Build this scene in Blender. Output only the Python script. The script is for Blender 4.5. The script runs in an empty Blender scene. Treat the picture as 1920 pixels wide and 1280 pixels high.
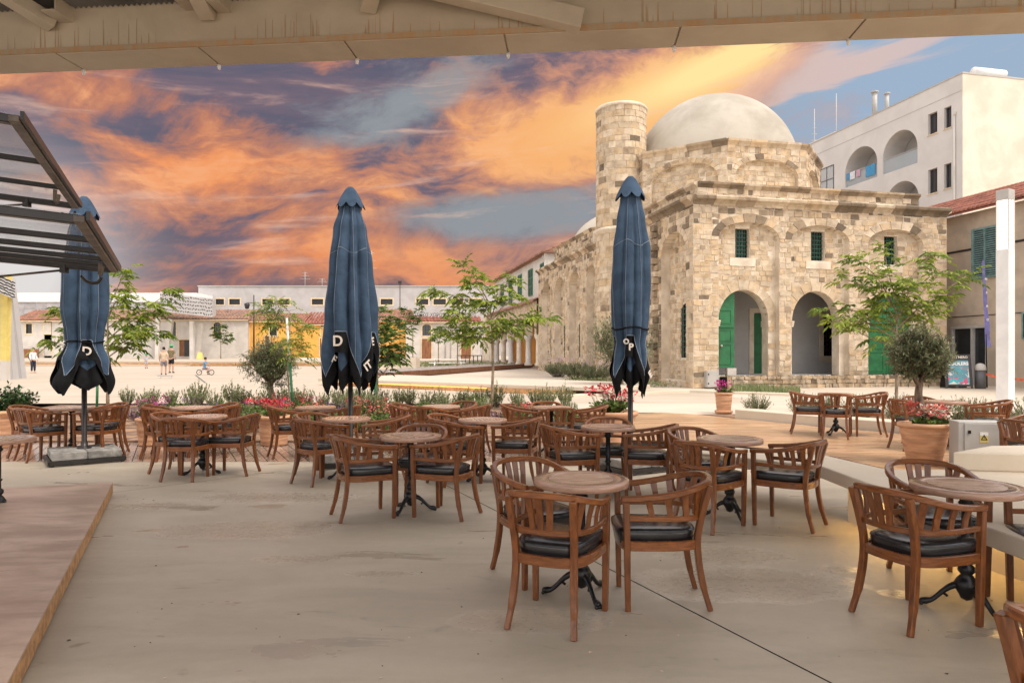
import bpy, bmesh, math, random
from mathutils import Vector, Matrix, noise
R = math.radians
PI = math.pi
scene = bpy.context.scene
col = scene.collection

# ------------------------------------------------------------------ camera, sky, sun, exposure
F, EYE, HOR = 1280.0, 1.51, 668.0        # 24 mm lens, eye height over the terrace, horizon row of the photograph
cam_d = bpy.data.cameras.new('camera'); cam = bpy.data.objects.new('camera', cam_d); col.objects.link(cam)
cam.location = (0, 0, EYE); cam.rotation_euler = (R(90), 0, 0)
cam_d.sensor_width = 36; cam_d.lens = 24.0; cam_d.shift_y = (HOR - 640) / 1920
cam_d.clip_start = 0.05; cam_d.clip_end = 3000
scene.camera = cam
scene.view_settings.view_transform = 'Standard'; scene.view_settings.look = 'None'
scene.view_settings.gamma = 1.0; scene.view_settings.use_curve_mapping = False
EXPO = 0.80
scene.view_settings.exposure = EXPO
SUN_DIR = Vector((0.42, -0.34, 0.84)).normalized()      # towards the sun
SUN_EL = math.asin(SUN_DIR.z); SUN_AZ = math.atan2(SUN_DIR.x, SUN_DIR.y)

class E:
    """tiny expression helper over shader nodes"""
    def __init__(s, nt, sock): s.nt, s.k = nt, sock
    def _op(s, op, *o, clamp=False):
        n = s.nt.nodes.new('ShaderNodeMath'); n.operation = op; n.use_clamp = clamp
        for i, v in enumerate((s,) + o):
            if isinstance(v, E): s.nt.links.new(v.k, n.inputs[i])
            else: n.inputs[i].default_value = v
        return E(s.nt, n.outputs[0])
    def __add__(s, o): return s._op('ADD', o)
    def __radd__(s, o): return s._op('ADD', o)
    def __sub__(s, o): return s._op('SUBTRACT', o)
    def __rsub__(s, o): return (s * -1) + o
    def __mul__(s, o): return s._op('MULTIPLY', o)
    def __rmul__(s, o): return s._op('MULTIPLY', o)
    def __truediv__(s, o): return s._op('DIVIDE', o)
    def sm(s, a, b):                      # smoothstep, a may exceed b
        n = s.nt.nodes.new('ShaderNodeMapRange'); n.interpolation_type = 'SMOOTHSTEP'
        s.nt.links.new(s.k, n.inputs['Value'])
        if a <= b: n.inputs['From Min'].default_value, n.inputs['From Max'].default_value = a, b
        else:
            n.inputs['From Min'].default_value, n.inputs['From Max'].default_value = b, a
            n.inputs['To Min'].default_value, n.inputs['To Max'].default_value = 1, 0
        return E(s.nt, n.outputs[0])
    def clamp(s): return s._op('ADD', 0.0, clamp=True)
def node(nt, t, **kw):
    n = nt.nodes.new(t)
    for k, v in kw.items(): setattr(n, k, v)
    return n
def comb(nt, x, y, z=0.0):
    n = nt.nodes.new('ShaderNodeCombineXYZ')
    for i, v in enumerate((x, y, z)):
        if isinstance(v, E): nt.links.new(v.k, n.inputs[i])
        else: n.inputs[i].default_value = v
    return n.outputs[0]
def nz(nt, vec, scale, detail=5, rough=0.55, dist=0.0):
    n = nt.nodes.new('ShaderNodeTexNoise')
    n.inputs['Scale'].default_value = scale; n.inputs['Detail'].default_value = detail
    n.inputs['Roughness'].default_value = rough; n.inputs['Distortion'].default_value = dist
    if vec is not None: nt.links.new(vec, n.inputs['Vector'])
    return E(nt, n.outputs['Fac'])
def mixc(nt, f, a, b):
    n = nt.nodes.new('ShaderNodeMix'); n.data_type = 'RGBA'
    for sock, v in ((n.inputs[0], f), (n.inputs[6], a), (n.inputs[7], b)):
        if isinstance(v, E): nt.links.new(v.k, sock)
        elif isinstance(v, (int, float)): sock.default_value = v
        elif isinstance(v, tuple): sock.default_value = (*v[:3], 1)
        else: nt.links.new(v, sock)
    return n.outputs[2]
def lin(r, g, b):
    return tuple(((c / 255) / 12.92 if c / 255 <= 0.04045 else ((c / 255 + 0.055) / 1.055) ** 2.4) for c in (r, g, b))

# world: clear evening sky with a broken bank of clouds lit from below
w = bpy.data.worlds.new('World'); scene.world = w; w.use_nodes = True
nt = w.node_tree; nt.nodes.clear()
SKY = 0.12
sky = node(nt, 'ShaderNodeTexSky', sky_type='NISHITA'); sky.sun_disc = False
sky.sun_elevation = SUN_EL; sky.sun_rotation = SUN_AZ
sky.air_density = 1.0; sky.dust_density = 2.5; sky.ozone_density = 1.0
tc = node(nt, 'ShaderNodeTexCoord')
sep = node(nt, 'ShaderNodeSeparateXYZ'); nt.links.new(tc.outputs['Generated'], sep.inputs[0])
dx, dy, dz = (E(nt, sep.outputs[i]) for i in range(3))
az = dx._op('ARCTAN2', dy); el = dz._op('ARCSINE')
# cloud coordinates: streets that flatten towards the horizon and sweep up to the right
u0 = az * 1.0 + el * 0.35; v0 = el * 2.1 - az * 0.34
warp = nz(nt, comb(nt, u0 * 1.6, v0 * 1.6, 3.1), 2.0, 4, 0.5)
uv = comb(nt, u0 + (warp - 0.5) * 0.30, v0 * .82 + (warp - 0.5) * 0.42, 0.7)
n1 = nz(nt, uv, 5.0, 12, 0.62, 0.12)
n2 = nz(nt, comb(nt, u0 * 1.0 + 4.0, v0 * 1.35 + (warp - 0.5) * 0.35, 2.0), 9.0, 12, 0.66, 0.15)
n3 = nz(nt, comb(nt, az * 1.3 + 9.0, el * 9.0 - az * 0.8, 5.0), 3.0, 8, 0.6, 0.3)
def spot(px, py, wx, wy, rot=0.0):        # a soft mass of cloud or of clear air at a bearing and height
    a0 = math.atan2(px - 960, F); e0 = math.atan((HOR - py) / F * math.cos(a0))
    c, s_ = math.cos(R(rot)), math.sin(R(rot))
    da, de = az - a0, el - e0
    p = (da * c + de * s_) * (1 / wx); q = (de * c - da * s_) * (1 / wy)
    return ((p * p + q * q) * -1.0)._op('EXPONENT')
lit = (n1 - 0.5) * 4.4 + (n2 - 0.5) * 1.9
lit = lit + spot(330, 310, .26, .085, -14) * 0.62 + spot(720, 310, .28, .075, 6) * 0.60 + spot(1010, 300, .16, .08) * .62 \
    + spot(1330, 125, .24, .036, 17) * 1.15 + spot(90, 165, .10, .03) * .45 + spot(600, 480, .22, .035, 6) * .55 + spot(1000, 440, .1, .03, 12) * .4 \
    - spot(520, 165, .24, .05, -18) * 0.95 - spot(100, 250, .15, .055) * 0.95 - spot(300, 505, .24, .045) * 0.75 - spot(760, 200, .16, .04, 20) * .55 \
    - spot(950, 405, .15, .034, 4) * 1.3 - az.sm(.42, .56) * 1.1
clear = spot(955, 405, .17, .040, 3) * 1.15 + spot(770, 190, .20, .05, 24) * .75 + spot(1500, 240, .22, .07, 10) * 0.9 + az.sm(.32, .50) * 1.25 + (n2 - 0.5) * 1.6 - spot(1330, 125, .25, .045, 17) * 1.2
clear = clear.sm(0.15, 0.85)
wisp = (n3 + spot(1620, 120, .10, .014, 14) * .30 + spot(1430, 185, .12, .03, 35) * .30).sm(0.54, 0.72) * az.sm(.9, .45)
K = 2 ** -EXPO
sc = lambda c, m=1.0: tuple(x * K * m for x in c)
low = el.sm(.22, .05)
shade_c = mixc(nt, low, sc(lin(97, 97, 116)), sc(lin(116, 96, 102)))
shade_c = mixc(nt, n3.sm(.35, .7), shade_c, sc(lin(134, 112, 122)))
mid_c = mixc(nt, az.sm(-.45, .3), sc(lin(190, 127, 104)), sc(lin(206, 150, 126)))
lit_c = mixc(nt, az.sm(-.45, .3), sc(lin(242, 152, 98)), sc(lin(250, 188, 122)))
lit_c = mixc(nt, n2.sm(.40, .66) * .6, lit_c, sc(lin(252, 190, 140)))
lit_c = mixc(nt, (spot(1360, 118, .17, .026, 17) * 1.2).clamp(), lit_c, sc(lin(255, 224, 156), 1.08))
lit_c = mixc(nt, low * .7, lit_c, sc(lin(218, 122, 88)))
clear_c = mixc(nt, az.sm(.05, .5), sc(lin(146, 152, 158)), sc(lin(158, 180, 204)))
clear_c = mixc(nt, el.sm(.18, .0) * .6, clear_c, sc(lin(186, 188, 184)))
base_c = mixc(nt, clear, shade_c, clear_c)
keep = 1.0 - clear * .8
front = mixc(nt, (lit.sm(-.42, .34) * keep).clamp(), base_c, mid_c)
front = mixc(nt, (lit.sm(.12, .92) * keep).clamp(), front, lit_c)
front = mixc(nt, wisp * .6, front, sc(lin(244, 200, 176)))
pale = (spot(20, 500, .10, .10) * 1.2).clamp()
front = mixc(nt, pale, front, sc(lin(226, 222, 220)))
front = mixc(nt, el.sm(.07, -.01) * .5, front, sc(lin(168, 152, 152)))
# the bank of cloud covers the sunset quarter; overhead and behind the sky is open with thin bright cloud
open_ = ((el.sm(.44, .72) + az._op('ABSOLUTE').sm(.95, 1.5))).clamp()
scl = node(nt, 'ShaderNodeVectorMath', operation='SCALE'); nt.links.new(sky.outputs[0], scl.inputs[0]); scl.inputs['Scale'].default_value = SKY
thin = nz(nt, comb(nt, dx * 2.0, dy * 2.0, dz * 3.0), 1.6, 6, 0.6, 0.4).sm(.30, .62)
opensky = mixc(nt, thin * .9, scl.outputs[0], (1.38, 1.25, 1.12))
full = mixc(nt, open_, front, opensky)
bg = node(nt, 'ShaderNodeBackground'); bg.inputs['Strength'].default_value = 1.0
scl2 = node(nt, 'ShaderNodeVectorMath', operation='SCALE'); nt.links.new(full, scl2.inputs[0]); scl2.inputs['Scale'].default_value = 1 / SKY
bg.inputs['Strength'].default_value = SKY
nt.links.new(scl2.outputs[0], bg.inputs['Color'])
wo = node(nt, 'ShaderNodeOutputWorld'); nt.links.new(bg.outputs[0], wo.inputs[0])

sd = bpy.data.lights.new('sun', 'SUN'); sd.energy = 1.25; sd.angle = R(18); sd.color = (1.0, 0.925, 0.83)
sun = bpy.data.objects.new('sun', sd); col.objects.link(sun)
sun.rotation_euler = SUN_DIR.to_track_quat('Z', 'Y').to_euler()

# ------------------------------------------------------------------ helpers
# the square beyond the terrace rises about one in a hundred; it is surveyed here against its own slope (row 655, eye 1.55
# over its surface) and everything standing on it is lifted by rise() at the end
H0, CZ = 655.0, 1.55
def rise(y): return max(0.0, 0.010156 * y - 0.04)
def G(px, py, z=0.0):
    Y = (CZ - z) * F / (py - H0); return Vector(((px - 960) / F * Y, Y, z))
def P(px, py, Y): return Vector(((px - 960) / F * Y, Y, CZ - (py - H0) / F * Y))
def V(*a): return Vector(a)

class MB:
    def __init__(s): s.v, s.f, s.m, s.s, s.c = [], [], [], [], []
    def add(s, vs, fs, mi=0, smooth=False, c=None):
        o = len(s.v); s.v.extend(tuple(v) for v in vs)
        for f in fs:
            s.f.append(tuple(i + o for i in f)); s.m.append(mi); s.s.append(smooth); s.c.append(c)
        return s
    def box(s, x0, y0, z0, x1, y1, z1, mi=0, M=None, c=None):
        p = [(x0, y0, z0), (x1, y0, z0), (x1, y1, z0), (x0, y1, z0), (x0, y0, z1), (x1, y0, z1), (x1, y1, z1), (x0, y1, z1)]
        if M: p = [M(*q) for q in p]
        return s.add(p, [(3, 2, 1, 0), (4, 5, 6, 7), (0, 1, 5, 4), (1, 2, 6, 5), (2, 3, 7, 6), (3, 0, 4, 7)], mi, c=c)
    def beam(s, a, b, w, h, up=(0, 0, 1), mi=0):      # straight bar with a rectangular section
        return s.sweep([a, b], w, h, up, mi)
    def sweep(s, pts, w, h, up=(0, 0, 1), mi=0, closed=False, smooth=False):
        pts = [Vector(p) for p in pts]; n = len(pts); up = Vector(up); vs = []
        ws = w if isinstance(w, (list, tuple)) else [w] * n; hs = h if isinstance(h, (list, tuple)) else [h] * n
        for i, p in enumerate(pts):
            a = pts[(i - 1) % n] if closed or i > 0 else p; b = pts[(i + 1) % n] if closed or i < n - 1 else p
            t = (b - a).normalized(); sd_ = t.cross(up)
            if sd_.length < 1e-5: sd_ = t.cross(Vector((0, 1, 0)))
            sd_.normalize(); u_ = sd_.cross(t).normalized()
            for (q, r) in ((-1, -1), (1, -1), (1, 1), (-1, 1)):
                vs.append(p + sd_ * q * ws[i] / 2 + u_ * r * hs[i] / 2)
        fs = []
        for i in range(n if closed else n - 1):
            j = (i + 1) % n
            for k in range(4):
                fs.append((i * 4 + k, i * 4 + (k + 1) % 4, j * 4 + (k + 1) % 4, j * 4 + k))
        if not closed: fs += [(3, 2, 1, 0), tuple((n - 1) * 4 + k for k in range(4))]
        return s.add(vs, fs, mi, smooth)
    def tube(s, pts, r, n=8, mi=0, smooth=True, c=None):
        pts = [Vector(p) for p in pts]; m = len(pts); rs = r if isinstance(r, (list, tuple)) else [r] * m
        vs = []; ref = None
        for i, p in enumerate(pts):
            t = (pts[min(i + 1, m - 1)] - pts[max(i - 1, 0)]).normalized()
            if ref is None: ref = t.orthogonal().normalized()
            ref = (ref - t * ref.dot(t)); ref = ref.normalized() if ref.length > 1e-5 else t.orthogonal().normalized()
            b = t.cross(ref)
            for k in range(n):
                a = 2 * PI * k / n; vs.append(p + (ref * math.cos(a) + b * math.sin(a)) * rs[i])
        fs = [(i * n + k, i * n + (k + 1) % n, (i + 1) * n + (k + 1) % n, (i + 1) * n + k) for i in range(m - 1) for k in range(n)]
        fs += [tuple(reversed(range(n))), tuple((m - 1) * n + k for k in range(n))]
        return s.add(vs, fs, mi, smooth, c)
    def lathe(s, prof, n=24, cx=0, cy=0, mi=0, smooth=True, cz=0):
        vs = []; m = len(prof)
        for (r, z) in prof:
            for k in range(n):
                a = 2 * PI * k / n; vs.append((cx + r * math.cos(a), cy + r * math.sin(a), z + cz))
        fs = [(i * n + k, i * n + (k + 1) % n, (i + 1) * n + (k + 1) % n, (i + 1) * n + k) for i in range(m - 1) for k in range(n)]
        if prof[0][0] > 1e-4: fs.append(tuple(reversed(range(n))))
        if prof[-1][0] > 1e-4: fs.append(tuple((m - 1) * n + k for k in range(n)))
        return s.add(vs, fs, mi, smooth)
    def poly(s, pts, z0, z1, mi=0):                   # vertical prism over a plan outline
        n = len(pts)
        vs = [(p[0], p[1], z0) for p in pts] + [(p[0], p[1], z1) for p in pts]
        fs = [tuple(reversed(range(n))), tuple(range(n, 2 * n))] + [(i, (i + 1) % n, n + (i + 1) % n, n + i) for i in range(n)]
        return s.add(vs, fs, mi)
    def sphere(s, c, r, n=10, mi=0, sq=(1, 1, 1)):
        prof = []
        c = Vector(c); vs = []; fs = []
        m = max(4, n // 2 + 1)
        for i in range(m + 1):
            t = PI * i / m
            for k in range(n):
                a = 2 * PI * k / n
                vs.append((c.x + r * sq[0] * math.sin(t) * math.cos(a), c.y + r * sq[1] * math.sin(t) * math.sin(a), c.z - r * sq[2] * math.cos(t)))
        for i in range(m):
            for k in range(n): fs.append((i * n + k, i * n + (k + 1) % n, (i + 1) * n + (k + 1) % n, (i + 1) * n + k))
        return s.add(vs, fs, mi, True)
    def mesh(s, name, mats, bevel=0.0, seg=1):
        me = bpy.data.meshes.new(name); me.from_pydata(s.v, [], s.f)
        for m in (mats if isinstance(mats, (list, tuple)) else [mats]): me.materials.append(m)
        me.polygons.foreach_set('material_index', s.m); me.polygons.foreach_set('use_smooth', s.s)
        if any(c is not None for c in s.c):
            at = me.attributes.new('tint', 'FLOAT_COLOR', 'FACE')
            buf = []
            for c in s.c: buf += list(c if c else (1, 1, 1)) + [1]
            at.data.foreach_set('color', buf)
        bm = bmesh.new(); bm.from_mesh(me)
        bmesh.ops.recalc_face_normals(bm, faces=bm.faces)
        if bevel > 0:
            ed = [e for e in bm.edges if len(e.link_faces) == 2 and e.calc_face_angle(0) > 0.6]
            bmesh.ops.bevel(bm, geom=ed, offset=bevel, segments=seg, profile=0.6, affect='EDGES', clamp_overlap=True)
        bm.to_mesh(me); bm.free()
        me.update(); return me
    def build(s, name, mats, parent=None, bevel=0.0, loc=None, rz=None, seg=1):
        return link(name, s.mesh(name, mats, bevel, seg), parent, loc, rz)

def link(name, me, parent=None, loc=None, rz=None):
    o = bpy.data.objects.new(name, me); col.objects.link(o)
    if parent is not None: o.parent = parent
    if loc is not None: o.location = loc
    if rz is not None: o.rotation_euler = (0, 0, rz)
    return o
def tag(o, label=None, cat=None, group=None, kind=None):
    if label: o['label'] = label
    if cat: o['category'] = cat
    if group: o['group'] = group
    if kind: o['kind'] = kind
    return o
def thing(name, label, cat, loc=(0, 0, 0), rz=0.0, group=None):
    o = bpy.data.objects.new(name, None); col.objects.link(o)
    o.empty_display_size = 0.2; o.location = loc; o.rotation_euler = (0, 0, rz)
    return tag(o, label, cat, group)
def kids(o): return list(o.children)
def dup(o, loc=None, rz=None, label=None, parent=None, scale=None):
    c = o.copy(); col.objects.link(c)
    if parent is not None: c.parent = parent
    if loc is not None: c.location = loc
    if rz is not None: c.rotation_euler = (0, 0, rz)
    if scale is not None: c.scale = (scale,) * 3 if isinstance(scale, (int, float)) else scale
    if label: c['label'] = label
    for ch in kids(o): dup(ch, parent=c)
    return c
def catmull(pts, n=4):
    pts = [Vector(p) for p in pts]; out = []
    for i in range(len(pts) - 1):
        p0 = pts[max(i - 1, 0)]; p1 = pts[i]; p2 = pts[i + 1]; p3 = pts[min(i + 2, len(pts) - 1)]
        for k in range(n):
            t = k / n
            out.append(0.5 * ((2 * p1) + (p2 - p0) * t + (2 * p0 - 5 * p1 + 4 * p2 - p3) * t * t + (3 * p1 - p0 - 3 * p2 + p3) * t ** 3))
    out.append(pts[-1]); return out
def text_mesh(body, size, depth=0.004, bold=0.0):
    cu = bpy.data.curves.new('lettering', 'FONT'); cu.body = body; cu.size = size
    cu.extrude = depth; cu.align_x = 'CENTER'; cu.align_y = 'CENTER'; cu.offset = bold; cu.resolution_u = 4
    o = bpy.data.objects.new('lettering', cu); col.objects.link(o)
    dg = bpy.context.evaluated_depsgraph_get()
    me = bpy.data.meshes.new_from_object(o.evaluated_get(dg))
    bpy.data.objects.remove(o); return me
def lettering(name, body, size, mat, parent, loc, rot, depth=0.004, bold=0.0):
    me = text_mesh(body, size, depth, bold); me.materials.clear(); me.materials.append(mat)
    o = link(name, me, parent, loc); o.rotation_euler = rot; return o

# ------------------------------------------------------------------ materials
def mat(name, c, rough=0.6, vary=0.15, scale=3.0, c2=None, metal=0.0, bump=0.0, bscale=None, stretch=(1, 1, 1), tint=False,
        spec=0.5, coat=0.0, detail=6, objrand=0.0, rvar=0.0, lo=0.35, hi=0.65):
    m = bpy.data.materials.new(name); m.use_nodes = True; nt = m.node_tree; b = nt.nodes['Principled BSDF']
    b.inputs['Roughness'].default_value = rough; b.inputs['Metallic'].default_value = metal
    b.inputs['Specular IOR Level'].default_value = spec; b.inputs['Coat Weight'].default_value = coat
    tc = node(nt, 'ShaderNodeTexCoord'); mp = node(nt, 'ShaderNodeMapping'); mp.inputs['Scale'].default_value = stretch
    nt.links.new(tc.outputs['Object'], mp.inputs[0]); vec = mp.outputs[0]
    if objrand:
        oi = node(nt, 'ShaderNodeObjectInfo'); ad = node(nt, 'ShaderNodeVectorMath', operation='ADD')
        mu = node(nt, 'ShaderNodeVectorMath', operation='SCALE'); nt.links.new(oi.outputs['Location'], mu.inputs[0]); mu.inputs['Scale'].default_value = 1.7
        nt.links.new(mp.outputs[0], ad.inputs[0]); nt.links.new(mu.outputs[0], ad.inputs[1]); vec = ad.outputs[0]
    f = nz(nt, vec, scale, detail, 0.6, 0.3).sm(lo, hi)
    c2 = c2 or tuple(x * (1 - 2 * vary) for x in c)
    a = tuple(min(1, x * (1 + vary)) for x in c)
    k = mixc(nt, f, a, c2)
    if objrand:
        rr = E(nt, oi.outputs['Random']); k = mixc(nt, rr * objrand, k, tuple(x * .45 for x in c))
    if tint:
        at = node(nt, 'ShaderNodeAttribute', attribute_name='tint')
        mx = node(nt, 'ShaderNodeMix', data_type='RGBA', blend_type='MULTIPLY'); mx.inputs[0].default_value = 1
        nt.links.new(k, mx.inputs[6]); nt.links.new(at.outputs['Color'], mx.inputs[7]); k = mx.outputs[2]
    nt.links.new(k, b.inputs['Base Color'])
    if rvar:
        rv = nz(nt, vec, scale * .6, 4, .5); nt.links.new((rv * rvar + (rough - rvar / 2)).k, b.inputs['Roughness'])
    if bump:
        bp = node(nt, 'ShaderNodeBump'); bp.inputs['Strength'].default_value = bump; bp.inputs['Distance'].default_value = 0.02
        nt.links.new(nz(nt, vec, bscale or scale * 4, 6, .65).k, bp.inputs['Height']); nt.links.new(bp.outputs[0], b.inputs['Normal'])
    return m
def emit(name, c, s):
    m = bpy.data.materials.new(name); m.use_nodes = True; b = m.node_tree.nodes['Principled BSDF']
    b.inputs['Base Color'].default_value = (*c, 1); b.inputs['Emission Color'].default_value = (*c, 1); b.inputs['Emission Strength'].default_value = s; return m
def glassy(name, c, alpha, rough=0.05):
    m = bpy.data.materials.new(name); m.use_nodes = True; nt = m.node_tree; b = nt.nodes['Principled BSDF']
    b.inputs['Base Color'].default_value = (*c, 1); b.inputs['Roughness'].default_value = rough; b.inputs['Alpha'].default_value = alpha
    b.inputs['Specular IOR Level'].default_value = 0.6
    return m

M = {}
M['wood'] = mat('teak', (0.215, 0.070, 0.018), 0.30, 0.2, 6.0, c2=(0.105, 0.031, 0.009), stretch=(7, 7, 1.6), bump=0.06, bscale=20, objrand=0.45, rvar=.12, coat=.15, lo=.3, hi=.75)
M['woodrail'] = mat('teak_rail', (0.245, 0.082, 0.021), 0.28, 0.2, 6.0, c2=(0.130, 0.039, 0.011), stretch=(1.8, 1.8, 12), bump=0.06, bscale=20, objrand=0.40, rvar=.12, coat=.2, lo=.3, hi=.75)
M['woodrim'] = mat('teak_rim', (0.46, 0.28, 0.20), 0.16, 0.2, 4.0, c2=(0.34, 0.185, 0.115), stretch=(2.2, 2.2, 14), bump=0.04, bscale=12, objrand=0.25, rvar=.12, coat=.15, lo=.3, hi=.75)  # rim paler than the chair teak: sky reflection put into the base colour
M['woodtop'] = mat('teak_top', (0.58, 0.41, 0.32), 0.16, 0.2, 4.0, c2=(0.46, 0.30, 0.22), stretch=(12, 1.6, 9), bump=0.05, bscale=12, objrand=0.25, rvar=.12)  # pale base colour stands in for sky reflected on the slats
M['leather'] = mat('black_leather', (0.016, 0.016, 0.018), 0.24, 0.2, 9, bump=0.10, bscale=26, rvar=.16, spec=.8)
M['iron'] = mat('cast_iron', (0.008, 0.008, 0.009), 0.33, 0.2, 12, bump=0.15, bscale=25)
M['steel_dark'] = mat('dark_frame', (0.022, 0.018, 0.016), 0.38, 0.2, 6)
M['steel_bronze'] = mat('bronze_rail', (0.13, 0.10, 0.075), 0.45, 0.25, 8)
M['denim'] = mat('denim_canvas', (0.050, 0.084, 0.135), 0.92, 0.12, 5, bump=0.25, bscale=70, spec=.2, objrand=.12)
M['blackcloth'] = mat('black_canvas', (0.008, 0.008, 0.009), 0.9, 0.2, 8, bump=.2, bscale=60, spec=.2)
M['thread'] = mat('pale_thread', (0.24, 0.29, 0.36), 0.8, .1, 9)
M['thread_tan'] = mat('tan_thread', (0.50, 0.28, 0.16), 0.8, .1, 9)
M['letter'] = mat('cream_print', (0.74, 0.66, 0.57), 0.8, .06, 9)
M['paver'] = mat('grey_paver', (0.33, 0.31, 0.28), 0.85, .22, 6, bump=.4, bscale=40)
M['terracotta'] = mat('terracotta', (0.60, 0.335, 0.19), 0.75, .18, 4, c2=(.46, .235, .125), stretch=(.6, .6, 5), bump=.25, bscale=14, objrand=.15)
M['soil'] = mat('soil', (0.13, 0.075, 0.045), 0.95, .4, 6, bump=.8, bscale=14)
M['mulch'] = mat('bed_soil', (0.25, 0.15, 0.09), 0.95, .4, 3, c2=(.12, .075, .05), bump=.9, bscale=9)
M['bark'] = mat('bark', (0.20, 0.14, 0.095), 0.9, .3, 5, stretch=(4, 4, 1), bump=.6, bscale=14)
M['bark_pale'] = mat('pale_bark', (0.34, 0.26, 0.18), 0.85, .25, 5, stretch=(5, 5, 1), bump=.5, bscale=14)
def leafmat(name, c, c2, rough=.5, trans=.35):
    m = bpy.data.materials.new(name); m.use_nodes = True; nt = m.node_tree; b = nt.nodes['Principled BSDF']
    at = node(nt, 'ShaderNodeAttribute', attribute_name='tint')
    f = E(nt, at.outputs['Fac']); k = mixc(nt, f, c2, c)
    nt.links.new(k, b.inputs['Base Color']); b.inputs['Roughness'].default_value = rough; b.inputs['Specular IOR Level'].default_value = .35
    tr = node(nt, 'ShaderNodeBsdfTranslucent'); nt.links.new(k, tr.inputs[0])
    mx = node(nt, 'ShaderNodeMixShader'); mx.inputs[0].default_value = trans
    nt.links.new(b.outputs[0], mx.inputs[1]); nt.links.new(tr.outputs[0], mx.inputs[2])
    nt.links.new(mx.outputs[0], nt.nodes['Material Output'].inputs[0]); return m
M['leaf'] = leafmat('bright_leaf', (0.36, 0.43, 0.055), (0.10, 0.17, 0.03))
M['leafdeep'] = leafmat('deep_leaf', (0.20, 0.28, 0.06), (0.045, 0.09, 0.025))
M['olive'] = leafmat('olive_leaf', (0.27, 0.30, 0.16), (0.08, 0.105, 0.045), .55, .2)
M['shrub'] = leafmat('shrub_leaf', (0.33, 0.36, 0.17), (0.12, 0.16, 0.065), .6, .25)
M['glossleaf'] = leafmat('gloss_leaf', (0.06, 0.14, 0.03), (0.015, 0.045, 0.012), .3, .15)
M['geranium_leaf'] = leafmat('geranium_leaf', (0.20, 0.30, 0.06), (0.06, 0.12, 0.02), .55, .25)
M['maroon'] = leafmat('maroon_leaf', (0.22, 0.10, 0.13), (0.09, 0.045, 0.06), .6, .2)
for n_, c_ in dict(red=(.62, .03, .05), coral=(.66, .14, .11), pink=(.60, .13, .26), magenta=(.48, .02, .22), purple=(.36, .12, .48), lilac=(.55, .36, .56), cream=(.85, .70, .58)).items():
    M[n_] = mat(n_ + '_petal', c_, .7, .12, 20)
M['white'] = mat('white_render', (0.62, 0.58, 0.53), 0.85, .04, .7, c2=(.54, .50, .45), bump=.1, bscale=18)
M['aptwhite'] = mat('apartment_render', (0.66, 0.635, 0.61), 0.85, .03, .5, c2=(.61, .585, .56))
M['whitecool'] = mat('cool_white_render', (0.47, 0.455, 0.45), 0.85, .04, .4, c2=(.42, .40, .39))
M['cream'] = mat('cream_render', (0.72, 0.65, 0.54), 0.85, .05, .5, c2=(.64, .56, .45))
M['tan'] = mat('tan_render', (0.50, 0.41, 0.32), 0.9, .12, .6, c2=(.40, .33, .26), bump=.2, bscale=12)
M['yellow'] = mat('ochre_render', (0.80, 0.42, 0.09), 0.85, .06, .5, c2=(.70, .36, .08))
M['ochre'] = mat('orange_panel', (0.62, 0.26, 0.04), 0.8, .08, .8)
M['yellowpaint'] = mat('yellow_paint', (0.70, 0.56, 0.16), 0.6, .05, 2)
M['paint'] = mat('white_paint', (0.80, 0.79, 0.77), 0.5, .04, 2)
M['plaster'] = mat('grey_white_plaster', (0.50, 0.485, 0.47), 0.85, .05, .8)
M['beamc'] = mat('beige_beam', (0.50, 0.42, 0.315), 0.7, .06, 1.2, c2=(.45, .365, .27))
M['rust'] = mat('rust_streak', (0.34, 0.20, 0.10), 0.85, .3, 5, c2=(.40, .31, .21), stretch=(3, 3, .6))
M['ceil'] = mat('corrugated_steel', (0.20, 0.19, 0.18), 0.5, .15, 2, metal=.3)
M['tile'] = mat('clay_tile', (0.30, 0.14, 0.09), 0.85, .25, 1.5, c2=(.20, .11, .08), bump=.3, bscale=8)
M['tilegrey'] = mat('weathered_tile', (0.30, 0.17, 0.12), 0.88, .3, 1.2, c2=(.20, .14, .11), bump=.3, bscale=8)
M['redtile'] = mat('red_tile', (0.32, 0.12, 0.08), 0.8, .2, 2)
M['slate'] = mat('slate_roof', (0.13, 0.12, 0.12), 0.8, .2, 2)
M['dark'] = mat('dark_opening', (0.012, 0.012, 0.013), 0.25, .2, 3)
M['darkwood'] = mat('dark_door_wood', (0.16, 0.065, 0.03), 0.6, .2, 2, stretch=(6, 6, .8))
M['doorwood'] = mat('brown_door_wood', (0.27, 0.11, 0.045), 0.6, .2, 2, stretch=(6, 6, .8))
M['green'] = mat('green_paint', (0.022, 0.155, 0.058), 0.55, .12, 2.5, bump=.1, bscale=20)
M['greendark'] = mat('dark_green_iron', (0.012, 0.075, 0.045), 0.5, .15, 6)
M['shutter'] = mat('green_shutter', (0.05, 0.20, 0.13), 0.6, .1, 4)
M['teal'] = mat('teal_shutter', (0.16, 0.27, 0.27), 0.65, .12, 4)
M['trim'] = mat('cream_trim', (0.72, 0.58, 0.38), 0.8, .08, 2)
M['glass'] = mat('window_glass', (0.03, 0.035, 0.04), 0.08, .1, 2, spec=.7)
M['grey'] = mat('grey_metal', (0.46, 0.44, 0.41), 0.5, .04, 3)
M['greydark'] = mat('dark_grey_metal', (0.10, 0.10, 0.105), 0.5, .08, 5)
M['pane'] = glassy('clear_pane', (0.55, 0.60, 0.66), 0.26)
M['balglass'] = glassy('balcony_glass', (0.55, 0.62, 0.66), 0.45)
M['stone'] = mat('limestone', (0.55, 0.445, 0.32), 0.92, .10, 3.2, c2=(.39, .30, .205), bump=.8, bscale=11, tint=True, lo=.40, hi=.72)
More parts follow.
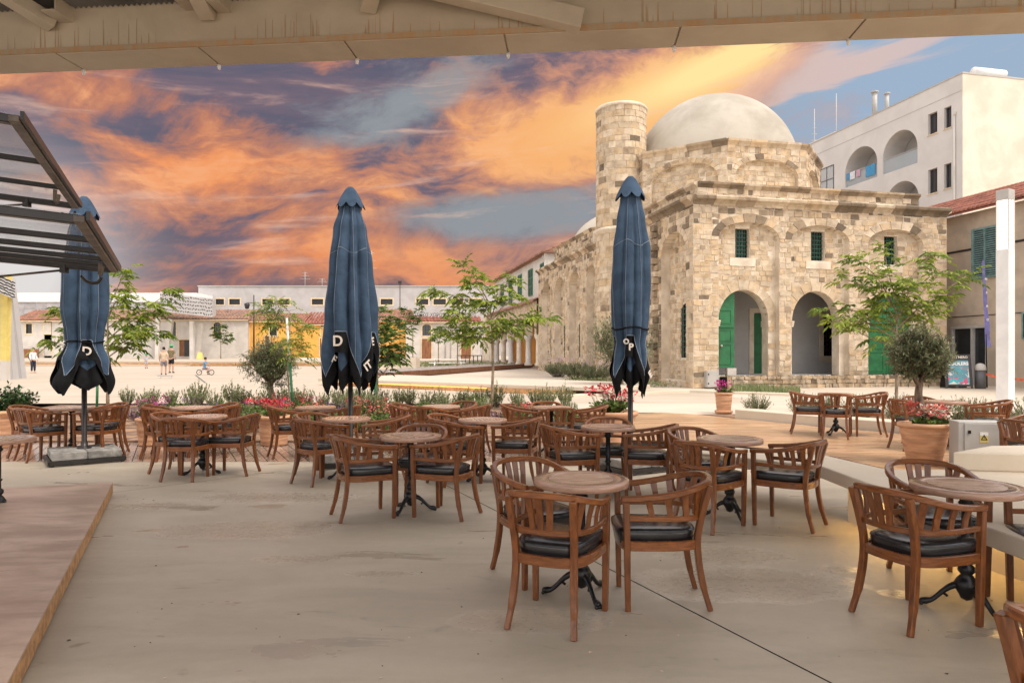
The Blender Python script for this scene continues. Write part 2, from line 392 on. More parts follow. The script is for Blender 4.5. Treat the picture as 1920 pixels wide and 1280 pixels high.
M['mortar'] = mat('lime_mortar', (0.70, 0.61, 0.49), 0.95, .10, 1.2, c2=(.54, .45, .34), bump=.4, bscale=12)
M['rubble'] = mat('rubble_stone', (0.36, 0.29, 0.21), 0.95, .25, 3, c2=(.22, .17, .12), bump=.8, bscale=7, tint=True)
M['dome'] = mat('dome_plaster', (0.46, 0.42, 0.355), 0.85, .06, .45, c2=(.37, .33, .27), bump=.15, bscale=4, spec=.3)
M['clad'] = mat('grey_cladding', (0.40, 0.38, 0.38), 0.8, .1, 1)
M['plank'] = mat('deck_plank', (0.40, 0.295, 0.235), 0.17, .25, 2, c2=(.31, .215, .165), stretch=(9, 1.0, 6), bump=.06, bscale=12, objrand=.40, rvar=.12)  # sky reflected by the wet boards is put into this pale colour
M['plank2'] = mat('brown_deck', (0.50, 0.32, 0.19), 0.30, .18, 2.0, c2=(.38, .225, .125), stretch=(1, 9, 6), bump=.12, bscale=12, tint=True, rvar=.2)
M['plat'] = mat('platform_ply', (0.48, 0.355, 0.275), 0.38, .16, 1.1, c2=(.36, .25, .185), stretch=(1.2, 3.2, 2), bump=.08, bscale=18, rvar=.2)
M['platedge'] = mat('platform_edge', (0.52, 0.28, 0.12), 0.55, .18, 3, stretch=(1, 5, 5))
M['boardwalk'] = mat('boardwalk_grey', (0.36, 0.31, 0.28), 0.7, .2, 3, tint=True)
M['skin'] = mat('skin', (0.50, 0.29, 0.20), .6, .05, 5)
def cloth(n, c): M[n] = mat(n + '_cloth', c, .85, .08, 8); return M[n]
for n_, c_ in dict(c_white=(.72, .72, .74), c_navy=(.02, .025, .05), c_khaki=(.17, .14, .07), c_black=(.012, .012, .014), c_beige=(.55, .42, .30), c_grey=(.20, .19, .22), c_blue=(.07, .30, .55), c_green=(.04, .45, .17), hair=(.02, .013, .01), c_pattern=(.45, .47, .55), c_pink=(.55, .35, .45)).items(): cloth(n_, c_)

# ground materials with stains, streaks and damp patches
def floor_mat(name, a, b, stain, wet=True, streak=(1.0, 3.0), rough=.5, patches=()):
    m = bpy.data.materials.new(name); m.use_nodes = True; nt = m.node_tree; bs = nt.nodes['Principled BSDF']
    tc = node(nt, 'ShaderNodeTexCoord'); ob = tc.outputs['Object']
    mp = node(nt, 'ShaderNodeMapping'); mp.inputs['Scale'].default_value = (streak[0], streak[1], 1); mp.inputs['Rotation'].default_value = (0, 0, R(-8)); nt.links.new(ob, mp.inputs[0])
    big = nz(nt, ob, .35, 4, .5, .4); st = nz(nt, mp.outputs[0], .9, 7, .62, .8); fine = nz(nt, ob, 14, 5, .6); spk = nz(nt, ob, 60, 2, .5)
    k = mixc(nt, (big * .45 + st * .75 + fine * .12 - .28).sm(.12, .68), a, b)
    k = mixc(nt, nz(nt, mp.outputs[0], 2.3, 6, .65, 1.2).sm(.60, .78) * .55, k, stain)
    k = mixc(nt, nz(nt, ob, 5.5, 3, .5).sm(.70, .76) * .45, k, stain)
    k = mixc(nt, spk.sm(.72, .80) * .25, k, (a[0] * 1.25, a[1] * 1.25, a[2] * 1.25))
    rg = fine * .16 + (rough - .08)
    if wet:
        wt = (nz(nt, mp.outputs[0], .75, 5, .55, .5) + (fine - .5) * .06).sm(.60, .66)
        k = mixc(nt, wt * .30, k, (a[0] * .72, a[1] * .72, a[2] * .74)); rg = rg - wt * (rough - .17)
    if patches:                               # drying patches left by rain: a paler mineral rim round a smoother middle
        sx = node(nt, 'ShaderNodeSeparateXYZ'); nt.links.new(ob, sx.inputs[0]); X, Y_ = E(nt, sx.outputs[0]), E(nt, sx.outputs[1]); wv = nz(nt, ob, 2.6, 5, .6, .4) - .5
        for (cx, cy, rx, ry, st_) in patches:
            p, q = (X - cx) * (1 / rx), (Y_ - cy) * (1 / ry); dd = (p * p + q * q)._op('SQRT') + wv * .9
            ins = dd.sm(1.0, .93); rim = ins * dd.sm(.62, .95)
            k = mixc(nt, rim * .5 * st_ + ins * .18 * st_, k, (.60, .54, .45)); k = mixc(nt, dd.sm(.62, .2) * .22 * st_, k, (.26, .21, .15)); rg = rg - ins * .22
    nt.links.new(k, bs.inputs['Base Color']); nt.links.new(rg.k, bs.inputs['Roughness'])
    bp = node(nt, 'ShaderNodeBump'); bp.inputs['Strength'].default_value = .12; bp.inputs['Distance'].default_value = .01
    nt.links.new((fine + spk * .3).k, bp.inputs['Height']); nt.links.new(bp.outputs[0], bs.inputs['Normal'])
    return m
M['floor'] = floor_mat('terrace_concrete', (0.50, 0.432, 0.338), (0.37, 0.314, 0.237), (0.18, 0.145, 0.10), patches=[(1.55, 4.55, .80, .42, 1.0), (1.62, 5.2, .50, .26, .7), (2.35, 4.85, .16, .10, .8), (2.45, 4.35, .12, .08, .8), (-2.55, 7.35, .95, .30, .8), (-2.35, 5.95, .85, .34, .6), (-3.6, 6.9, .5, .16, .5), (-1.5, 8.7, .8, .2, .6), (-.9, 4.75, .28, .08, .6), (-1.6, 5.1, .4, .10, .4), (.1, 3.9, .5, .2, .3)])
M['plaza'] = floor_mat('plaza_concrete', (0.53, 0.455, 0.365), (0.41, 0.34, 0.26), (0.32, 0.255, 0.19), False, (.12, 2.6), .7)
M['pave'] = floor_mat('pale_concrete', (0.60, 0.525, 0.43), (0.52, 0.445, 0.355), (0.42, 0.345, 0.265), False, (.5, 1.2), .75)
M['conc'] = floor_mat('bench_concrete', (0.68, 0.59, 0.47), (0.58, 0.49, 0.37), (0.36, 0.28, 0.19), False, (1, 1), .75)
M['far'] = floor_mat('far_ground', (0.42, 0.36, 0.28), (0.34, 0.28, 0.21), (.28, .23, .17), False, (.2, .2), .85)
# ------------------------------------------------------------------ ground
def sheet(name, pts, z, m, kind='structure', thick=0.0):
    b = MB()
    if thick: b.poly(pts, z - thick, z)
    else: b.add([(p[0], p[1], z) for p in pts], [tuple(range(len(pts)))])
    return tag(b.build(name, M[m]), kind=kind)
sheet('ground', [(-900, -60), (900, -60), (900, 1500), (-900, 1500)], -0.03, 'far')
sheet('plaza', [(-130, 19.6), (7.2, 19.6), (7.2, 24), (-6, 36), (-6, 63.6), (-130, 63.6)], 0.0, 'plaza')
b = MB()                                      # terrace floor cast in bays with open joints between them
jd = V(.438, -.899)
tf = tag(MB().add([(-24, -6, -.008), (14, -6, -.008), (14, 9.8, -.008), (-24, 9.8, -.008)], [(0, 1, 2, 3)]).build('terrace_floor', mat('joint_dark', (.035, .025, .018), .9)), kind='structure')
def clip(poly, p, n):                         # keep the side where (q-p).n >= 0
    out = []
    for i in range(len(poly)):
        a, c = poly[i], poly[(i + 1) % len(poly)]
        da = (a[0] - p[0]) * n[0] + (a[1] - p[1]) * n[1]; dc = (c[0] - p[0]) * n[0] + (c[1] - p[1]) * n[1]
        if da >= 0: out.append(a)
        if (da < 0) != (dc < 0):
            t = da / (da - dc); out.append((a[0] + (c[0] - a[0]) * t, a[1] + (c[1] - a[1]) * t))
    return out
whole = [(-24, -6), (14, -6), (14, 9.798), (-24, 9.798)]
JP = (-.076, 6.51); JN = (.907, .421)         # long joint running from the umbrella towards the lower right
KP = (-4.42, 7.61); KN = (-.71, .704)        # cross joint on the left
g = .006
right = clip(whole, (JP[0] + JN[0] * g, JP[1] + JN[1] * g), JN)
left = clip(whole, (JP[0] - JN[0] * g, JP[1] - JN[1] * g), (-JN[0], -JN[1]))
for pl in (right, clip(left, (KP[0] + KN[0] * g, KP[1] + KN[1] * g), KN), clip(left, (KP[0] - KN[0] * g, KP[1] - KN[1] * g), (-KN[0], -KN[1]))):
    link('floor_bay', MB().add([(x, y, 0) for x, y in pl], [tuple(range(len(pl)))]).mesh('floor_bay', M['floor']), tf)
sheet('side_terrace', [(1.25, 9.8), (14, 9.8), (14, 11.7), (1.25, 11.98)], -.004, 'floor')

# wet plank deck between terrace and flower bed: every board its own piece, running towards the platform's vanishing point
deck = tag(MB().add([(-13.5, 9.805, -.02), (1.25, 9.805, -.02), (1.25, 11.95, -.02), (-13.5, 11.95, -.02)], [(0, 1, 2, 3)]).build('deck', M['dark']), kind='structure')
rng = random.Random(5)
sl = -.50
x = -11.9
while x < 2.2:
    wdt = .136; zz = rng.uniform(-.002, .002)
    pts = [(x, 9.802), (x + wdt, 9.802), (x + wdt + sl * 2.14, 11.942), (x + sl * 2.14, 11.942)]
    pts = clip(pts, (1.24, 0), (-1, 0))
    if len(pts) > 2:
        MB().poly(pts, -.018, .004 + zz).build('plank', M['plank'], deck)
    x += .150
sheet('bed_soil', [(-13, 11.96), (1.25, 11.96), (1.9, 12.2), (1.5, 14.5), (1.0, 19.7), (-13, 19.7)], -.045, 'mulch', thick=.2)

# brown deck on the right and the concrete round it
rd = [(1.5, 11.55), (3.05, 11.55), (4.6, 9.8), (4.9, 8.3), (10.5, 8.3), (8.05, 10.2), (7.0, 12.5), (6.4, 13.15), (4.35, 16.1), (3.6, 16.6), (2.6, 16.0), (1.5, 17.0)]
deck2 = tag(MB().poly(rd, -.3, .01).build('brown_deck', M['dark']), kind='structure')
bm_ = MB(); y = 8.3; rng = random.Random(8)
while y < 17.0:
    pl = clip(clip(rd, (0, y), (0, 1)), (0, y + .133), (0, -1))
    # cut to the outline row by row (outline is nearly convex), boards 0.14 m
    if len(pl) > 2:
        t = rng.uniform(.78, 1.12); xs = [p[0] for p in pl]
        o = len(bm_.v); n = len(pl)
        bm_.add([(p[0], p[1], .022) for p in pl] + [(p[0], p[1], .012) for p in pl], [tuple(range(n))] + [(i, (i + 1) % n, n + (i + 1) % n, n + i) for i in range(n)], c=(t, t * rng.uniform(.95, 1.03), t * rng.uniform(.9, 1.05)))
    y += .140
tag(bm_.build('planking', M['plank2'], deck2), kind='stuff')
sheet('pavement', [(1.25, 11.56), (1.49, 11.56), (1.49, 17.02), (2.6, 16.02), (3.6, 16.62), (4.4, 16.3), (30, 16.3), (30, 60), (-5.9, 63), (-5.9, 36), (7.2, 24), (7.2, 19.6), (1.01, 19.69), (1.52, 14.5), (1.92, 12.2)], .003, 'pave', thick=.3)
sheet('side_bed', [(4.4, 16.29), (6.5, 13.6), (7.3, 12.7), (8.4, 10.6), (12, 9.6), (16, 12), (14, 16.29)], .008, 'mulch')

# low concrete kerb wall behind the brown deck
b = MB(); kp = [(4.95, 15.15), (6.4, 13.15), (7.0, 12.5), (8.05, 10.2), (10.5, 8.3)]
b.sweep([(p[0] + .22, p[1] + .22, .10) for p in kp], .5, .24)
tag(b.build('kerb_wall', M['conc'], bevel=.012), 'low pale concrete kerb wall edging the brown deck in front of the rosemary', 'wall')
# kerb lines and raised slabs in the pale pavement
b = MB(); b.poly([(1.4, 21.6), (6.4, 24.6), (9.2, 22.6), (9.4, 22.9), (6.4, 25.0), (1.2, 22.0)], -.02, .09)
tag(b.build('kerb', M['conc'], bevel=.01), kind='structure')
b = MB()
a0 = G(596, 722); a1 = G(1066, 743)
dn = (a1 - a0).normalized(); nn = V(-dn.y, dn.x, 0) * -1
nn = V(dn.y * -1, dn.x, 0)
ledge = thing('concrete_ledge', 'long low concrete ledge with an amber lit face beyond the flower bed', 'ledge')
q = [a0, a1 + V(1.5, -.4, 0), a1 + V(2.2, .5, 0) + nn * 1.5, a1 + nn * 4.5, a0 + nn * 5]
MB().poly([(p.x, p.y) for p in q], .17, .30).build('slab', M['pave'], ledge, bevel=.012)
q2 = [p + nn * .25 for p in (a0, a0 + (a1 - a0) * .97)] + [a1 + nn * 4, a0 + nn * 4.6]
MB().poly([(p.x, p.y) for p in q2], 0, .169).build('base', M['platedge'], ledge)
s0 = a0 + nn * .16 + V(0, 0, .155); s1 = a0 + (a1 - a0) * .72 + nn * .16 + V(0, 0, .155)
MB().beam(s0, s1, .02, .02).build('light_strip', emit('amber_led', (1.0, .50, .10), 1.6), ledge)

# far boardwalk with its dark edge beam
bw = tag(MB().poly([(-9.6, 37.5), (-6.2, 37.2), (1.6, 58.0), (1.2, 62.0), (-2.6, 62.0)], .02, .28).build('boardwalk', M['darkwood']), kind='structure')
bb = MB(); rng = random.Random(3)
for i in range(120):
    t = i / 120; l = V(-9.6, 37.5).lerp(V(-2.6, 62), t); r_ = V(-6.2, 37.2).lerp(V(1.6, 58), t); d_ = (V(-2.6, 62) - V(-9.6, 37.5)) / 120 * .86
    c_ = rng.uniform(.75, 1.1)
    p_ = [(l.x, l.y), (r_.x, r_.y), (r_.x + d_.x, r_.y + d_.y), (l.x + d_.x, l.y + d_.y)]
    bb.add([(x_, y_, .30) for x_, y_ in p_] + [(x_, y_, .281) for x_, y_ in p_], [(0, 1, 2, 3), (0, 1, 5, 4), (1, 2, 6, 5), (2, 3, 7, 6), (3, 0, 4, 7)], c=(c_, c_, c_))
tag(bb.build('planking', M['boardwalk'], bw), kind='stuff')
MB().beam((-6.1, 37.2, .2), (1.7, 58, .2), .16, .3).build('edge_beam', M['darkwood'], bw)

# far raised walk in front of the low houses, brown riser
fw = tag(MB().poly([(-95, 64), (-10, 64), (-8, 70), (40, 70), (40, 130), (-95, 130)], -.02, .42).build('raised_walk', M['plaza']), kind='structure')
MB().poly([(-95, 63.9), (-10, 63.9), (-10, 63.995), (-95, 63.995)], .0, .30).build('riser', M['platedge'], fw)
MB().poly([(-95, 62.6), (-30, 62.6), (-30, 63.88), (-95, 63.88)], .0, .13).build('step', M['plaza'], fw)

# ------------------------------------------------------------------ masonry tools
def frame(o, ex, ey):
    o, ex, ey = V(*o), V(*ex), V(*ey)
    return lambda s, d, z: (o.x + ex.x * s + ey.x * d, o.y + ex.y * s + ey.y * d, o.z + z)
def arch_half(op, z):
    xa, xb, zb, zs, zt = op; h = (xb - xa) / 2
    if z < zb or z >= zt: return None
    if z <= zs: return h
    return h * math.sqrt(max(0, 1 - ((z - zs) / (zt - zs)) ** 2))
def wall_band(b, fr, x0, x1, z0, z1, ops, yf, th, mi=0, n=14):
    """wall of real thickness with arched or square openings, none above another in one band"""
    ops = sorted(ops); xs = x0
    def quad(p): b.add([fr(*q) for q in p], [(0, 1, 2, 3)], mi)
    for op in ops:
        xa, xb, zb, zs, zt = op
        if xa > xs: quad([(xs, yf, z0), (xa, yf, z0), (xa, yf, z1), (xs, yf, z1)])
        if zb > z0: quad([(xa, yf, z0), (xb, yf, z0), (xb, yf, zb), (xa, yf, zb)]); quad([(xa, yf, zb), (xb, yf, zb), (xb, yf + th, zb), (xa, yf + th, zb)])
        c = (xa + xb) / 2; h = (xb - xa) / 2
        pts = [(xa, zs)]
        if zt > zs + 1e-4:
            pts = [(c - h * math.cos(PI * k / n), zs + (zt - zs) * math.sin(PI * k / n)) for k in range(n + 1)]
        else: pts = [(xa, zt), (xb, zt)]
        for (p, q) in zip(pts, pts[1:]):
            if z1 > zt + 1e-4: quad([(p[0], yf, p[1]), (q[0], yf, q[1]), (q[0], yf, z1), (p[0], yf, z1)])
            quad([(p[0], yf, p[1]), (q[0], yf, q[1]), (q[0], yf + th, q[1]), (p[0], yf + th, p[1])])
        for xx in (xa, xb): quad([(xx, yf, max(zb, z0)), (xx, yf, zs), (xx, yf + th, zs), (xx, yf + th, max(zb, z0))])
        xs = xb
    if xs < x1: quad([(xs, yf, z0), (x1, yf, z0), (x1, yf, z1), (xs, yf, z1)])
TANS = [(1, 1, 1), (.94, .92, .88), (1.05, 1.05, 1.06), (1.0, .93, .82), (1.08, 1.10, 1.12), (.96, .89, .79), (1.03, .99, .93)]
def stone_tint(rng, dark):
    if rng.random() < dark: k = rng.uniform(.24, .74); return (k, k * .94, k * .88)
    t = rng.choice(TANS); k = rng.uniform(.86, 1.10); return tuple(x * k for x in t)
def block(b, fr, x0, x1, z0, z1, yf, d, rng, c):
    j = lambda: rng.uniform(-.017, .017)
    f = [(x0 + j(), yf - d + j() * .6, z0 + j()), (x1 + j(), yf - d + j() * .6, z0 + j()), (x1 + j(), yf - d + j() * .6, z1 + j()), (x0 + j(), yf - d + j() * .6, z1 + j())]
    k = [(x0 - .004, yf + .01, z0 - .004), (x1 + .004, yf + .01, z0 - .004), (x1 + .004, yf + .01, z1 + .004), (x0 - .004, yf + .01, z1 + .004)]
    b.add([fr(*p) for p in f + k], [(0, 1, 2, 3), (0, 1, 5, 4), (1, 2, 6, 5), (2, 3, 7, 6), (3, 0, 4, 7)], c=c)
def courses(x0, x1, z0, z1, seed, ops=(), vt=.30, hs=(.185, .245), ws=(.20, .48), gap=.032, dark=lambda x, z: .015, inside=None):
    """stones as (x0,x1,z0,z1,tint); openings cut the courses, arch rings keep vt clear"""
    rng = random.Random(seed); out = []; z = z0
    while z < z1 - .08:
        h = min(rng.uniform(*hs), z1 - z)
        if z1 - z - h < .1: h = z1 - z
        zm = z + h / 2; cuts = []
        for op in ops:
            xa, xb, zb, zs, zt = op; c = (xa + xb) / 2
            for off in ((0, h * .5, -h * .5) if zt == zs else (0,)):
                zz = zm + off
                big = (xa - (vt if zt > zs else 0), xb + (vt if zt > zs else 0), zb, zs, zt + (vt if zt > zs else 0))
                a = arch_half(big, max(zz, zs) if zz > zs else zz) if zz > zs else (arch_half(op, zz))
                if a is not None and a > .01: cuts.append((c - a, c + a))
        cuts.sort(); segs = []; xs = x0
        for (a, e) in cuts:
            if a > xs: segs.append((xs, a))
            xs = max(xs, e)
        if xs < x1: segs.append((xs, x1))
        for (a, e) in segs:
            if inside:
                lim = inside(zm)
                if lim is None: continue
                a, e = max(a, lim[0]), min(e, lim[1])
            x = a
            while x < e - .05:
                w_ = rng.uniform(*ws)
                if e - x - w_ < .18: w_ = e - x
                out.append((x + gap / 2, x + w_ - gap / 2, z + gap / 2, z + h - gap / 2, stone_tint(rng, dark(x + w_ / 2, zm)), rng.uniform(.006, .030)))
                x += w_
        z += h
    return out
def lay(parent, fr, stones, yf, seed, mats, single=0, name='stone'):
    """the first `single` stones (largest in the picture) as pieces of their own, the rest joined"""
    rng = random.Random(seed); rest = MB()
    for i, (x0, x1, z0, z1, c, d) in enumerate(stones):
        if i < single:
            b = MB(); block(b, fr, x0, x1, z0, z1, yf, d, rng, c); b.build(name, mats, parent)
        else: block(rest, fr, x0, x1, z0, z1, yf, d, rng, c)
    if rest.v: tag(rest.build('stones', mats, parent), kind='stuff')
def ring(parent, fr, op, yf, th, vt, seed, mats, n=None, proud=.035, dark=.08, single=True, name='arch_stone'):
    xa, xb, zb, zs, zt = op; c = (xa + xb) / 2; h = (xb - xa) / 2; r_ = zt - zs; rng = random.Random(seed)
    n = n or max(7, int((h + r_) * PI / 2 / .32))
    B = MB()
    for k in range(n):
        t0 = PI * (k + .04) / n; t1 = PI * (k + .96) / n; b = MB() if single else B; tint = stone_tint(rng, dark); vv = vt * rng.uniform(.88, 1.1); pr = proud * rng.uniform(.6, 1.2)
        q = []
        for t in (t0, (t0 + t1) / 2, t1):
            for e in (0, vv):
                q.append((c - (h + e) * math.cos(t), zs + (r_ + e) * math.sin(t)))
        vs = [fr(x, yf - pr, z) for x, z in q] + [fr(x, yf + th, z) for x, z in q]
        b.add(vs, [(0, 2, 3, 1), (2, 4, 5, 3), (0, 6, 8, 2), (2, 8, 10, 4), (1, 3, 9, 7), (3, 5, 11, 9), (0, 1, 7, 6), (4, 10, 11, 5)], c=tint)
        if single: b.build(name, mats, parent)
    if not single: tag(B.build('arch_stones', mats, parent), kind='stuff')
def window(parent, fr, x0, x1, z0, z1, y, fw=.07, fm='trim', gm='glass', bars=0, hbars=0, bm='dark', arch=0.0, proud=.03, sill=True, name='window'):
    """window part with frame and pane as its pieces"""
    p = MB(); zt = z1 - arch; n = 8
    top = [(x1, zt), (x0, zt)] if not arch else [((x0 + x1) / 2 + (x1 - x0) / 2 * math.cos(PI * k / n), zt + arch * math.sin(PI * k / n)) for k in range(n + 1)]
    outl = [(x0, z0), (x1, z0)] + top
    p.add([fr(x, y, z) for x, z in outl] + [fr(x, y + .04, z) for x, z in outl], [tuple(range(len(outl)))] + [(i, (i + 1) % len(outl), len(outl) + (i + 1) % len(outl), len(outl) + i) for i in range(len(outl))])
    wo_ = p.build(name, M[gm], parent)
    if fw:
        f = MB(); m = len(outl); cx, cz = (x0 + x1) / 2, (z0 + z1) / 2
        big = [(cx + (x - cx) * (1 + 2 * fw / (x1 - x0)), cz + (z - cz) * (1 + 2 * fw / (z1 - z0))) for x, z in outl]
        vs = [fr(x, y - proud, z) for x, z in outl] + [fr(x, y - proud, z) for x, z in big] + [fr(x, y + .03, z) for x, z in outl] + [fr(x, y + .03, z) for x, z in big]
        fs = []
        for i in range(m):
            j = (i + 1) % m; fs += [(i, j, m + j, m + i), (m + i, m + j, 3 * m + j, 3 * m + i), (i, j, 2 * m + j, 2 * m + i)]
        f.add(vs, fs); f.build('frame', M[fm], wo_)
    if bars or hbars:
        g_ = MB()
        for i in range(bars):
            x = x0 + (x1 - x0) * (i + 1) / (bars + 1); g_.beam(fr(x, y - .02, z0), fr(x, y - .02, z1 - arch * .3), .035, .035, up=(1, .3, 0))
        for i in range(hbars):
            z = z0 + (z1 - z0) * (i + 1) / (hbars + 1); g_.beam(fr(x0, y - .03, z), fr(x1, y - .03, z), .03, .035)
        g_.build('grille', M[bm], wo_)
    return wo_

# ------------------------------------------------------------------ the domed stone building
RZ = math.atan2(.2147, .9767)
mosque = thing('domed_stone_building', 'old limestone building with pale dome, octagonal drum and arched portico with green doors', 'stone building', (7.17, 27.0, 0), RZ)
SM = [M['stone']]
FR = frame((0, 0, 0), (1, 0, 0), (0, 1, 0)); LF = frame((0, 0, 0), (0, 1, 0), (1, 0, 0))
W = 11.93
arches = [(1.22, 3.47, .5, 2.72, 3.98), (4.56, 6.80, .5, 2.72, 4.0), (8.2, 10.45, .5, 2.72, 4.0)]
wins = [(1.98, 2.62, 5.28, 6.46, 6.46), (5.46, 6.12, 5.26, 6.48, 6.48), (9.0, 9.66, 5.2, 6.42, 6.42)]
bays = [(1.10, 3.80, .5, 6.05, 6.68), (4.36, 7.06, .5, 6.05, 6.68), (8.0, 10.7, .5, 6.05, 6.66)]
fw_ = MB()
wall_band(fw_, FR, 1.0, 11.0, .5, 4.8, arches, .26, .45)
wall_band(fw_, FR, 1.0, 11.0, 4.8, 7.3, wins, .26, .4)
wall_band(fw_, FR, 0, W, 0, 7.35, [(x0, x1, .5, zs, zt) for x0, x1, _, zs, zt in bays], 0, .26)
fw_.box(.78, .72, 0, 1.1, 4, 7.35); fw_.box(W - .5, .05, 0, W, 9, 7.35)
front = fw_.build('front_wall', M['mortar'], mosque)
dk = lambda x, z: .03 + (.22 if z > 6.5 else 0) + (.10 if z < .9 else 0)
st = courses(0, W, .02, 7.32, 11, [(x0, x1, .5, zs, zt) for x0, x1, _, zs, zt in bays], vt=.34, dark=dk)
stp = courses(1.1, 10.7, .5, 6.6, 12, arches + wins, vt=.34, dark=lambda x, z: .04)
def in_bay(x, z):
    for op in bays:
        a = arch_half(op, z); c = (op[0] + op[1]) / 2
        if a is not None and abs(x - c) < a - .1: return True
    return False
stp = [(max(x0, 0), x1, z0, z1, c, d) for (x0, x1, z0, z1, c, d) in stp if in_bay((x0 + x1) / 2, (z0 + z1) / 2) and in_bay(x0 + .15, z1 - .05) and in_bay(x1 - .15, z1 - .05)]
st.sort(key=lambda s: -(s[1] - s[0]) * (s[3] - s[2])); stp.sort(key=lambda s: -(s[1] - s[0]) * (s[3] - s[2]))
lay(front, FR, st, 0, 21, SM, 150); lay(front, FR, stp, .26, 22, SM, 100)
for i, op in enumerate(bays): ring(front, FR, op, 0, .26, .32, 31 + i, SM, dark=.25)
for i, op in enumerate(arches): ring(front, FR, op, .26, .2, .42, 41 + i, SM, n=9, dark=0, proud=.03)
imp = MB()
for (x0, x1, *_r) in arches:
    for xx, s_ in ((x0, 1), (x1, -1)):
        for k in range(3): imp.box(xx - .03, .20, 2.50 + k * .085, xx + .05 + .02 * k, .74, 2.565 + k * .085)
imp.build('impost', M['mortar'], mosque)
for i, (x0, x1, zb, zs, zt) in enumerate(wins):
    window(mosque, FR, x0, x1, zb, zt, .46, fw=0, gm='dark', bars=4, hbars=6, bm='greendark')
    MB().box(x0 - .25, .22, zb - .34, x1 + .25, .30, zb - .02).build('sill', M['mortar'], front)

# portico interior: floor, plastered rear wall and vault, doors
inn = MB()
inn.box(.95, .7, .3, W - .5, 3.3, .5); inn.box(.95, .72, 4.4, W - .5, 3.4, 4.6)
inn.box(.96, .73, .5, 1.06, 3.3, 4.4); inn.box(W - .6, .73, .5, W - .5, 3.3, 4.4)
wall_band(inn, FR, .96, W - .6, .5, 4.4, [(4.5, 5.25, .5, 3.1, 3.3), (8.1, 9.1, 1.3, 3.2, 3.2)], 3.0, .35)
portico = inn.build('portico', M['plaster'], mosque)
dr = MB(); dr.box(4.5, 3.2, .5, 5.25, 3.26, 3.25); dr.build('inner_door', M['green'], portico)
fr_ = MB()
for (a, c_) in ((4.28, 4.51), (5.24, 5.47)): fr_.box(a, 2.96, .5, c_, 3.02, 3.45)
fr_.box(4.45, 2.955, 3.25, 5.3, 3.02, 3.46)
for q in ((7.9, 1.05, 8.1, 3.4), (9.1, 1.05, 9.3, 3.4)): fr_.box(q[0], 2.96, q[1], q[2], 3.02, q[3])
fr_.box(8.1, 2.955, 1.0, 9.1, 3.02, 1.3); fr_.box(8.1, 2.955, 3.2, 9.1, 3.02, 3.4)
fr_.build('stone_surround', M['mortar'], portico)
window(mosque, FR, 8.1, 9.1, 1.3, 3.2, 3.25, fw=0, gm='dark', bars=5, hbars=7, bm='steel_dark')
def arch_leaf(op, xa, xb, y, zb, name, knob=False):
    x0, x1, _, zs, zt = op; c = (x0 + x1) / 2; h = (x1 - x0) / 2; n = 10; pts = [(xa, zb), (xb, zb)]
    for k in range(n + 1):
        x = xb + (xa - xb) * k / n; t = max(-1, min(1, (x - c) / h)); pts.append((x, zs + (zt - zs) * math.sqrt(max(0, 1 - t * t)) - .01))
    m = len(pts); b = MB(); b.add([(x, y, z) for x, z in pts] + [(x, y + .07, z) for x, z in pts], [tuple(range(m))] + [(i, (i + 1) % m, m + (i + 1) % m, m + i) for i in range(m)])
    d = b.build(name, M['green'], mosque)
    e = MB(); wd = xb - xa
    for (z0, z1) in ((zb + .12, zb + .95), (zb + 1.08, zs - .35), (zs - .1, zs + .45)):
        a_, c__ = xa + .12, xb - .14
        for (u0, w0, u1, w1) in ((a_, z0, c__, z0 + .03), (a_, z1 - .03, c__, z1), (a_, z0 + .03, a_ + .03, z1 - .03), (c__ - .03, z0 + .03, c__, z1 - .03)): e.box(u0, y - .02, w0, u1, y + .001, w1)
    e.box(xa + .02, y - .045, zs - .26, xb - .02, y - .003, zs - .18)
    e.build('moulding', M['green'], d)
    if knob: MB().sphere((xa + .22, y - .05, zb + .88), .05, 8).build('knob', M['grey'], d)
    return d
arch_leaf(arches[0], 1.24, 2.06, .46, .82, 'door', True)
arch_leaf(arches[2], 8.22, 9.31, .50, .52, 'door'); arch_leaf(arches[2], 9.33, 10.43, .50, .52, 'door')
MB().box(1.72, .40, .5, 2.12, .60, .80).build('door_block', M['white'], mosque)

# rubble plinth under the portico
pl_ = MB(); rng = random.Random(77)
pl_.box(1.15, -.55, 0, 12.6, .68, .47)
plinth = pl_.build('plinth', M['rubble'], mosque)
rb = MB()
for s in courses(1.15, 12.6, .0, .50, 78, hs=(.10, .2), ws=(.12, .4), gap=.02): block(rb, FR, *s[:4], -.55, s[5] * 2, rng, tuple(min(1.4, k * 1.15) for k in s[4]))
for i in range(150):
    x = rng.uniform(1.2, 12.5); s = rng.uniform(.05, .14); y = rng.uniform(-.54, -.1); k = rng.uniform(.5, 1.4)
    rb.box(x, y, .46, x + s, y + s * .8, .47 + s * .4, c=(k, k, k))
tag(rb.build('stones', M['rubble'], plinth), kind='stuff')

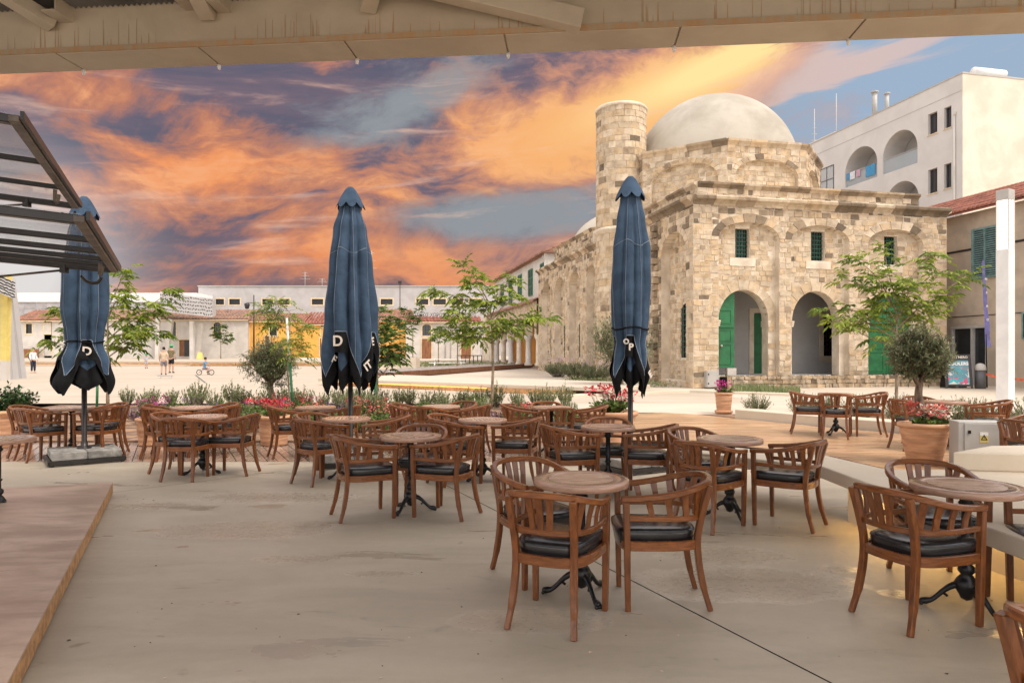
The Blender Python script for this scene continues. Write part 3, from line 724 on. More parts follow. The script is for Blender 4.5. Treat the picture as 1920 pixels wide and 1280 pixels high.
# left side wall
lops = [(.60, 2.95, .3, 5.6, 6.5)] + [(11.5, 13.1, .3, 5.9, 6.5), (14.3, 16.5, .3, 5.6, 6.5), (17.4, 19.8, .3, 5.5, 6.5), (20.7, 23.2, .3, 5.5, 6.5)]
L = 24.2
sw_ = MB(); wall_band(sw_, LF, .0, L, 0, 7.35, lops, 0, .42)
lw = [(x0 + (x1 - x0) / 2 - .46, x0 + (x1 - x0) / 2 + .46, 1.2, 3.2, 3.46) for x0, x1, *_r in lops]
lw[0] = (.93, 1.92, 1.22, 3.2, 3.5)
wall_band(sw_, LF, .2, L - .3, 0, 7.2, lw, .42, .28)
sw_.box(.85, 3.6, 0, 6, L, 7.3)
side = sw_.build('side_wall', M['mortar'], mosque)
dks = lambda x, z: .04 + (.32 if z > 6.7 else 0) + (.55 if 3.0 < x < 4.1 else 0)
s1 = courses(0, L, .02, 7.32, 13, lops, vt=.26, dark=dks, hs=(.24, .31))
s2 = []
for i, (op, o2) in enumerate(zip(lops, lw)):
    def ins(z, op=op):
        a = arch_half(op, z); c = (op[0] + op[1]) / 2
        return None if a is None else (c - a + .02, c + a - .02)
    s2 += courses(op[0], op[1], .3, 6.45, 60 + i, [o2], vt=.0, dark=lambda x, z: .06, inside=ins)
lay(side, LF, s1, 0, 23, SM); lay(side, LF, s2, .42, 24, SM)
for i, op in enumerate(lops): ring(side, LF, op, 0, .4, .26, 51 + i, SM, single=False, dark=.2)
for i, (x0, x1, zb, zs, zt) in enumerate(lw): window(mosque, LF, x0 + .02, x1 - .02, zb, zt, .445, fw=0, gm='dark', bars=3, hbars=9, bm='greendark', arch=.22)
rng = random.Random(90)          # rough toothing of a torn off wall
tb = MB()
for k in range(24):
    z = .15 + k * .29; x = 3.25 + rng.uniform(-.08, .08)
    c = stone_tint(rng, .75); d = rng.uniform(.05, .30)
    block(tb, LF, x, x + rng.uniform(.35, .62), z, z + .24, 0, d, rng, c)
tag(tb.build('toothing', SM, side), kind='stuff')

# cornices and attic
def cornice(name, path, prof, parent, mi='stone', seed=1, dark=.55, lens=(.5, 1.0)):
    """moulded course laid as separate blocks; path in plan, prof = (out, z) pairs"""
    b = MB(); rng = random.Random(seed)
    for (p, q) in zip(path, path[1:]):
        p, q = V(*p, 0), V(*q, 0); d = (q - p); Ln = d.length; d.normalize(); n = V(d.y, -d.x, 0); s = 0
        while s < Ln - .02:
            e = min(Ln, s + rng.uniform(*lens)); e = Ln if Ln - e < .2 else e
            A = p + d * (s + .004); B = p + d * (e - .004); j = rng.uniform(-.012, .012); m = len(prof); c = stone_tint(rng, dark)
            vs = [(A.x + n.x * (o + j), A.y + n.y * (o + j), z) for o, z in prof] + [(B.x + n.x * (o + j), B.y + n.y * (o + j), z) for o, z in prof]
            b.add(vs, [(i, i + 1, m + i + 1, m + i) for i in range(m - 1)] + [tuple(range(m)), tuple(range(2 * m - 1, m - 1, -1))], c=c); s = e
    return tag(b.build(name, M[mi], parent), kind='stuff')
prof = [(-.35, 7.28), (.03, 7.28), (.06, 7.36), (.14, 7.44), (.26, 7.50), (.28, 7.60), (.20, 7.66), (-.35, 7.70)]
cornice('cornice', [(0, L), (0, -.0), (W, -.0), (W, 8)], prof, mosque, seed=4, dark=.68)
MB().box(.05, .05, 7.0, W - .05, 12, 7.6).build('roof', M['dome'], mosque)
at = MB(); at.box(.40, .40, 7.6, 10.85, 4.2, 8.12); at.box(.42, 4.2, 7.6, 3.0, 9.0, 8.10)
attic = at.build('attic', M['mortar'], mosque)
lay(attic, FR, courses(.40, 10.85, 7.66, 8.12, 14, dark=lambda x, z: .3, hs=(.2, .25)), .40, 25, SM)
lay(attic, LF, courses(.40, 9.0, 7.66, 8.12, 15, dark=lambda x, z: .35, hs=(.2, .25)), .40, 26, SM)
prof2 = [(-.3, 8.08), (.02, 8.08), (.08, 8.16), (.15, 8.22), (.16, 8.30), (-.3, 8.34)]
cornice('attic_cornice', [(.40, 9.0), (.40, .40), (10.85, .40), (10.85, 4)], prof2, attic, seed=6, dark=.7)

# octagonal drum
DC = V(5.4, 8.2); RO = 5.3; RI = RO * math.cos(PI / 8); fwid = 2 * RO * math.sin(PI / 8)
drum = MB().poly([(DC.x + (RO - .30) * math.cos(PI / 8 + k * PI / 4), DC.y + (RO - .30) * math.sin(PI / 8 + k * PI / 4)) for k in range(8)], 7.6, 10.9).build('drum', M['mortar'], mosque)
path = []
for k, ang in enumerate((-135, -90, -45, 180)):
    a = R(ang); n = V(math.cos(a), math.sin(a), 0); t = V(-n.y, n.x, 0)
    fr = frame((DC.x + n.x * RI - t.x * fwid / 2, DC.y + n.y * RI - t.y * fwid / 2, 0), (t.x, t.y, 0), (-n.x, -n.y, 0))
    op = (.42, fwid - .42, 7.6, 9.55, 10.32); b = MB(); wall_band(b, fr, 0, fwid, 7.6, 10.9, [op], 0, .20); wb = (fwid / 2 - .18, fwid / 2 + .22, 8.35, 8.95, 8.95)
    wall_band(b, fr, .3, fwid - .3, 7.6, 10.5, [wb], .2, .3)
    face = b.build('drum_face', M['mortar'], mosque)
    big = ang in (-135, -90)
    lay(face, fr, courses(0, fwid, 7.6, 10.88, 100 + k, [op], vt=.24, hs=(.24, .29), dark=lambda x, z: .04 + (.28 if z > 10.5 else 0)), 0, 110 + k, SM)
    def ins(z, op=op):
        q = arch_half(op, z); c = (op[0] + op[1]) / 2; return None if q is None else (c - q + .02, c + q - .02)
    lay(face, fr, courses(.42, fwid - .42, 7.6, 10.28, 120 + k, [wb], inside=ins), .2, 130 + k, SM)
    ring(face, fr, op, 0, .12, .24, 140 + k, SM, n=13, single=False, dark=.3)
    window(mosque, fr, wb[0], wb[1], wb[2], wb[3], .32, fw=0, gm='dark', bars=2, hbars=2, bm='greendark')
pts = [(DC.x + RO * math.cos(PI / 8 + k * PI / 4), DC.y + RO * math.sin(PI / 8 + k * PI / 4)) for k in (3, 4, 5, 6, 7, 8)]
cornice('drum_cornice', pts, [(-.7, 10.84), (.03, 10.84), (.07, 10.94), (.16, 11.04), (.17, 11.14), (-.7, 11.22)], mosque, seed=9, dark=.68)
MB().lathe([(4.22 * math.cos(PI / 2 * k / 20), 10.70 + 4.22 * math.sin(PI / 2 * k / 20)) for k in range(-3, 21)], 64, DC.x, DC.y).build('dome', M['dome'], mosque)

# rear hall: stepped parapet and second dome
b = MB(); rp = [(.5, 21.6), (.5, 13.5), (1.5, 12.2), (6.5, 12.2), (6.5, 22.6), (1.5, 22.6)]
b.poly(rp, 7.3, 8.72); hall = b.build('rear_hall', M['mortar'], mosque)
lay(hall, LF, courses(13.5, 21.6, 7.66, 8.7, 16, dark=lambda x, z: .4), .5, 27, SM)
cornice('hall_cornice', [(1.5, 22.6), (.5, 21.6), (.5, 13.5), (1.5, 12.2), (6.5, 12.2)], [(-.3, 8.68), (.03, 8.68), (.10, 8.78), (.16, 8.86), (-.3, 8.94)], hall, seed=12, dark=.45)
MB().lathe([(3.45 * math.cos(PI / 2 * k / 14), 8.0 + 2.8 * math.sin(PI / 2 * k / 14)) for k in range(0, 15)], 48, 3.95, 17.6).build('dome', M['dome'], mosque)

# ------------------------------------------------------------------ minaret stump
mc = Vector((7.17 - .2147 * 7.7, 27 + .9767 * 7.7, 0))
minaret = thing('minaret', 'round limestone minaret stump rising beside the pale dome', 'tower', mc, RZ)
MB().lathe([(1.24, 0), (1.24, 13.55), (1.0, 13.55), (1.0, 13.3)], 40).build('core', M['mortar'], minaret)
rng = random.Random(17); sts = []
circ = 2 * PI * 1.24; z = .1
while z < 13.4:
    h = rng.uniform(.27, .36); x = rng.uniform(0, .3)
    x_end = x + circ
    while x < x_end - .1:
        w_ = rng.uniform(.34, .62)
        if x_end - x - w_ < .2: w_ = x_end - x
        sts.append((x + .012, x + w_ - .012, z + .012, min(13.5, z + h) - .012, stone_tint(rng, .03 + (.2 if z > 12.6 else 0)))); x += w_
    z += h
def curved(b, s):
    d = 1.24 + rng.uniform(.008, .032); vs = []
    a0, a1 = s[0] / 1.24, s[1] / 1.24; am = (a0 + a1) / 2
    for r_ in (d, 1.235):
        for zz in (s[2], s[3]):
            for a in (a0, am, a1): vs.append((r_ * math.cos(a), r_ * math.sin(a), zz))
    b.add(vs, [(0, 1, 4, 3), (1, 2, 5, 4), (0, 1, 7, 6), (1, 2, 8, 7), (3, 4, 10, 9), (4, 5, 11, 10), (0, 3, 9, 6), (2, 5, 11, 8)], c=s[4])
def vis(s):
    a = (s[0] + s[1]) / 2 / 1.24; d = math.cos(a - R(-110)); return -(d if (s[2] > 6 or d > .2) else -2)
sts.sort(key=vis); rest = MB()
for i, s in enumerate(sts):
    if i < 300: b = MB(); curved(b, s); b.build('stone', SM, minaret)
    else: curved(rest, s)
tag(rest.build('stones', SM, minaret), kind='stuff')
MB().lathe([(1.26, 7.25), (1.30, 7.28), (1.40, 7.38), (1.42, 7.46), (1.34, 7.54), (1.25, 7.58)], 40).build('string_course', M['mortar'], minaret)
MB().lathe([(1.24, 13.48), (1.30, 13.50), (1.32, 13.60), (1.26, 13.66), (.95, 13.66)], 40).build('coping', M['mortar'], minaret)

# ------------------------------------------------------------------ white apartment block on the right
apt = thing('apartment_block', 'white apartment block with arched balconies behind the stone building', 'building', (26.4, 40.0, 0), RZ)
TOP = 17.75
wb_ = MB()
balc = [(3.32, 6.28, 13.4, 14.42, 15.9), (6.78, 9.95, 13.4, 14.40, 15.9)]
balc2 = [(3.2, 6.1, 10.0, 11.1, 12.55), (6.78, 9.95, 10.0, 11.1, 12.55)]
sq = [(.78, 1.30, 14.85, 16.12, 16.12), (1.80, 2.50, 14.85, 16.15, 16.15)]; sq2 = [(.78, 1.30, 11.25, 12.72, 12.72), (1.80, 2.50, 11.2, 12.70, 12.70)]
wall_band(wb_, LF, 0, 26, 13.0, TOP, balc + sq, 0, 1.6); wall_band(wb_, LF, 0, 26, 9.5, 13.0, balc2 + sq2, 0, 1.6); wall_band(wb_, LF, 0, 26, 0, 9.5, [], 0, 1.6)
sh = wb_.build('side_wall', M['aptwhite'], apt)
MB().box(.001, -.003, 0, 22, .25, TOP - .002).build('end_wall', M['cream'], apt)
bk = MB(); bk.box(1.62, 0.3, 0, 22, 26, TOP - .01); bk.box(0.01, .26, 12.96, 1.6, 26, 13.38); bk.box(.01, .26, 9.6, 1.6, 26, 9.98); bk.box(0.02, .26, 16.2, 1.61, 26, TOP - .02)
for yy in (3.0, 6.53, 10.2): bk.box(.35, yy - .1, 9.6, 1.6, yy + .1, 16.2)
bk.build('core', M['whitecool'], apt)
gr = MB(); gr.box(-.012, .02, 16.72, 0, 26, 16.76); gr.box(-.03, -.03, TOP - .04, .3, 26, TOP + .05); gr.box(.3, -.03, TOP - .04, 22, .25, TOP + .05)
gr.build('parapet_cap', M['grey'], apt)
MB().box(1.4, 12.9, TOP, 8, 20, TOP + .8).build('roof_room', M['cream'], apt)
for (x0, x1, zb, zs, zt) in balc + balc2:
    g_ = MB(); g_.box(.10, x0 + .02, zb + .02, .13, x1 - .02, zb + .95); ba = g_.build('balustrade', M['balglass'], apt)
    MB().box(.06, x0, zb + .96, .15, x1, zb + 1.0).build('handrail', M['grey'], ba)
    q = MB().box(1.585, x0 + .15, zb, 1.62, x0 + 1.1, zb + 2.05).build('balcony_door', M['glass'], apt)
    MB().box(1.56, x0 + .08, zb, 1.584, x0 + .15, zb + 2.1).box(1.56, x0 + 1.1, zb, 1.584, x0 + 1.17, zb + 2.1).build('frame', M['greydark'], q)
lau = MB(); rng = random.Random(2)
LA = thing('laundry', 'blue and white laundry hung on the farther arched balcony', 'laundry', (26.4, 40.0, 0), RZ)
for k, (m_, y0, wdt, hh) in enumerate((('c_blue', 7.0, .9, .75), ('c_white', 9.0, .5, .55), ('c_pink', 8.45, .4, .5), ('c_blue', 9.55, .28, .5))):
    b = MB(); n = 6
    vs = [(.035 + .012 * math.sin(i * 2 + k), y0 + wdt * i / n, 14.40 - (hh if j else 0)) for j in (0, 1) for i in range(n + 1)]
    vs += [(v[0] - .012, v[1], v[2]) for v in vs]
    fs = [(i, i + 1, n + 2 + i, n + 1 + i) for i in range(n)]; o_ = 2 * (n + 1); fs += [tuple(o_ + i for i in f) for f in fs]
    b.add(vs, fs, 0, True); b.build('cloth', M[m_], LA)
for (x0, x1, zb, zs, zt) in sq + sq2:
    wi = window(apt, LF, x0, x1, zb, zt, .22, fw=0, gm='glass'); b = MB()
    ym = (x0 + x1) / 2; b.box(.18, ym - .02, zb, .215, ym + .02, zt); b.box(.17, x0, zb, .215, x0 + .05, zt); b.box(.17, x1 - .05, zb, .215, x1, zt); b.build('frame', M['greydark'], wi)
    MB().box(-.05, x0 - .05, zb - .07, .2, x1 + .05, zb - .003).build('sill', M['trim'], wi)
wi = window(apt, LF, 11.2, 13.4, 13.5, 15.4, -.01, fw=.05, fm='greydark', gm='balglass', bars=2, hbars=1, bm='greydark')
dp = MB().tube([(-.07, .5, 1), (-.07, .5, 15.4)], .06, 8).tube([(-.07, .5, 15.4), (-.02, .45, 15.6)], .06, 8).build('downpipe', M['white'], apt)
for (px, py, Y, h_, r_) in ((1640, 225, 47.5, 1.7, .16), (1663, 212, 46.6, 1.25, .13)):
    p = P(px, py, Y); f_ = thing('flue', 'thin roof flue on the white apartment block, %s one' % ('taller' if h_ > 1.5 else 'shorter'), 'flue', (p.x, p.y, TOP + .01))
    MB().tube([(0, 0, 0), (0, 0, h_)], r_, 10).build('pipe', M['grey'], f_); MB().lathe([(r_ * 1.5, h_), (r_ * 1.6, h_ + .08), (0, h_ + .12)], 12).build('cowl', M['grey'], f_)
wt = thing('water_heater', 'white cylindrical water tank lying on the apartment roof corner', 'water tank', (28.6, 41.2, TOP + .05), RZ)
MB().tube([(-.9, 0, .42), (1.3, 0, .42)], .28, 16).build('tank', M['paint'], wt)
for xx in (-.7, 1.1): MB().beam((xx, -.3, 0), (xx, 0, .5), .06, .06).beam((xx, .3, 0), (xx, 0, .5), .06, .06).build('leg', M['grey'], wt)
for (px, top, bot, Y, lb) in ((1527, 200, 275, 60, 'spindly roof aerial with side arms left of the apartment block'), (1568, 172, 250, 58, 'bare straight aerial mast over the apartment block roof')):
    a = P(px, bot, Y); h_ = (bot - top) / F * Y; an = thing('aerial', lb, 'aerial', (a.x, a.y, a.z - 1.2))
    b = MB().tube([(0, 0, 0), (0, 0, h_ + 1.2)], .035, 6)
    b.build('mast', M['grey'], an)
    if 'side' in lb:
        b = MB()
        for k in range(4): b.tube([(-.4 + .08 * k, 0, 1.4 + .55 * k), (.4 - .08 * k, 0, 1.4 + .55 * k)], .02, 5)
        b.build('side_arm', M['grey'], an)

# ------------------------------------------------------------------ tan house with tiled roof on the right
WX = 20.6; tan = thing('tan_house', 'tan rendered house with red tile roof and teal shutters behind the lamp pillar', 'house', (WX, 27.5, 0), RZ)
TF = frame((0, 0, 0), (0, 1, 0), (1, 0, 0))
b = MB(); wall_band(b, TF, -14, 9, 0, 7.55, [(1.64, 3.45, .0, 2.55, 2.55)], 0, .3); b.box(.32, -14, 0, 8, 9, 7.5); b.build('wall', M['tan'], tan)
MB().box(-.03, -14, 5.9, -.002, 9, 5.99).box(-.025, -14, 3.02, -.002, 9, 3.05).build('string_course', M['steel_dark'], tan)
rf = MB().add([(-.45, -14, 7.56), (-.45, 9.3, 7.56), (4, 9.3, 9.3), (4, -14, 9.3), (-.45, -14, 7.50), (-.45, 9.3, 7.50), (4, 9.3, 9.2), (4, -14, 9.2)], [(0, 1, 2, 3), (4, 5, 6, 7), (0, 1, 5, 4), (1, 2, 6, 5), (2, 3, 7, 6), (3, 0, 4, 7)]).build('roof', M['redtile'], tan)
def tiles(parent, p0, p1, q0, n, r_, m_, name='tile'):
    """rows of half round tiles from eave line p0-p1 up to the ridge through q0"""
    p0, p1, q0 = V(*p0), V(*p1), V(*q0); up = q0 - p0; b = MB(); nrm = (p1 - p0).cross(up).normalized()
    if nrm.z < 0: nrm = -nrm
    e = (p1 - p0).normalized(); rows = 6
    for i in range(n):
        s = p0 + (p1 - p0) * (i + .5) / n
        for k in range(rows):
            A = s + up * (k / rows) + nrm * .02 * 1; B = s + up * ((k + 1.12) / rows) - nrm * .005; vs = []
            for (c_, rr) in ((A, r_), (B, r_ * .85)):
                for t in range(5): a = PI * t / 4; vs.append(c_ + e * rr * math.cos(a) + nrm * rr * math.sin(a))
            b.add(vs, [(t, t + 1, 6 + t, 5 + t) for t in range(4)] + [(0, 1, 2, 3, 4)], 0, True)
    return tag(b.build(name, M[m_], parent), kind='stuff')
tiles(rf, (-.47, -4, 7.58), (-.47, 9.2, 7.58), (4, -4, 9.32), 60, .10, 'redtile', 'tiles')
sw2 = MB().box(-.06, 1.10, 4.68, -.005, 2.22, 6.72).build('shutter_window', M['dark'], tan)
f_ = MB()
for (y0, z0, y1, z1) in ((1.02, 4.62, 1.13, 6.78), (2.19, 4.62, 2.30, 6.78), (1.13, 6.69, 2.19, 6.78), (1.13, 4.62, 2.19, 4.71)): f_.box(-.12, y0, z0, -.007, y1, z1)
f_.box(-.125, 1.63, 4.71, -.06, 1.69, 6.69); f_.build('frame', M['teal'], sw2)
for y0 in (1.14, 1.69):
    for k in range(21): z = 4.74 + k * .093; MB().add([(-.115, y0, z), (-.115, y0 + .49, z), (-.065, y0 + .49, z + .06), (-.065, y0, z + .06), (-.10, y0, z - .008), (-.10, y0 + .49, z - .008), (-.05, y0 + .49, z + .052), (-.05, y0, z + .052)], [(0, 1, 2, 3), (4, 5, 6, 7), (0, 1, 5, 4), (2, 3, 7, 6)]).build('slat', M['teal'], sw2)
sd_ = MB().box(.12, 1.64, 0, .16, 3.45, 2.5).build('glazed_door', M['glass'], tan); f_ = MB()
for y0 in (1.60, 2.32, 3.36): f_.box(-.04, y0, 0, .119, y0 + .09, 2.6)
f_.box(-.05, 1.6, 2.5, .119, 3.45, 2.62); f_.build('frame', M['grey'], sd_)
wi = window(tan, TF, -1.6, -.02, 3.05 - 1.02, 2.98, -.02, fw=.06, fm='teal', gm='dark', bars=7, hbars=0, bm='teal')
# ------------------------------------------------------------------ houses at the far end of the square
def house(name, label, px0, px1, py_e, Y, zb, wm, cat='house', depth=8, ops=(), py_r=None, rm='tile', hip=0.0, eave=.25, group=None):
    """long house facing the camera: wall with openings (pixel boxes), pitched roof up to the ridge row py_r"""
    x0, x1 = (px0 - 960) / F * Y, (px1 - 960) / F * Y; ze = CZ - (py_e - H0) / F * Y
    t = thing(name, label, cat, (x0, Y, zb), 0, group); Wd = x1 - x0; h = ze - zb
    fr = frame((0, 0, 0), (1, 0, 0), (0, 1, 0)); loc = []
    for (a, b_, c, d, *k) in ops:
        loc.append(((a - px0) / F * Y, (b_ - px0) / F * Y, max(0, CZ - (d - H0) / F * Y - zb), CZ - (c - H0) / F * Y - zb, *k))
    b = MB(); wall_band(b, fr, 0, Wd, 0, h, [(a, e, z0, z1 - (.3 if 'arch' in k else 0), z1) for a, e, z0, z1, *k in loc], 0, .3)
    b.box(.01, .301, 0, .3, depth, h).box(Wd - .3, .301, 0, Wd - .01, depth, h).box(.02, depth - .3, 0, Wd - .02, depth, h).box(.3, .9, 0, Wd - .3, 1.0, h)
    b.build('wall', M[wm], t)
    for (a, e, z0, z1, *k) in loc:
        ar = .3 if 'arch' in k else 0
        if 'door' in k:
            d = MB(); d.box(a, .16, z0, e, .22, z1); dd = d.build('door', M['doorwood'], t)
            MB().box(a - .14, -.04, z0, a - .002, .15, z1 + .14).box(e + .002, -.04, z0, e + .14, .15, z1 + .14).box(a, -.04, z1 + .002, e, .15, z1 + .14).build('frame', M['trim'], dd)
            if 'half' in k: MB().box(a + (e - a) * .45, .10, z0 + .02, e - .08, .158, z1 - .06).build('opening', M['dark'], dd)
        else: window(t, fr, a, e, z0, z1, .14, fw=.16, fm='trim', gm='dark' if 'lo' in k else 'glass', bars=2 if 'bar' in k else 1, hbars=3 if 'bar' in k else 0, bm='steel_dark', arch=ar, proud=.17)
    if py_r:
        zr = CZ - (py_r - H0) / F * (Y + depth / 2) - zb; r_ = MB(); hp = hip
        A = [(-.15, -eave, h), (Wd + .15, -eave, h), (Wd + .15 - hp, depth / 2, zr), (-.15 + hp, depth / 2, zr), (-.15, depth + eave, h), (Wd + .15, depth + eave, h)]
        B = [(x, y, z - .14) for x, y, z in A]
        r_.add(A + B, [(0, 1, 2, 3), (3, 2, 5, 4), (6, 7, 1, 0), (4, 5, 11, 10), (0, 3, 4, 10, 6), (1, 2, 5, 11, 7), (6, 7, 11, 10)])
        ro = r_.build('roof', M[rm], t)
        if rm != 'slate': tiles(ro, (-.15, -eave - .03, h + .02), (Wd + .15, -eave - .03, h + .02), (-.15, depth / 2, zr + .02), int(Wd / .42), .16, rm)
        g_ = MB().box(-.15, -eave - .10, h - .22, Wd + .15, -eave - .03, h - .10).build('gutter', M['trim'], t)
    return t, fr, Wd, h
h1, *_ = house('white_house', 'small white house with two small windows and clay roof at the far left', 28, 122, 600, 92, .42, 'white',
      ops=[(49, 60, 607, 625, 'bar'), (83, 94, 607, 625, 'bar'), (82, 97, 647, 667, 'door', 'half')], py_r=582, hip=5)
dl = MB().box(-2.6, -.9, 0, 0, -.8, 1.2).build('plank_screen', M['doorwood'], h1); dl.location = ((81 - 28) / F * 92, 0, 0)
h2, *_ = house('white_long_house', 'long white house with arched windows and brown door under a weathered clay roof', 124, 465, 598, 92, .42, 'white',
      ops=[(232, 247, 610, 630, 'bar'), (251, 262, 612, 631, 'bar'), (317, 330, 602, 630, 'arch', 'bar'), (336, 356, 637, 668, 'door', 'half'), (401, 414, 604, 630, 'arch', 'bar')], py_r=581, rm='tilegrey', hip=0)
house('yellow_house', 'ochre yellow house with clay roof between white house and blue parasol', 466, 566, 601, 92.5, .42, 'yellow', ops=[(506, 519, 610, 629, 'bar'), (497, 505, 630, 668, 'door')], py_r=588, rm='tile', hip=0)
house('ochre_house', 'smaller ochre house with hipped roof partly behind the blue parasol', 567, 700, 607, 92, .42, 'yellow', ops=[(602, 612, 614, 632, 'arch'), (600, 616, 634, 668, 'door')], py_r=586, rm='redtile', hip=2.5)
h5, fr5, W5, hh5 = house('ochre_gable_house', 'ochre house with clay roof right of the middle blue parasol', 701, 762, 600, 88, .42, 'yellow', ops=[], py_r=580, rm='tile', hip=0)
h6, fr6, W6, hh6 = house('white_hall', 'white hall with arched fanlights, brown doors and dark Greek lettering above its red roof', 761, 897, 602, 84, .35, 'white',
      ops=[(792, 808, 608, 629, 'arch', 'bar'), (866, 882, 608, 629, 'arch', 'bar')], py_r=594, rm='redtile', hip=0, depth=5)
for a in (791, 865):
    xa = (a - 761) / F * 84; dd = MB().box(xa, -.06, 0, xa + 1.17, -.005, 2.5).build('door', M['doorwood'], h6)
    MB().box(xa - .12, -.09, 0, xa - .003, -.004, 2.62).box(xa + 1.173, -.09, 0, xa + 1.30, -.004, 2.62).box(xa, -.09, 2.503, xa + 1.17, -.004, 2.62).build('frame', M['trim'], dd)
for a in (835, 845): xa = (a - 761) / F * 84; MB().tube([(xa, -.06, 0), (xa, -.06, hh6 - .2)], .05, 6).build('downpipe', M['grey'], h6)
lt = lettering('lettering', 'ΔΗΜΟΤΙΚΟΣ ΧΩΡΟΣ ΣΤΑΘΜΕΥΣΗΣ', .62, M['steel_dark'], h6, ((823 - 761) / F * 84, .9, hh6 + .80), (R(90), 0, 0), .03)
lt.scale = (.86, 1, 1)
# big warehouse behind
wh = thing('warehouse', 'long pale warehouse with a row of small framed windows behind the low houses', 'building', (-82, 118, .42), 0)
fw2 = frame((0, 0, 0), (1, 0, 0), (0, 1, 0)); wx = lambda px: (px - 960) / F * 118 + 82; wz = lambda py: CZ - (py - H0) / F * 118 - .42
tops = [(wx(a), wx(c), wz(571), wz(560.5), wz(560.5)) for a, c in ((405, 420), (430, 450), (492, 512), (523, 543), (585, 606), (640, 660), (714, 736), (781, 803), (813, 836), (847, 868), (880, 901))]
b = MB(); wall_band(b, fw2, wx(372), wx(1010), 0, wz(537), tops, 0, .4); b.box(wx(372) + .02, .41, 0, wx(1010), 30, wz(537) - .02); b.build('wall', M['whitecool'], wh)
for (x0, x1, z0, _, z1) in tops: window(wh, fw2, x0, x1, z0, z1, .2, fw=.22, fm='trim', gm='dark', proud=.24)
MB().box(wx(372) - .1, -.15, wz(537), wx(1010), 30, wz(535.4)).build('coping', M['grey'], wh)
cb = thing('clad_building', 'grey panel clad building with white roof edge at the far left', 'building', P(-60, 655, 112) - V(0, 0, 1.13), 0)
cw = 175 / F * 112; b = MB(); b.box(0, 0, 0, cw + 22, 12, 8.9); b.build('wall', M['clad'], cb)
MB().box(-.2, -.2, 8.9, cw + 22.2, 12, 10.4).build('roof_edge', M['paint'], cb)
b = MB(); pr = random.Random(4)
for r_ in range(8):
    for c_ in range(20): k = pr.uniform(.85, 1.12); b.box(c_ * 1.85 + .03, -.05, r_ * 1.1 + .03, c_ * 1.85 + 1.82, -.004, r_ * 1.1 + 1.07, c=(k, k, k * 1.02))
tag(b.build('panels', mat('clad_panel', (.42, .40, .40), .8, .08, 1, tint=True), cb), kind='stuff')
def masts(px, py0, py1, Y, lb):
    z0 = CZ - (py1 - H0) / F * Y; t = thing('aerial', lb, 'aerial', ((px - 960) / F * Y, Y, z0)); h = (py1 - py0) / F * Y
    b = MB().tube([(0, 0, 0), (0, 0, h)], .05, 5); b.build('mast', M['grey'], t)
    b = MB()
    for k in range(3): b.tube([(-.9 + .2 * k, 0, h * (.5 + .22 * k)), (.9 - .2 * k, 0, h * (.5 + .22 * k))], .03, 4)
    b.build('side_arm', M['grey'], t)
masts(572, 510, 536, 120, 'small roof aerial on the warehouse left of the middle parasol'); masts(604, 522, 536, 121, 'tiny roof aerial just left of the middle parasol'); masts(697, 470, 536, 119, 'tall roof aerial on the warehouse right of the middle parasol')
for (px, py0, py1, Y, lb) in ((476, 553, 610, 80, 'old style street lantern on thin post above the ochre roof'), (750, 530, 600, 105, 'slim floodlight mast rising behind the hall')):
    p = P(px, py1, Y); z0 = p.z; t = thing('street_lamp', lb, 'lamp post', (p.x, Y, .42)); hh = CZ - (py0 - H0) / F * Y - .42
    MB().tube([(0, 0, 0), (0, 0, hh)], [.12, .06], 6).build('post', M['steel_dark'], t)
    if 'lantern' in lb:
        MB().tube([(0, 0, hh - .9), (-.7, 0, hh - .9)], .04, 5).build('arm', M['steel_dark'], t); MB().lathe([(.05, 0), (.35, -.15), (.22, -.7), (0, -.75)], 8, -.8, 0, cz=hh - .9).build('lantern', M['steel_dark'], t)
    else: MB().box(-.25, -.2, hh - .2, .25, .2, hh + .25).build('floodlight', M['steel_dark'], t)

# two storey house with green shutters beyond the stone building, arcade below
ah = thing('shuttered_house', 'two storey white house with green shutters over a stone arcade beyond the stone building', 'house', (7.17 - .2147 * 24.6, 27 + .9767 * 24.6, .3), RZ)
Ln = 21.0
aro = [(k * 3.3 + .8, k * 3.3 + 3.4, 0, 2.9, 3.9) for k in range(6)]
b = MB(); wall_band(b, LF, .2, Ln, 2.35, 5.0, [(a, e, 2.35, z, t) for a, e, _, z, t in aro], 0, .5); b.box(0.001, Ln - 2.2, 0, .6, Ln + 3, 4.98); ar_w = b.build('arcade', M['mortar'], ah)
lay(ar_w, LF, courses(.2, Ln + 1, 2.5, 4.95, 200, aro, vt=.2, hs=(.3, .4), ws=(.5, .9)), 0, 201, SM)
for i, op in enumerate(aro): ring(ar_w, LF, op, 0, .2, .24, 210 + i, SM, n=9, single=False)
for k in range(7):
    y = k * 3.3 + .45
    MB().lathe([(.34, 0), (.34, .18), (.25, .25), (.23, 1.8), (.24, 1.95), (.36, 2.2), (.38, 2.38)], 12, .25, y).build('column', M['white'] if k % 2 else M['mortar'], ah)
MB().box(2.6, .2, 0, 3.0, Ln, 4.9).build('rear_wall', M['ochre'], ah)
b = MB(); b.box(.9, 0.3, 5.0, 9, Ln, 8.55).box(.6, .2, 0, 9, .3, 8.5); b.build('wall', M['white'], ah)
r_ = MB(); r_.add([(.5, -.1, 8.5), (.5, Ln + .4, 8.5), (4.9, Ln + .4, 10.4), (4.9, -.1, 10.4), (9.4, -.1, 8.5), (9.4, Ln + .4, 8.5)], [(0, 1, 2, 3), (3, 2, 5, 4), (0, 3, 4), (1, 2, 5), (0, 1, 5, 4)])
ro = r_.build('roof', M['tile'], ah); tiles(ro, (.48, -.1, 8.52), (.48, Ln + .4, 8.52), (4.9, -.1, 10.42), 50, .16, 'tile')
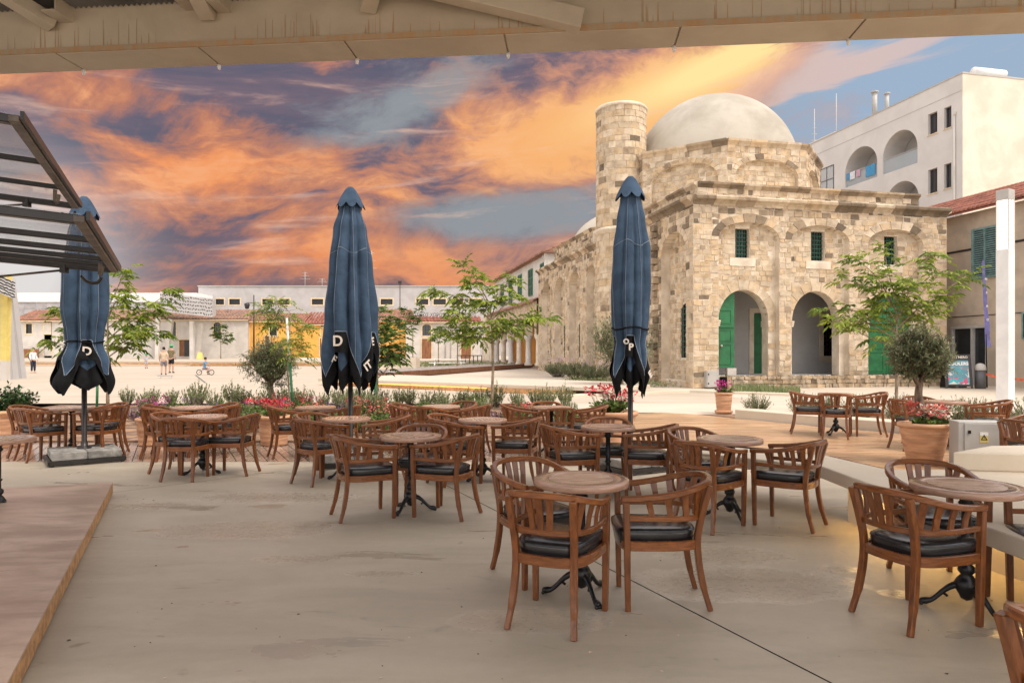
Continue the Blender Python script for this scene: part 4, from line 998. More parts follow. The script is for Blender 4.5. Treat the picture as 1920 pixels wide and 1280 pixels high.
r_ = MB().add([(-.3, .1, 4.95), (-.3, Ln + .3, 4.95), (.95, Ln + .3, 5.5), (.95, .1, 5.5), (-.3, .1, 4.85), (-.3, Ln + .3, 4.85)], [(0, 1, 2, 3), (0, 1, 5, 4)]).build('arcade_roof', M['tile'], ah)
for k in range(5):
    y = 1.0 + k * 3.9; s_ = MB().box(.80, y, 5.75, .895, y + 1.3, 7.95).build('shutter', M['shutter'], ah); b = MB()
    for j in range(2):
        for q in range(3): b.box(.765, y + .06 + j * .63, 5.85 + q * .70, .799, y + .56 + j * .63, 6.45 + q * .70)
    b.build('louvre_panel', M['greendark'], s_)
MB().tube([(.5, .35, 8.3), (.8, .25, 8.0), (.85, .22, 5.2)], .06, 6).build('downpipe', M['grey'], ah)

# perforated canopies on raking columns
def canopy(label, corners, zt, zb_, cols, colm='paint', nh=160, seed=1):
    c0 = Vector(corners[0]); t = thing('canopy', label, 'canopy', (c0.x, c0.y, 0)); o = V(c0.x, c0.y, 0)
    pts = [Vector(c) - o for c in corners]; n = len(pts); b = MB()
    b.add([(p.x, p.y, p.z) for p in pts] + [(p.x, p.y, p.z - zt) for p in pts], [tuple(range(n)), tuple(range(2 * n - 1, n - 1, -1))] + [(i, (i + 1) % n, n + (i + 1) % n, n + i) for i in range(n)])
    body = b.build('roof_shell', M['whitecool'], t); rg = random.Random(seed); h = MB()
    A, B = pts[0], pts[1]; d = (B - A); nrm = V(d.y, -d.x, 0).normalized()
    for i in range(nh):
        u, v = (i % 32 + rg.uniform(.1, .5)) / 32, (i // 32 + rg.uniform(.15, .5)) / (nh / 32); w_, hh = .10, zt * .07
        p = A + d * u - V(0, 0, zt * v * .97); q = d.normalized() * w_
        h.add([p + nrm * .006, p + q + nrm * .006, p + q - V(0, 0, hh) + nrm * .006, p - V(0, 0, hh) + nrm * .006], [(0, 1, 2, 3)])
    tag(h.build('slots', M['dark'], body), kind='stuff')
    for (x0, y0, x1, y1, ztop, wd, mm) in cols:
        MB().sweep([(x0 - o.x, y0 - o.y, zb_), (x1 - o.x, y1 - o.y, ztop)], wd, wd, (0, 1, 0)).build('column', M[mm], t)
    return t
c1 = [P(300, 549, 80), P(398, 560, 80), P(405, 558, 90), P(300, 545, 92)]
canopy('white perforated canopy on raking columns in front of the long white house', c1, 2.15, .42, [((295 - 960) / F * 81, 81, (297 - 960) / F * 81, 81, 5.4, .42, 'white'), ((311 - 960) / F * 82, 82, (321 - 960) / F * 82, 82, 5.2, .5, 'white'),
       ((360 - 960) / F * 81, 81, (360 - 960) / F * 81, 81, 4.9, .42, 'white'), ((370 - 960) / F * 82, 82, (377 - 960) / F * 82, 82, 4.7, .4, 'white')], seed=3)
c2 = [P(-60, 490, 33), P(27, 528, 33), P(22, 530, 40), P(-60, 495, 40)]
ct = canopy('white perforated canopy cut by the left edge with yellow striped leg', c2, .85, 0, [((10 - 960) / F * 35, 35.5, (-10 - 960) / F * 35, 35.5, 5.5, .40, 'whitecool'), ((27 - 960) / F * 36, 36.5, (5 - 960) / F * 36, 36.5, 5.4, .35, 'whitecool')], nh=192, seed=6)
o = ct.location; xl = (10 - 960) / F * 34.6 - o.x; xt = (12 - 960) / F * 34.6 - o.x
lg = MB().sweep([(xl, 34.6 - o.y, .0), (xl, 34.6 - o.y, 1.0)], .30, .30, (0, 1, 0)).build('leg', M['white'], ct)
MB().sweep([(xl, 34.6 - o.y, 1.001), (xt, 34.6 - o.y, 5.3)], [.30, .38], .30, (0, 1, 0)).build('yellow_leg', M['yellowpaint'], ct)

# ------------------------------------------------------------------ foliage
def leaf(b, p, d, ln, wd, rng, up=V(0, 0, 1), t=None, curl=.25):
    d = d.normalized(); s = d.cross(up); s = s.normalized() if s.length > 1e-3 else V(1, 0, 0)
    s = (s + up * rng.uniform(-.6, .6)).normalized(); n = s.cross(d)
    t = rng.random() if t is None else max(0, min(1, t + rng.uniform(-.25, .25)))
    b.add([p, p + d * ln * .5 + s * wd * .5 + n * ln * .04, p + d * ln - up * ln * curl, p + d * ln * .5 - s * wd * .5 + n * ln * .04], [(0, 1, 2, 3)], 0, False, (t, t, t))
def pinnate(b, p, d, ln, rng, nl=5, ll=.11, lw=.045, droop=.5, tb=None):
    """a compound leaf: drooping stalk with leaflets in pairs"""
    d = d.normalized(); side = d.cross(V(0, 0, 1)); side = side.normalized() if side.length > 1e-3 else V(1, 0, 0); tb = rng.random() if tb is None else tb
    for i in range(nl):
        t = (i + .6) / nl; q = p + d * ln * t - V(0, 0, 1) * droop * ln * t * t; k = 1 - .35 * abs(t - .5)
        for s in (-1, 1):
            dd = (side * s * .85 + d * .55 - V(0, 0, 1) * (.25 + .3 * rng.random()))
            leaf(b, q, dd, ll * k * rng.uniform(.8, 1.15), lw * k, rng, t=tb)
    leaf(b, p + d * ln - V(0, 0, 1) * droop * ln, d - V(0, 0, .6), ll * 1.1, lw, rng, t=tb)
def rvec(rng, z0=-1, z1=1):
    a = rng.uniform(0, 2 * PI); z = rng.uniform(z0, z1); r = math.sqrt(max(0, 1 - z * z)); return V(r * math.cos(a), r * math.sin(a), z)
def young_tree(label, base, limbs, h0, m, seed, r0=.045, ll=.13, lw=.05, stake=None, dens=1.0, group=None, bark='bark_pale', bend=0.0):
    """slender tree: bare stem, limbs given as (start height, end offset, ...), compound leaves along the outer part of each limb"""
    rng = random.Random(seed); t = thing('young_tree', label, 'tree', base, 0, group); tr = MB(); cr = MB(); top = max(l[0] for l in limbs)
    stem = [V(bend * math.sin(z_ * 1.3), 0, z_) for z_ in (0, h0 * .35, h0 * .7, h0, top)]
    tr.tube(stem, [r0, r0 * .85, r0 * .75, r0 * .65, r0 * .3], 8)
    for (hs, ex, ey, ez) in limbs:
        a = V(bend * math.sin(hs * 1.3), 0, hs); e = V(ex, ey, ez); mid = a.lerp(e, .5) + V(0, 0, .12 * (e - a).length) * (1 if rng.random() > .3 else -.3)
        path = catmull([a, mid, e], 5); tr.tube(path, [r0 * .42 * (1 - .75 * i / (len(path) - 1)) for i in range(len(path))], 5)
        Ln = (e - a).length
        for i in range(int((9 + Ln * 15) * dens)):
            u = rng.uniform(.22, 1.02); k = min(len(path) - 2, int(u * (len(path) - 1))); p = path[k].lerp(path[k + 1], min(1, u * (len(path) - 1) - k))
            d = rvec(rng, -.35, .75) + (e - a).normalized() * .5; tw = rng.uniform(.05, .26); q = p + d.normalized() * tw
            tr.tube([p, q], [.006, .003], 3); pinnate(cr, q, d, rng.uniform(.14, .28), rng, rng.randint(2, 4), ll * 1.2, lw * 1.3, rng.uniform(.25, .8))
        for k in range(4): pinnate(cr, e, rvec(rng, -.2, .9) + (e - a).normalized(), rng.uniform(.16, .3), rng, 3, ll, lw, .4)
    tr.build('trunk', M[bark], t); tag(cr.build('crown', M[m], t), kind='stuff')
    return t
def olive_tree(label, base, h, R_, cz_, seed, n=2600, ll=.065, lw=.014, trunk=.06, sq=1.0, m='olive', cat='olive tree'):
    rng = random.Random(seed); t = thing('olive_tree', label, cat, base); tr = MB(); cr = MB()
    tr.tube(catmull([V(0, 0, 0), V(.03, .01, h * .35), V(-.02, 0, h * .7), V(0, 0, h)], 4), [trunk * (1.25 - .5 * i / 12) for i in range(13)], 9)
    tips = []
    for i in range(16):
        d = rvec(rng, -.35, 1.0); e = V(0, 0, cz_) + V(d.x * R_ * .7, d.y * R_ * .7, d.z * R_ * sq * .7); a = V(0, 0, h * rng.uniform(.8, 1.02))
        tr.tube(catmull([a, a.lerp(e, .5) + rvec(rng) * .06 * R_, e], 4), [trunk * .38 * (1 - .09 * k) for k in range(9)], 5); tips.append(e)
    cl = [V(0, 0, cz_) + V(d.x, d.y, d.z * sq) * R_ * rng.uniform(.25, .86) for d in (rvec(rng) for _ in range(max(40, n // 28)))]
    for c in cl:
        d0 = (c - V(0, 0, cz_ - R_ * .6)).normalized(); tone = rng.random(); ln_ = rng.uniform(.16, .34) * R_ / .5
        for s_ in range(3):
            d = (d0 + rvec(rng) * .8).normalized(); st = c - d * ln_ * .4
            tr.tube([st, st + d * ln_], [.004, .002], 3)
            for k in range(max(5, n // (len(cl) * 3))):
                p = st + d * ln_ * (k + .5) / max(5, n // (len(cl) * 3)); leaf(cr, p, d * .6 + rvec(rng), ll * rng.uniform(.7, 1.3), lw, rng, t=tone, curl=.05)
    tr.build('trunk', M['bark'], t); tag(cr.build('crown', M[m], t), kind='stuff'); return t

# young trees in and round the beds
p = G(201, 752); Yt = p.y
def lim(base, pts, h0):                     # limbs whose tips are read at pixel bearings in the tree's own plane
    out = []
    for (px, py, hs, dy) in pts:
        q = P(px, py, base.y + dy) - base; out.append((hs, q.x, q.y, q.z))
    return out
base = V((202 - 960) / F * 17.0, 17.0, 0)
young_tree('young bright green tree beside the left parasol with a green stake', base, lim(base, [(232, 512, 2.6, .1), (110, 585, 1.9, -.3), (135, 625, 1.55, .3), (290, 590, 1.8, .3), (318, 548, 2.1, .1), (265, 620, 1.6, -.4), (300, 628, 1.5, .4), (170, 560, 2.2, .4), (225, 560, 2.3, -.4), (250, 650, 1.35, .2), (100, 640, 1.4, .2)], 1.45), 1.45, 'leaf', 1, ll=.15, lw=.058, dens=.9)
st = thing('tree_stake', 'green stake beside the young tree at the left parasol', 'stake', base + V(-.12, -.25, 0)); MB().tube([(0, 0, 0), (.02, 0, 1.0)], .03, 7).build('pole', M['green'], st)
base = V((921 - 960) / F * 18.0, 18.0, 0)
young_tree('young tree with slim stem rising in the middle of the flower bed', base, lim(base, [(866, 500, 2.7, .1), (885, 530, 2.5, -.3), (810, 548, 2.3, .2), (850, 585, 2.0, -.3), (830, 622, 1.8, .3), (955, 525, 2.4, .3), (968, 560, 2.3, -.2), (1000, 600, 1.9, .3), (1025, 598, 1.75, .0), (960, 620, 1.75, -.4), (910, 570, 2.4, .4), (925, 610, 1.9, -.5), (868, 632, 1.7, .2)], 1.5), 1.6, 'leaf', 2, ll=.15, lw=.06, bend=.05, dens=.8)
base = V((1681 - 960) / F * 15.2, 15.2, .01)
young_tree('spreading young tree before the right end of the stone building', base, lim(base, [(1655, 462, 2.6, .1), (1610, 490, 2.4, -.2), (1580, 520, 2.2, .3), (1545, 580, 1.9, .1), (1560, 605, 1.75, -.3), (1640, 520, 2.4, -.4), (1745, 480, 2.5, .2), (1760, 515, 2.3, -.2), (1815, 515, 2.3, .1), (1780, 560, 2.0, .3), (1750, 590, 1.7, -.3), (1640, 570, 1.9, .4), (1710, 540, 2.1, -.5), (1600, 618, 1.6, .2), (1700, 600, 1.7, .4)], 1.4), 1.45, 'leaf', 3, ll=.13, lw=.055, dens=.78, r0=.042)
base = V((707 - 960) / F * 17.5, 17.5, 0)
young_tree('dense young tree just right of the middle parasol with a green stake', base, lim(base, [(712, 585, 1.9, .1), (735, 600, 1.7, .3), (750, 625, 1.4, -.2), (700, 620, 1.5, .4), (760, 655, 1.1, .2), (745, 660, 1.0, -.3), (690, 650, 1.1, .2), (722, 640, 1.3, -.4), (735, 680, .8, .1)], .8), 1.0, 'leafdeep', 4, ll=.15, lw=.06, dens=.8)
st = thing('tree_stake', 'green stake under the dense young tree right of the middle parasol', 'stake', base + V(.02, -.3, 0)); MB().tube([(0, 0, 0), (.0, 0, 1.15)], .035, 7).build('pole', M['green'], st)
base = V((546 - 960) / F * 16.5, 16.5, 0)
young_tree('feathery thin tree tied to a tall green and white stake', base, lim(base, [(485, 585, 2.2, .1), (520, 570, 2.4, -.2), (527, 600, 2.1, .2), (575, 618, 1.9, .1), (560, 650, 1.4, .2), (508, 612, 2.0, .3), (565, 665, 1.2, -.2), (543, 640, 1.6, -.3)], 2.0), 1.3, 'leaf', 5, ll=.10, lw=.028, r0=.025, dens=1.6, bend=-.08)
st = thing('tree_stake', 'tall leaning green and white stake tied to the feathery thin tree', 'stake', base + V(.12, -.2, 0))
MB().tube([(0, 0, 0), (-.09, 0, 1.25)], .032, 7).build('pole', M['green'], st); MB().tube([(-.09, 0, 1.251), (-.16, 0, 2.3)], .030, 7).build('white_top', M['paint'], st)
for (px, pyb, Y, top, lb, sd_) in ((414, 674, 84, 612, 'small far tree with twin stems before the long white house', 6), (774, 676, 60, 575, 'thin sparse tree beside the ochre gable house', 7), (822, 678, 58, 615, 'spindly sapling between the doors of the white hall', 8), (858, 684, 52, 596, 'drooping young tree in front of the white hall', 9)):
    base = V((px - 960) / F * Y, Y, .42 if Y > 63 else .0); hT = CZ - (top - H0) / F * Y - base.z; s_ = hT / 3.6
    L_ = [(hT * .55, .9 * s_, .2, hT * .75), (hT * .5, -.9 * s_, .3, hT * .72), (hT * .6, -.5 * s_, -.3, hT * .95), (hT * .62, .45 * s_, -.2, hT), (hT * .45, 1.2 * s_, .1, hT * .62)]
    if 'sparse' in lb: L_ = L_[1:4]
    if 'sapling' in lb: L_ = [(hT * .6, .25, .1, hT), (hT * .55, -.3, 0, hT * .8)]
    young_tree(lb, base, L_, hT * .5, 'leafdeep' if sd_ != 9 else 'leaf', sd_, r0=.07, ll=.26, lw=.10, dens=.9)
olive_tree('round olive tree standing in the flower bed left of the middle parasol', V((508 - 960) / F * 18, 18, 0), .75, .74, 1.15, 11, 8000, .085, .025, .09, .98)
olive_tree('loose grey olive tree by the stone building behind the right parasol', V((1165 - 960) / F * 24.5, 24.5, 0), .7, 1.25, 1.75, 12, 6500, .14, .036, .07, .95)

def shrub_mesh(seed, h, r, n, m, ll=.05, lw=.014, upright=.8, flower=None, nf=0, fr_=.025, fz=(.7, 1.05), spike=False):
    rng = random.Random(seed); b = MB(); f = MB(); s = MB()
    for i in range(n):
        a = rng.uniform(0, 2 * PI); q = r * math.sqrt(rng.random()); hh = h * rng.uniform(.55, 1.0) * (1 - .35 * q / r); e = V(q * math.cos(a), q * math.sin(a), hh); o = e * .25; o.z = 0
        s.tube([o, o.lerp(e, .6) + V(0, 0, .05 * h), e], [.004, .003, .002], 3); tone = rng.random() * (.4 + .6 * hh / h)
        for k in range(9):
            t = rng.uniform(.25, 1.0); p_ = o.lerp(e, t); d = rvec(rng, -.2, 1) * (1 - upright * .5) + V(0, 0, upright)
            leaf(b, p_, d, ll * rng.uniform(.7, 1.3), lw, rng, t=tone, curl=.1)
    if flower:
        for i in range(nf):
            a = rng.uniform(0, 2 * PI); q = r * math.sqrt(rng.random()) * 1.05; c = V(q * math.cos(a), q * math.sin(a), h * rng.uniform(*fz))
            for k in range(9 if not spike else 7):
                o = rvec(rng) * fr_ if not spike else V(rng.uniform(-.4, .4) * fr_, rng.uniform(-.4, .4) * fr_, rng.uniform(-2.2, 2.2) * fr_)
                d = o.normalized() + V(0, 0, .3); leaf(f, c + o, d, fr_ * .9, fr_ * .9, rng, t=rng.random(), curl=0)
            if not spike: s.tube([V(c.x * .6, c.y * .6, h * .3), c], [.003, .003], 3)
    return b, f, s, m, flower
def make_plant(name, label, cat, spec, loc, rz=0, group=None):
    b, f, s, m, fl = spec; t = thing(name, label, cat, loc, rz, group); s.build('stem', M['shrub'] if False else M['bark'], t); tag(b.build('foliage', M[m], t), kind='stuff')
    if fl: tag(f.build('flowers', M[fl], t), kind='stuff')
    return t
rng = random.Random(40)
KINDS = [
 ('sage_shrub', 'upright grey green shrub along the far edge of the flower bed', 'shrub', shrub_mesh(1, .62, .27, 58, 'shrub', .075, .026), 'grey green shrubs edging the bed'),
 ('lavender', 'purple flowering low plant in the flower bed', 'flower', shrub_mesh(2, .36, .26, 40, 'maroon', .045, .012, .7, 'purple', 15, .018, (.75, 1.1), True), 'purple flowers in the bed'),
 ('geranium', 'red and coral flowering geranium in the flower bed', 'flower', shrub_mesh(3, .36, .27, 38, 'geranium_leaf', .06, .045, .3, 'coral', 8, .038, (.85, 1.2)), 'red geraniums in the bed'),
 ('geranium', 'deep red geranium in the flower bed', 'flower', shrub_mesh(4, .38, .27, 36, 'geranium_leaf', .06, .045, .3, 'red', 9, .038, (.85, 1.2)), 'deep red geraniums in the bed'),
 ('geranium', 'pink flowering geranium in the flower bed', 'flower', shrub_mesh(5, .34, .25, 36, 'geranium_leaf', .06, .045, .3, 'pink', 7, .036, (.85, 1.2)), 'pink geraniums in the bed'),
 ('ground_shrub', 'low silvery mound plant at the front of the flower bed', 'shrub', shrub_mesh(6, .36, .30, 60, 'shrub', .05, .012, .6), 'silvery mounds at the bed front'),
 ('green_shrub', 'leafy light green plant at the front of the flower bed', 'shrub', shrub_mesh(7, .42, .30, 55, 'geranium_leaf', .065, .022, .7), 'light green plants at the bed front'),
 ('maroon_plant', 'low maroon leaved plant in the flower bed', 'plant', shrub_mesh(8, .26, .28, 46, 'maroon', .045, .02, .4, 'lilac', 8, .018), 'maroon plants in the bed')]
first = {}
ZN = [(200, 'left of the left parasol'), (300, 'behind the left deck tables'), (440, 'between the left tables and the round olive'), (580, 'around the round olive tree'), (720, 'behind the middle parasol'), (860, 'behind the pale table by the flowers'), (2000, 'near the slim young tree')]
bedlist = []
def put(k, x, y, s=1.0):
    nm, lb, ct_, sp, gr = KINDS[k]
    if k not in first: first[k] = make_plant(nm, lb, ct_, sp, (x, y, 0), rng.uniform(0, 6), gr); o = first[k]
    else: o = dup(first[k], V(x, y, 0), rng.uniform(0, 6))
    o.scale = (s, s, s * rng.uniform(.9, 1.12)); bedlist.append((k, 960 + x / y * F, o))
for i in range(30):                                   # far edge
    px = 240 + i * 28 + rng.uniform(-9, 9); Y = rng.uniform(16.5, 19.0); put(0, (px - 960) / F * Y, Y, rng.uniform(.85, 1.25))
for i in range(9): Y = rng.uniform(14.8, 16.5); put(0, (rng.uniform(640, 1090) - 960) / F * Y, Y, rng.uniform(.8, 1.1))
def scat(k, n, pa, pb, ya, yb, sa=.8, sb=1.2):
    for i in range(n):
        Y = rng.uniform(ya, yb); px = rng.uniform(pa, pb); put(k, (px - 960) / F * Y, Y, rng.uniform(sa, sb))
scat(1, 8, 265, 480, 12.4, 16.5); scat(1, 3, 560, 680, 13.5, 16)
scat(3, 7, 440, 600, 14.0, 17.5); scat(2, 6, 500, 700, 13.5, 17.5); scat(2, 4, 700, 760, 12.2, 14.0); scat(4, 4, 470, 700, 14.0, 18.0); scat(3, 3, 930, 990, 12.7, 14.5)
scat(4, 3, 700, 800, 12.4, 13.7); scat(5, 10, 230, 560, 12.3, 14.5); scat(6, 13, 300, 560, 12.4, 17.0); scat(6, 13, 560, 900, 12.4, 17.0); scat(6, 10, 440, 800, 12.3, 13.3); scat(7, 10, 215, 480, 12.4, 15.5); scat(6, 5, 960, 1090, 12.4, 15); scat(5, 5, 800, 1090, 12.2, 15); scat(7, 4, 580, 1000, 13, 16)
ORD = ['first', 'second', 'third', 'fourth', 'fifth', 'sixth', 'seventh', 'eighth', 'ninth', 'tenth', 'eleventh', 'twelfth', 'thirteenth']
SHORT = ['upright grey green shrub', 'purple flowering low plant', 'coral geranium', 'deep red geranium', 'pink geranium', 'low silvery mound plant', 'leafy light green plant', 'low maroon leaved plant']
zone = lambda px: next(i for i, z in enumerate(ZN) if px < z[0])
for k in range(8):
    for zi in range(len(ZN)):
        ls = sorted([(px, o) for kk, px, o in bedlist if kk == k and zone(px) == zi], key=lambda q: q[0])
        for i, (px, o) in enumerate(ls):
            o['label'] = SHORT[k] + ' ' + ZN[zi][1] + ('' if len(ls) == 1 else ', %s from the left' % ORD[i])
# rosemary behind the kerb on the right
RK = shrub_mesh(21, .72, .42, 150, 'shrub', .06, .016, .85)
rfirst = None; rl_ = []
for (x, y, s) in [(5.6, 15.6, .9), (6.3, 14.6, 1.0), (7.2, 14.2, 1.0), (7.6, 13.3, .9), (8.2, 12.6, 1.1), (8.6, 11.7, 1.0), (9.2, 12.0, 1.2), (9.4, 10.9, 1.1), (10.1, 11.4, 1.1), (10.4, 10.4, 1.2), (9.0, 13.2, 1.0), (8.2, 14.4, 1.0), (7.1, 15.5, .9), (11.0, 11.8, 1.1), (9.9, 12.7, .9)]:
    if rfirst is None: rfirst = make_plant('rosemary', 'low spiky rosemary bush behind the kerb wall on the right', 'shrub', RK, (x, y, .01), 0, 'rosemary bushes behind the kerb'); o = rfirst
    else: o = dup(rfirst, V(x, y, .01), rng.uniform(0, 6))
    o.scale = (s,) * 3; rl_.append((960 + x / y * F, o))
rl_.sort(key=lambda q: q[0])
for i, (px, o) in enumerate(rl_): o['label'] = 'low spiky rosemary bush behind the right kerb wall, ' + (ORD + ['fourteenth', 'last'])[i] + ' from the left'
# planting at the foot of the stone building
LV = shrub_mesh(22, .95, 1.0, 210, 'olive', .16, .022, .9, 'lilac', 22, .04, (.9, 1.05), True)
for i, (x, y, s) in enumerate([(2.6, 38.5, 1.05), (3.4, 35.5, 1.15), (4.0, 32.8, 1.0)]):
    o = make_plant('lavender_bush', 'grey lavender bush at the foot of the stone side wall', 'shrub', LV, (x, y, 0), 0, 'lavender bushes at the stone wall') if i == 0 else dup(lv0, V(x, y, 0), i * 2.0)
    if i == 0: lv0 = o
    o['label'] = 'grey lavender bush at the stone side wall, ' + ('the farthest', 'the middle', 'the nearest')[i] + ' of three'
    o.scale = (s,) * 3
lw_ = MB(); rg = random.Random(9)
for i in range(900):
    t = rg.random(); c = V(3.0, 33.0, 0).lerp(V(6.2, 27.6, 0), t); p_ = c + V(rg.gauss(0, .35), rg.gauss(0, .4), rg.uniform(0, .22)); leaf(lw_, p_, rvec(rg, .1, 1), .13, .06, rg)
tag(tag(lw_.build('ground_cover', M['shrub']), 'low grey ground cover along the pavement before the stone side wall', 'ground cover'), kind='stuff')
gb = MB(); rg = random.Random(19)
for i in range(2600):
    px = rg.uniform(1372, 1500); Y = rg.uniform(23.6, 26.3); p_ = V((px - 960) / F * Y, Y, 0); h_ = rg.uniform(.08, .34) * (1.1 if px < 1440 else .8)
    d = V(rg.uniform(-.3, .3), rg.uniform(-.3, .3), 1); leaf(gb, p_, d, h_, .02, rg, curl=.05)
tag(tag(gb.build('grass', M['shrub']), 'tufts of long grass in front of the rubble plinth', 'grass'), kind='stuff')
wb2 = MB()
for i in range(900):
    px = rg.uniform(765, 960); Y = rg.uniform(56, 66); p_ = V((px - 960) / F * Y, Y, 0.0 if Y < 70 else .42); leaf(wb2, p_ + V(0, 0, rg.uniform(0, .35)), rvec(rg, .1, 1), .3, .12, rg)
tag(tag(wb2.build('ground_cover', M['shrub']), 'scrubby planting in front of the white hall', 'ground cover'), kind='stuff')
pb = thing('stone_planter', 'square pale stone planter box below the dense young tree', 'planter', V((743 - 960) / F * 47, 47, 0)); MB().box(-1.5, -1.0, 0, 1.5, 1.0, 1.0).build('box', M['conc'], pb, bevel=.02); MB().box(-1.4, -.9, 1.0, 1.4, .9, 1.02).build('soil', M['soil'], pb)
# ------------------------------------------------------------------ canopy roof overhead: box beam, ceiling, braces
NEAR, FAR = (668.0, 1.51), (655.0, 1.55)
H0, CZ = NEAR                             # the terrace itself is level
RA = math.atan2(-.88, 7.6)
def on(px, py, z): Y = (z - CZ) * F / (H0 - py); return V((px - 960) / F * Y, Y, z)
rbm = thing('canopy_beam', 'rust streaked beige steel box beam across the top of the view', 'roof beam', (0, 0, 0))
ZB, ZT = 4.50, 4.96
e0, e1 = on(0, 106, ZB), on(1920, 25, ZB); f0, f1 = on(0, 138, ZB), on(1920, 55, ZB)
ext = lambda a, b_, k: (a + (a - b_) * k, b_ + (b_ - a) * k)
e0, e1 = ext(e0, e1, .25); f0, f1 = ext(f0, f1, .25)
joints = [-.3] + [(p / 1920 + .25) / 1.5 for p in (-260, 120, 415, 705, 1010, 1332, 1655, 2010, 2400)] + [1.3]
def lerp(a, b_, t): return a + (b_ - a) * t
segs = [max(0, min(1, j)) for j in joints]
bd = (e1 - e0).normalized(); bn = V(bd.y, -bd.x, 0); Lb = (e1 - e0).length; wB = .40
b = MB(); b.add([e0 + V(0, 0, .021), e1 + V(0, 0, .021), e1 - bn * wB + V(0, 0, .021), e0 - bn * wB + V(0, 0, .021)] + [q + V(0, 0, ZT - ZB) for q in (e0, e1, e1 - bn * wB, e0 - bn * wB)], [(0, 1, 2, 3), (4, 5, 6, 7), (0, 1, 5, 4), (1, 2, 6, 5), (2, 3, 7, 6), (3, 0, 4, 7)]); b.build('beam_web', M['beamc'], rbm)
for a, c in zip(segs, segs[1:]):
    A, B = e0 + bd * (Lb * a + .009) + bn * .004, e0 + bd * (Lb * c - .009) + bn * .004; p = [A, B, B - bn * (wB + .008), A - bn * (wB + .008)]
    b = MB(); b.add(p + [q + V(0, 0, .020) for q in p], [(0, 1, 2, 3), (4, 5, 6, 7), (0, 1, 5, 4), (1, 2, 6, 5), (2, 3, 7, 6), (3, 0, 4, 7)]); b.build('soffit_plate', M['beamc'], rbm, bevel=.004)
MB().beam(e0 + bn * .012 + V(0, 0, .03), e1 + bn * .012 + V(0, 0, .03), .022, .05).build('drip_edge', M['rust'], rbm)
# water stains: thin runs on the inner face
rs = MB(); rng = random.Random(50); Lb = (e1 - e0).length
for i in range(420):
    t = rng.random(); h_ = rng.uniform(.05, .28) ** 1.0; w_ = rng.uniform(.004, .016); p = e0 + bd * (Lb * t) + bn * .0025
    if rng.random() > .35 + .5 * noise.noise(V(t * 14, 0, 0)): continue
    rs.add([p + V(0, 0, .05), p + bd * w_ + V(0, 0, .05), p + bd * w_ * .6 + V(0, 0, .05 + h_), p + bd * w_ * .3 + V(0, 0, .05 + h_)], [(0, 1, 2, 3)])
tag(rs.build('rust_runs', M['rust'], rbm), kind='stuff')
for j in segs[2:-2]:
    p = e0 + bd * (Lb * j) - bn * (wB - .02) - V(0, 0, .02)
    MB().tube([p + V(0, 0, .02), p - V(0, 0, .03)], [.022, .014], 8).build('drip_spout', M['paint'], rbm)
roof = thing('canopy_roof', 'corrugated steel canopy ceiling behind the beam', 'canopy roof', (0, 0, 0))
b = MB(); n = 260; zc = 4.93
c0 = e0 + bn * .01; 
for i in range(n):
    a = c0 + bd * (Lb * i / n); d_ = c0 + bd * (Lb * (i + .5) / n); c_ = c0 + bd * (Lb * (i + 1) / n); g_ = bn * 5.8 + V(0, 0, .26)
    b.add([a + V(0, 0, zc - ZB), d_ + V(0, 0, zc - ZB + .035), c_ + V(0, 0, zc - ZB), a + g_ + V(0, 0, zc - ZB), d_ + g_ + V(0, 0, zc - ZB + .035), c_ + g_ + V(0, 0, zc - ZB)], [(0, 1, 4, 3), (1, 2, 5, 4)])
b.build('ceiling_sheet', M['ceil'], roof)
b = MB(); b.add([c0 + V(0, 0, .54), c0 + bd * Lb + V(0, 0, .54), c0 + bd * Lb + bn * 5.8 + V(0, 0, .80), c0 + bn * 5.8 + V(0, 0, .80)], [(0, 1, 2, 3)]); b.build('roof_deck', M['ceil'], roof)
def facept(px, py):                                   # point on the inner face of the beam
    for _ in range(1):
        k = (px - 960) / F; # (o + s*bd) . find s so that X/Y = k
        s = (k * e0.y - e0.x) / (bd.x - k * bd.y); p = e0 + bd * s; return V(p.x, p.y, CZ - (py - H0) / F * p.y)
def strut(px0, py0, px1, py1, wd, back, lat):
    a = facept(px1, py1 - 18) + bn * .02; e_ = a + bn * back + bd * lat; e_.z = ZT + .02
    b = MB(); b.beam(a, e_, wd, wd * .8); return b.build('brace', M['beamc'], rbm, bevel=.006)
strut(95, 0, 103, 66, .16, .50, -.32); strut(400, 0, 392, 50, .15, .5, .05); strut(700, 0, 690, 36, .15, .5, .28); 
a = facept(1090, 46) + bn * .05; MB().beam(a, a + bn * .25 + bd * -1.7 + V(0, 0, .36), .16, .18).build('brace', M['beamc'], rbm, bevel=.006)
for (px, py, wd) in ((70, 30, .13), (125, 38, .14), (360, 15, .12), (422, 20, .12)):
    p = facept(px, py); MB().add([p + bd * (-wd / 2), p + bd * (wd / 2), p + bd * (wd / 2) + bn * .22, p - bd * (wd / 2) + bn * .22] + [q + V(0, 0, .02) for q in (p + bd * (-wd / 2), p + bd * (wd / 2), p + bd * (wd / 2) + bn * .22, p - bd * (wd / 2) + bn * .22)], [(0, 1, 2, 3), (4, 5, 6, 7), (0, 1, 5, 4), (1, 2, 6, 5), (2, 3, 7, 6), (3, 0, 4, 7)]).box(0, 0, 0, 0.001, 0.001, 0.001).build('bracket_plate', M['beamc'], rbm) if False else \
    MB().beam(p + V(0, 0, -.02), p + bn * .24 + V(0, 0, -.02), wd, .015).beam(p + bd * wd * .5 + V(0, 0, .06), p + bd * wd * .5 + bn * .24 + V(0, 0, .06), .012, .17).build('bracket_plate', M['beamc'], rbm)

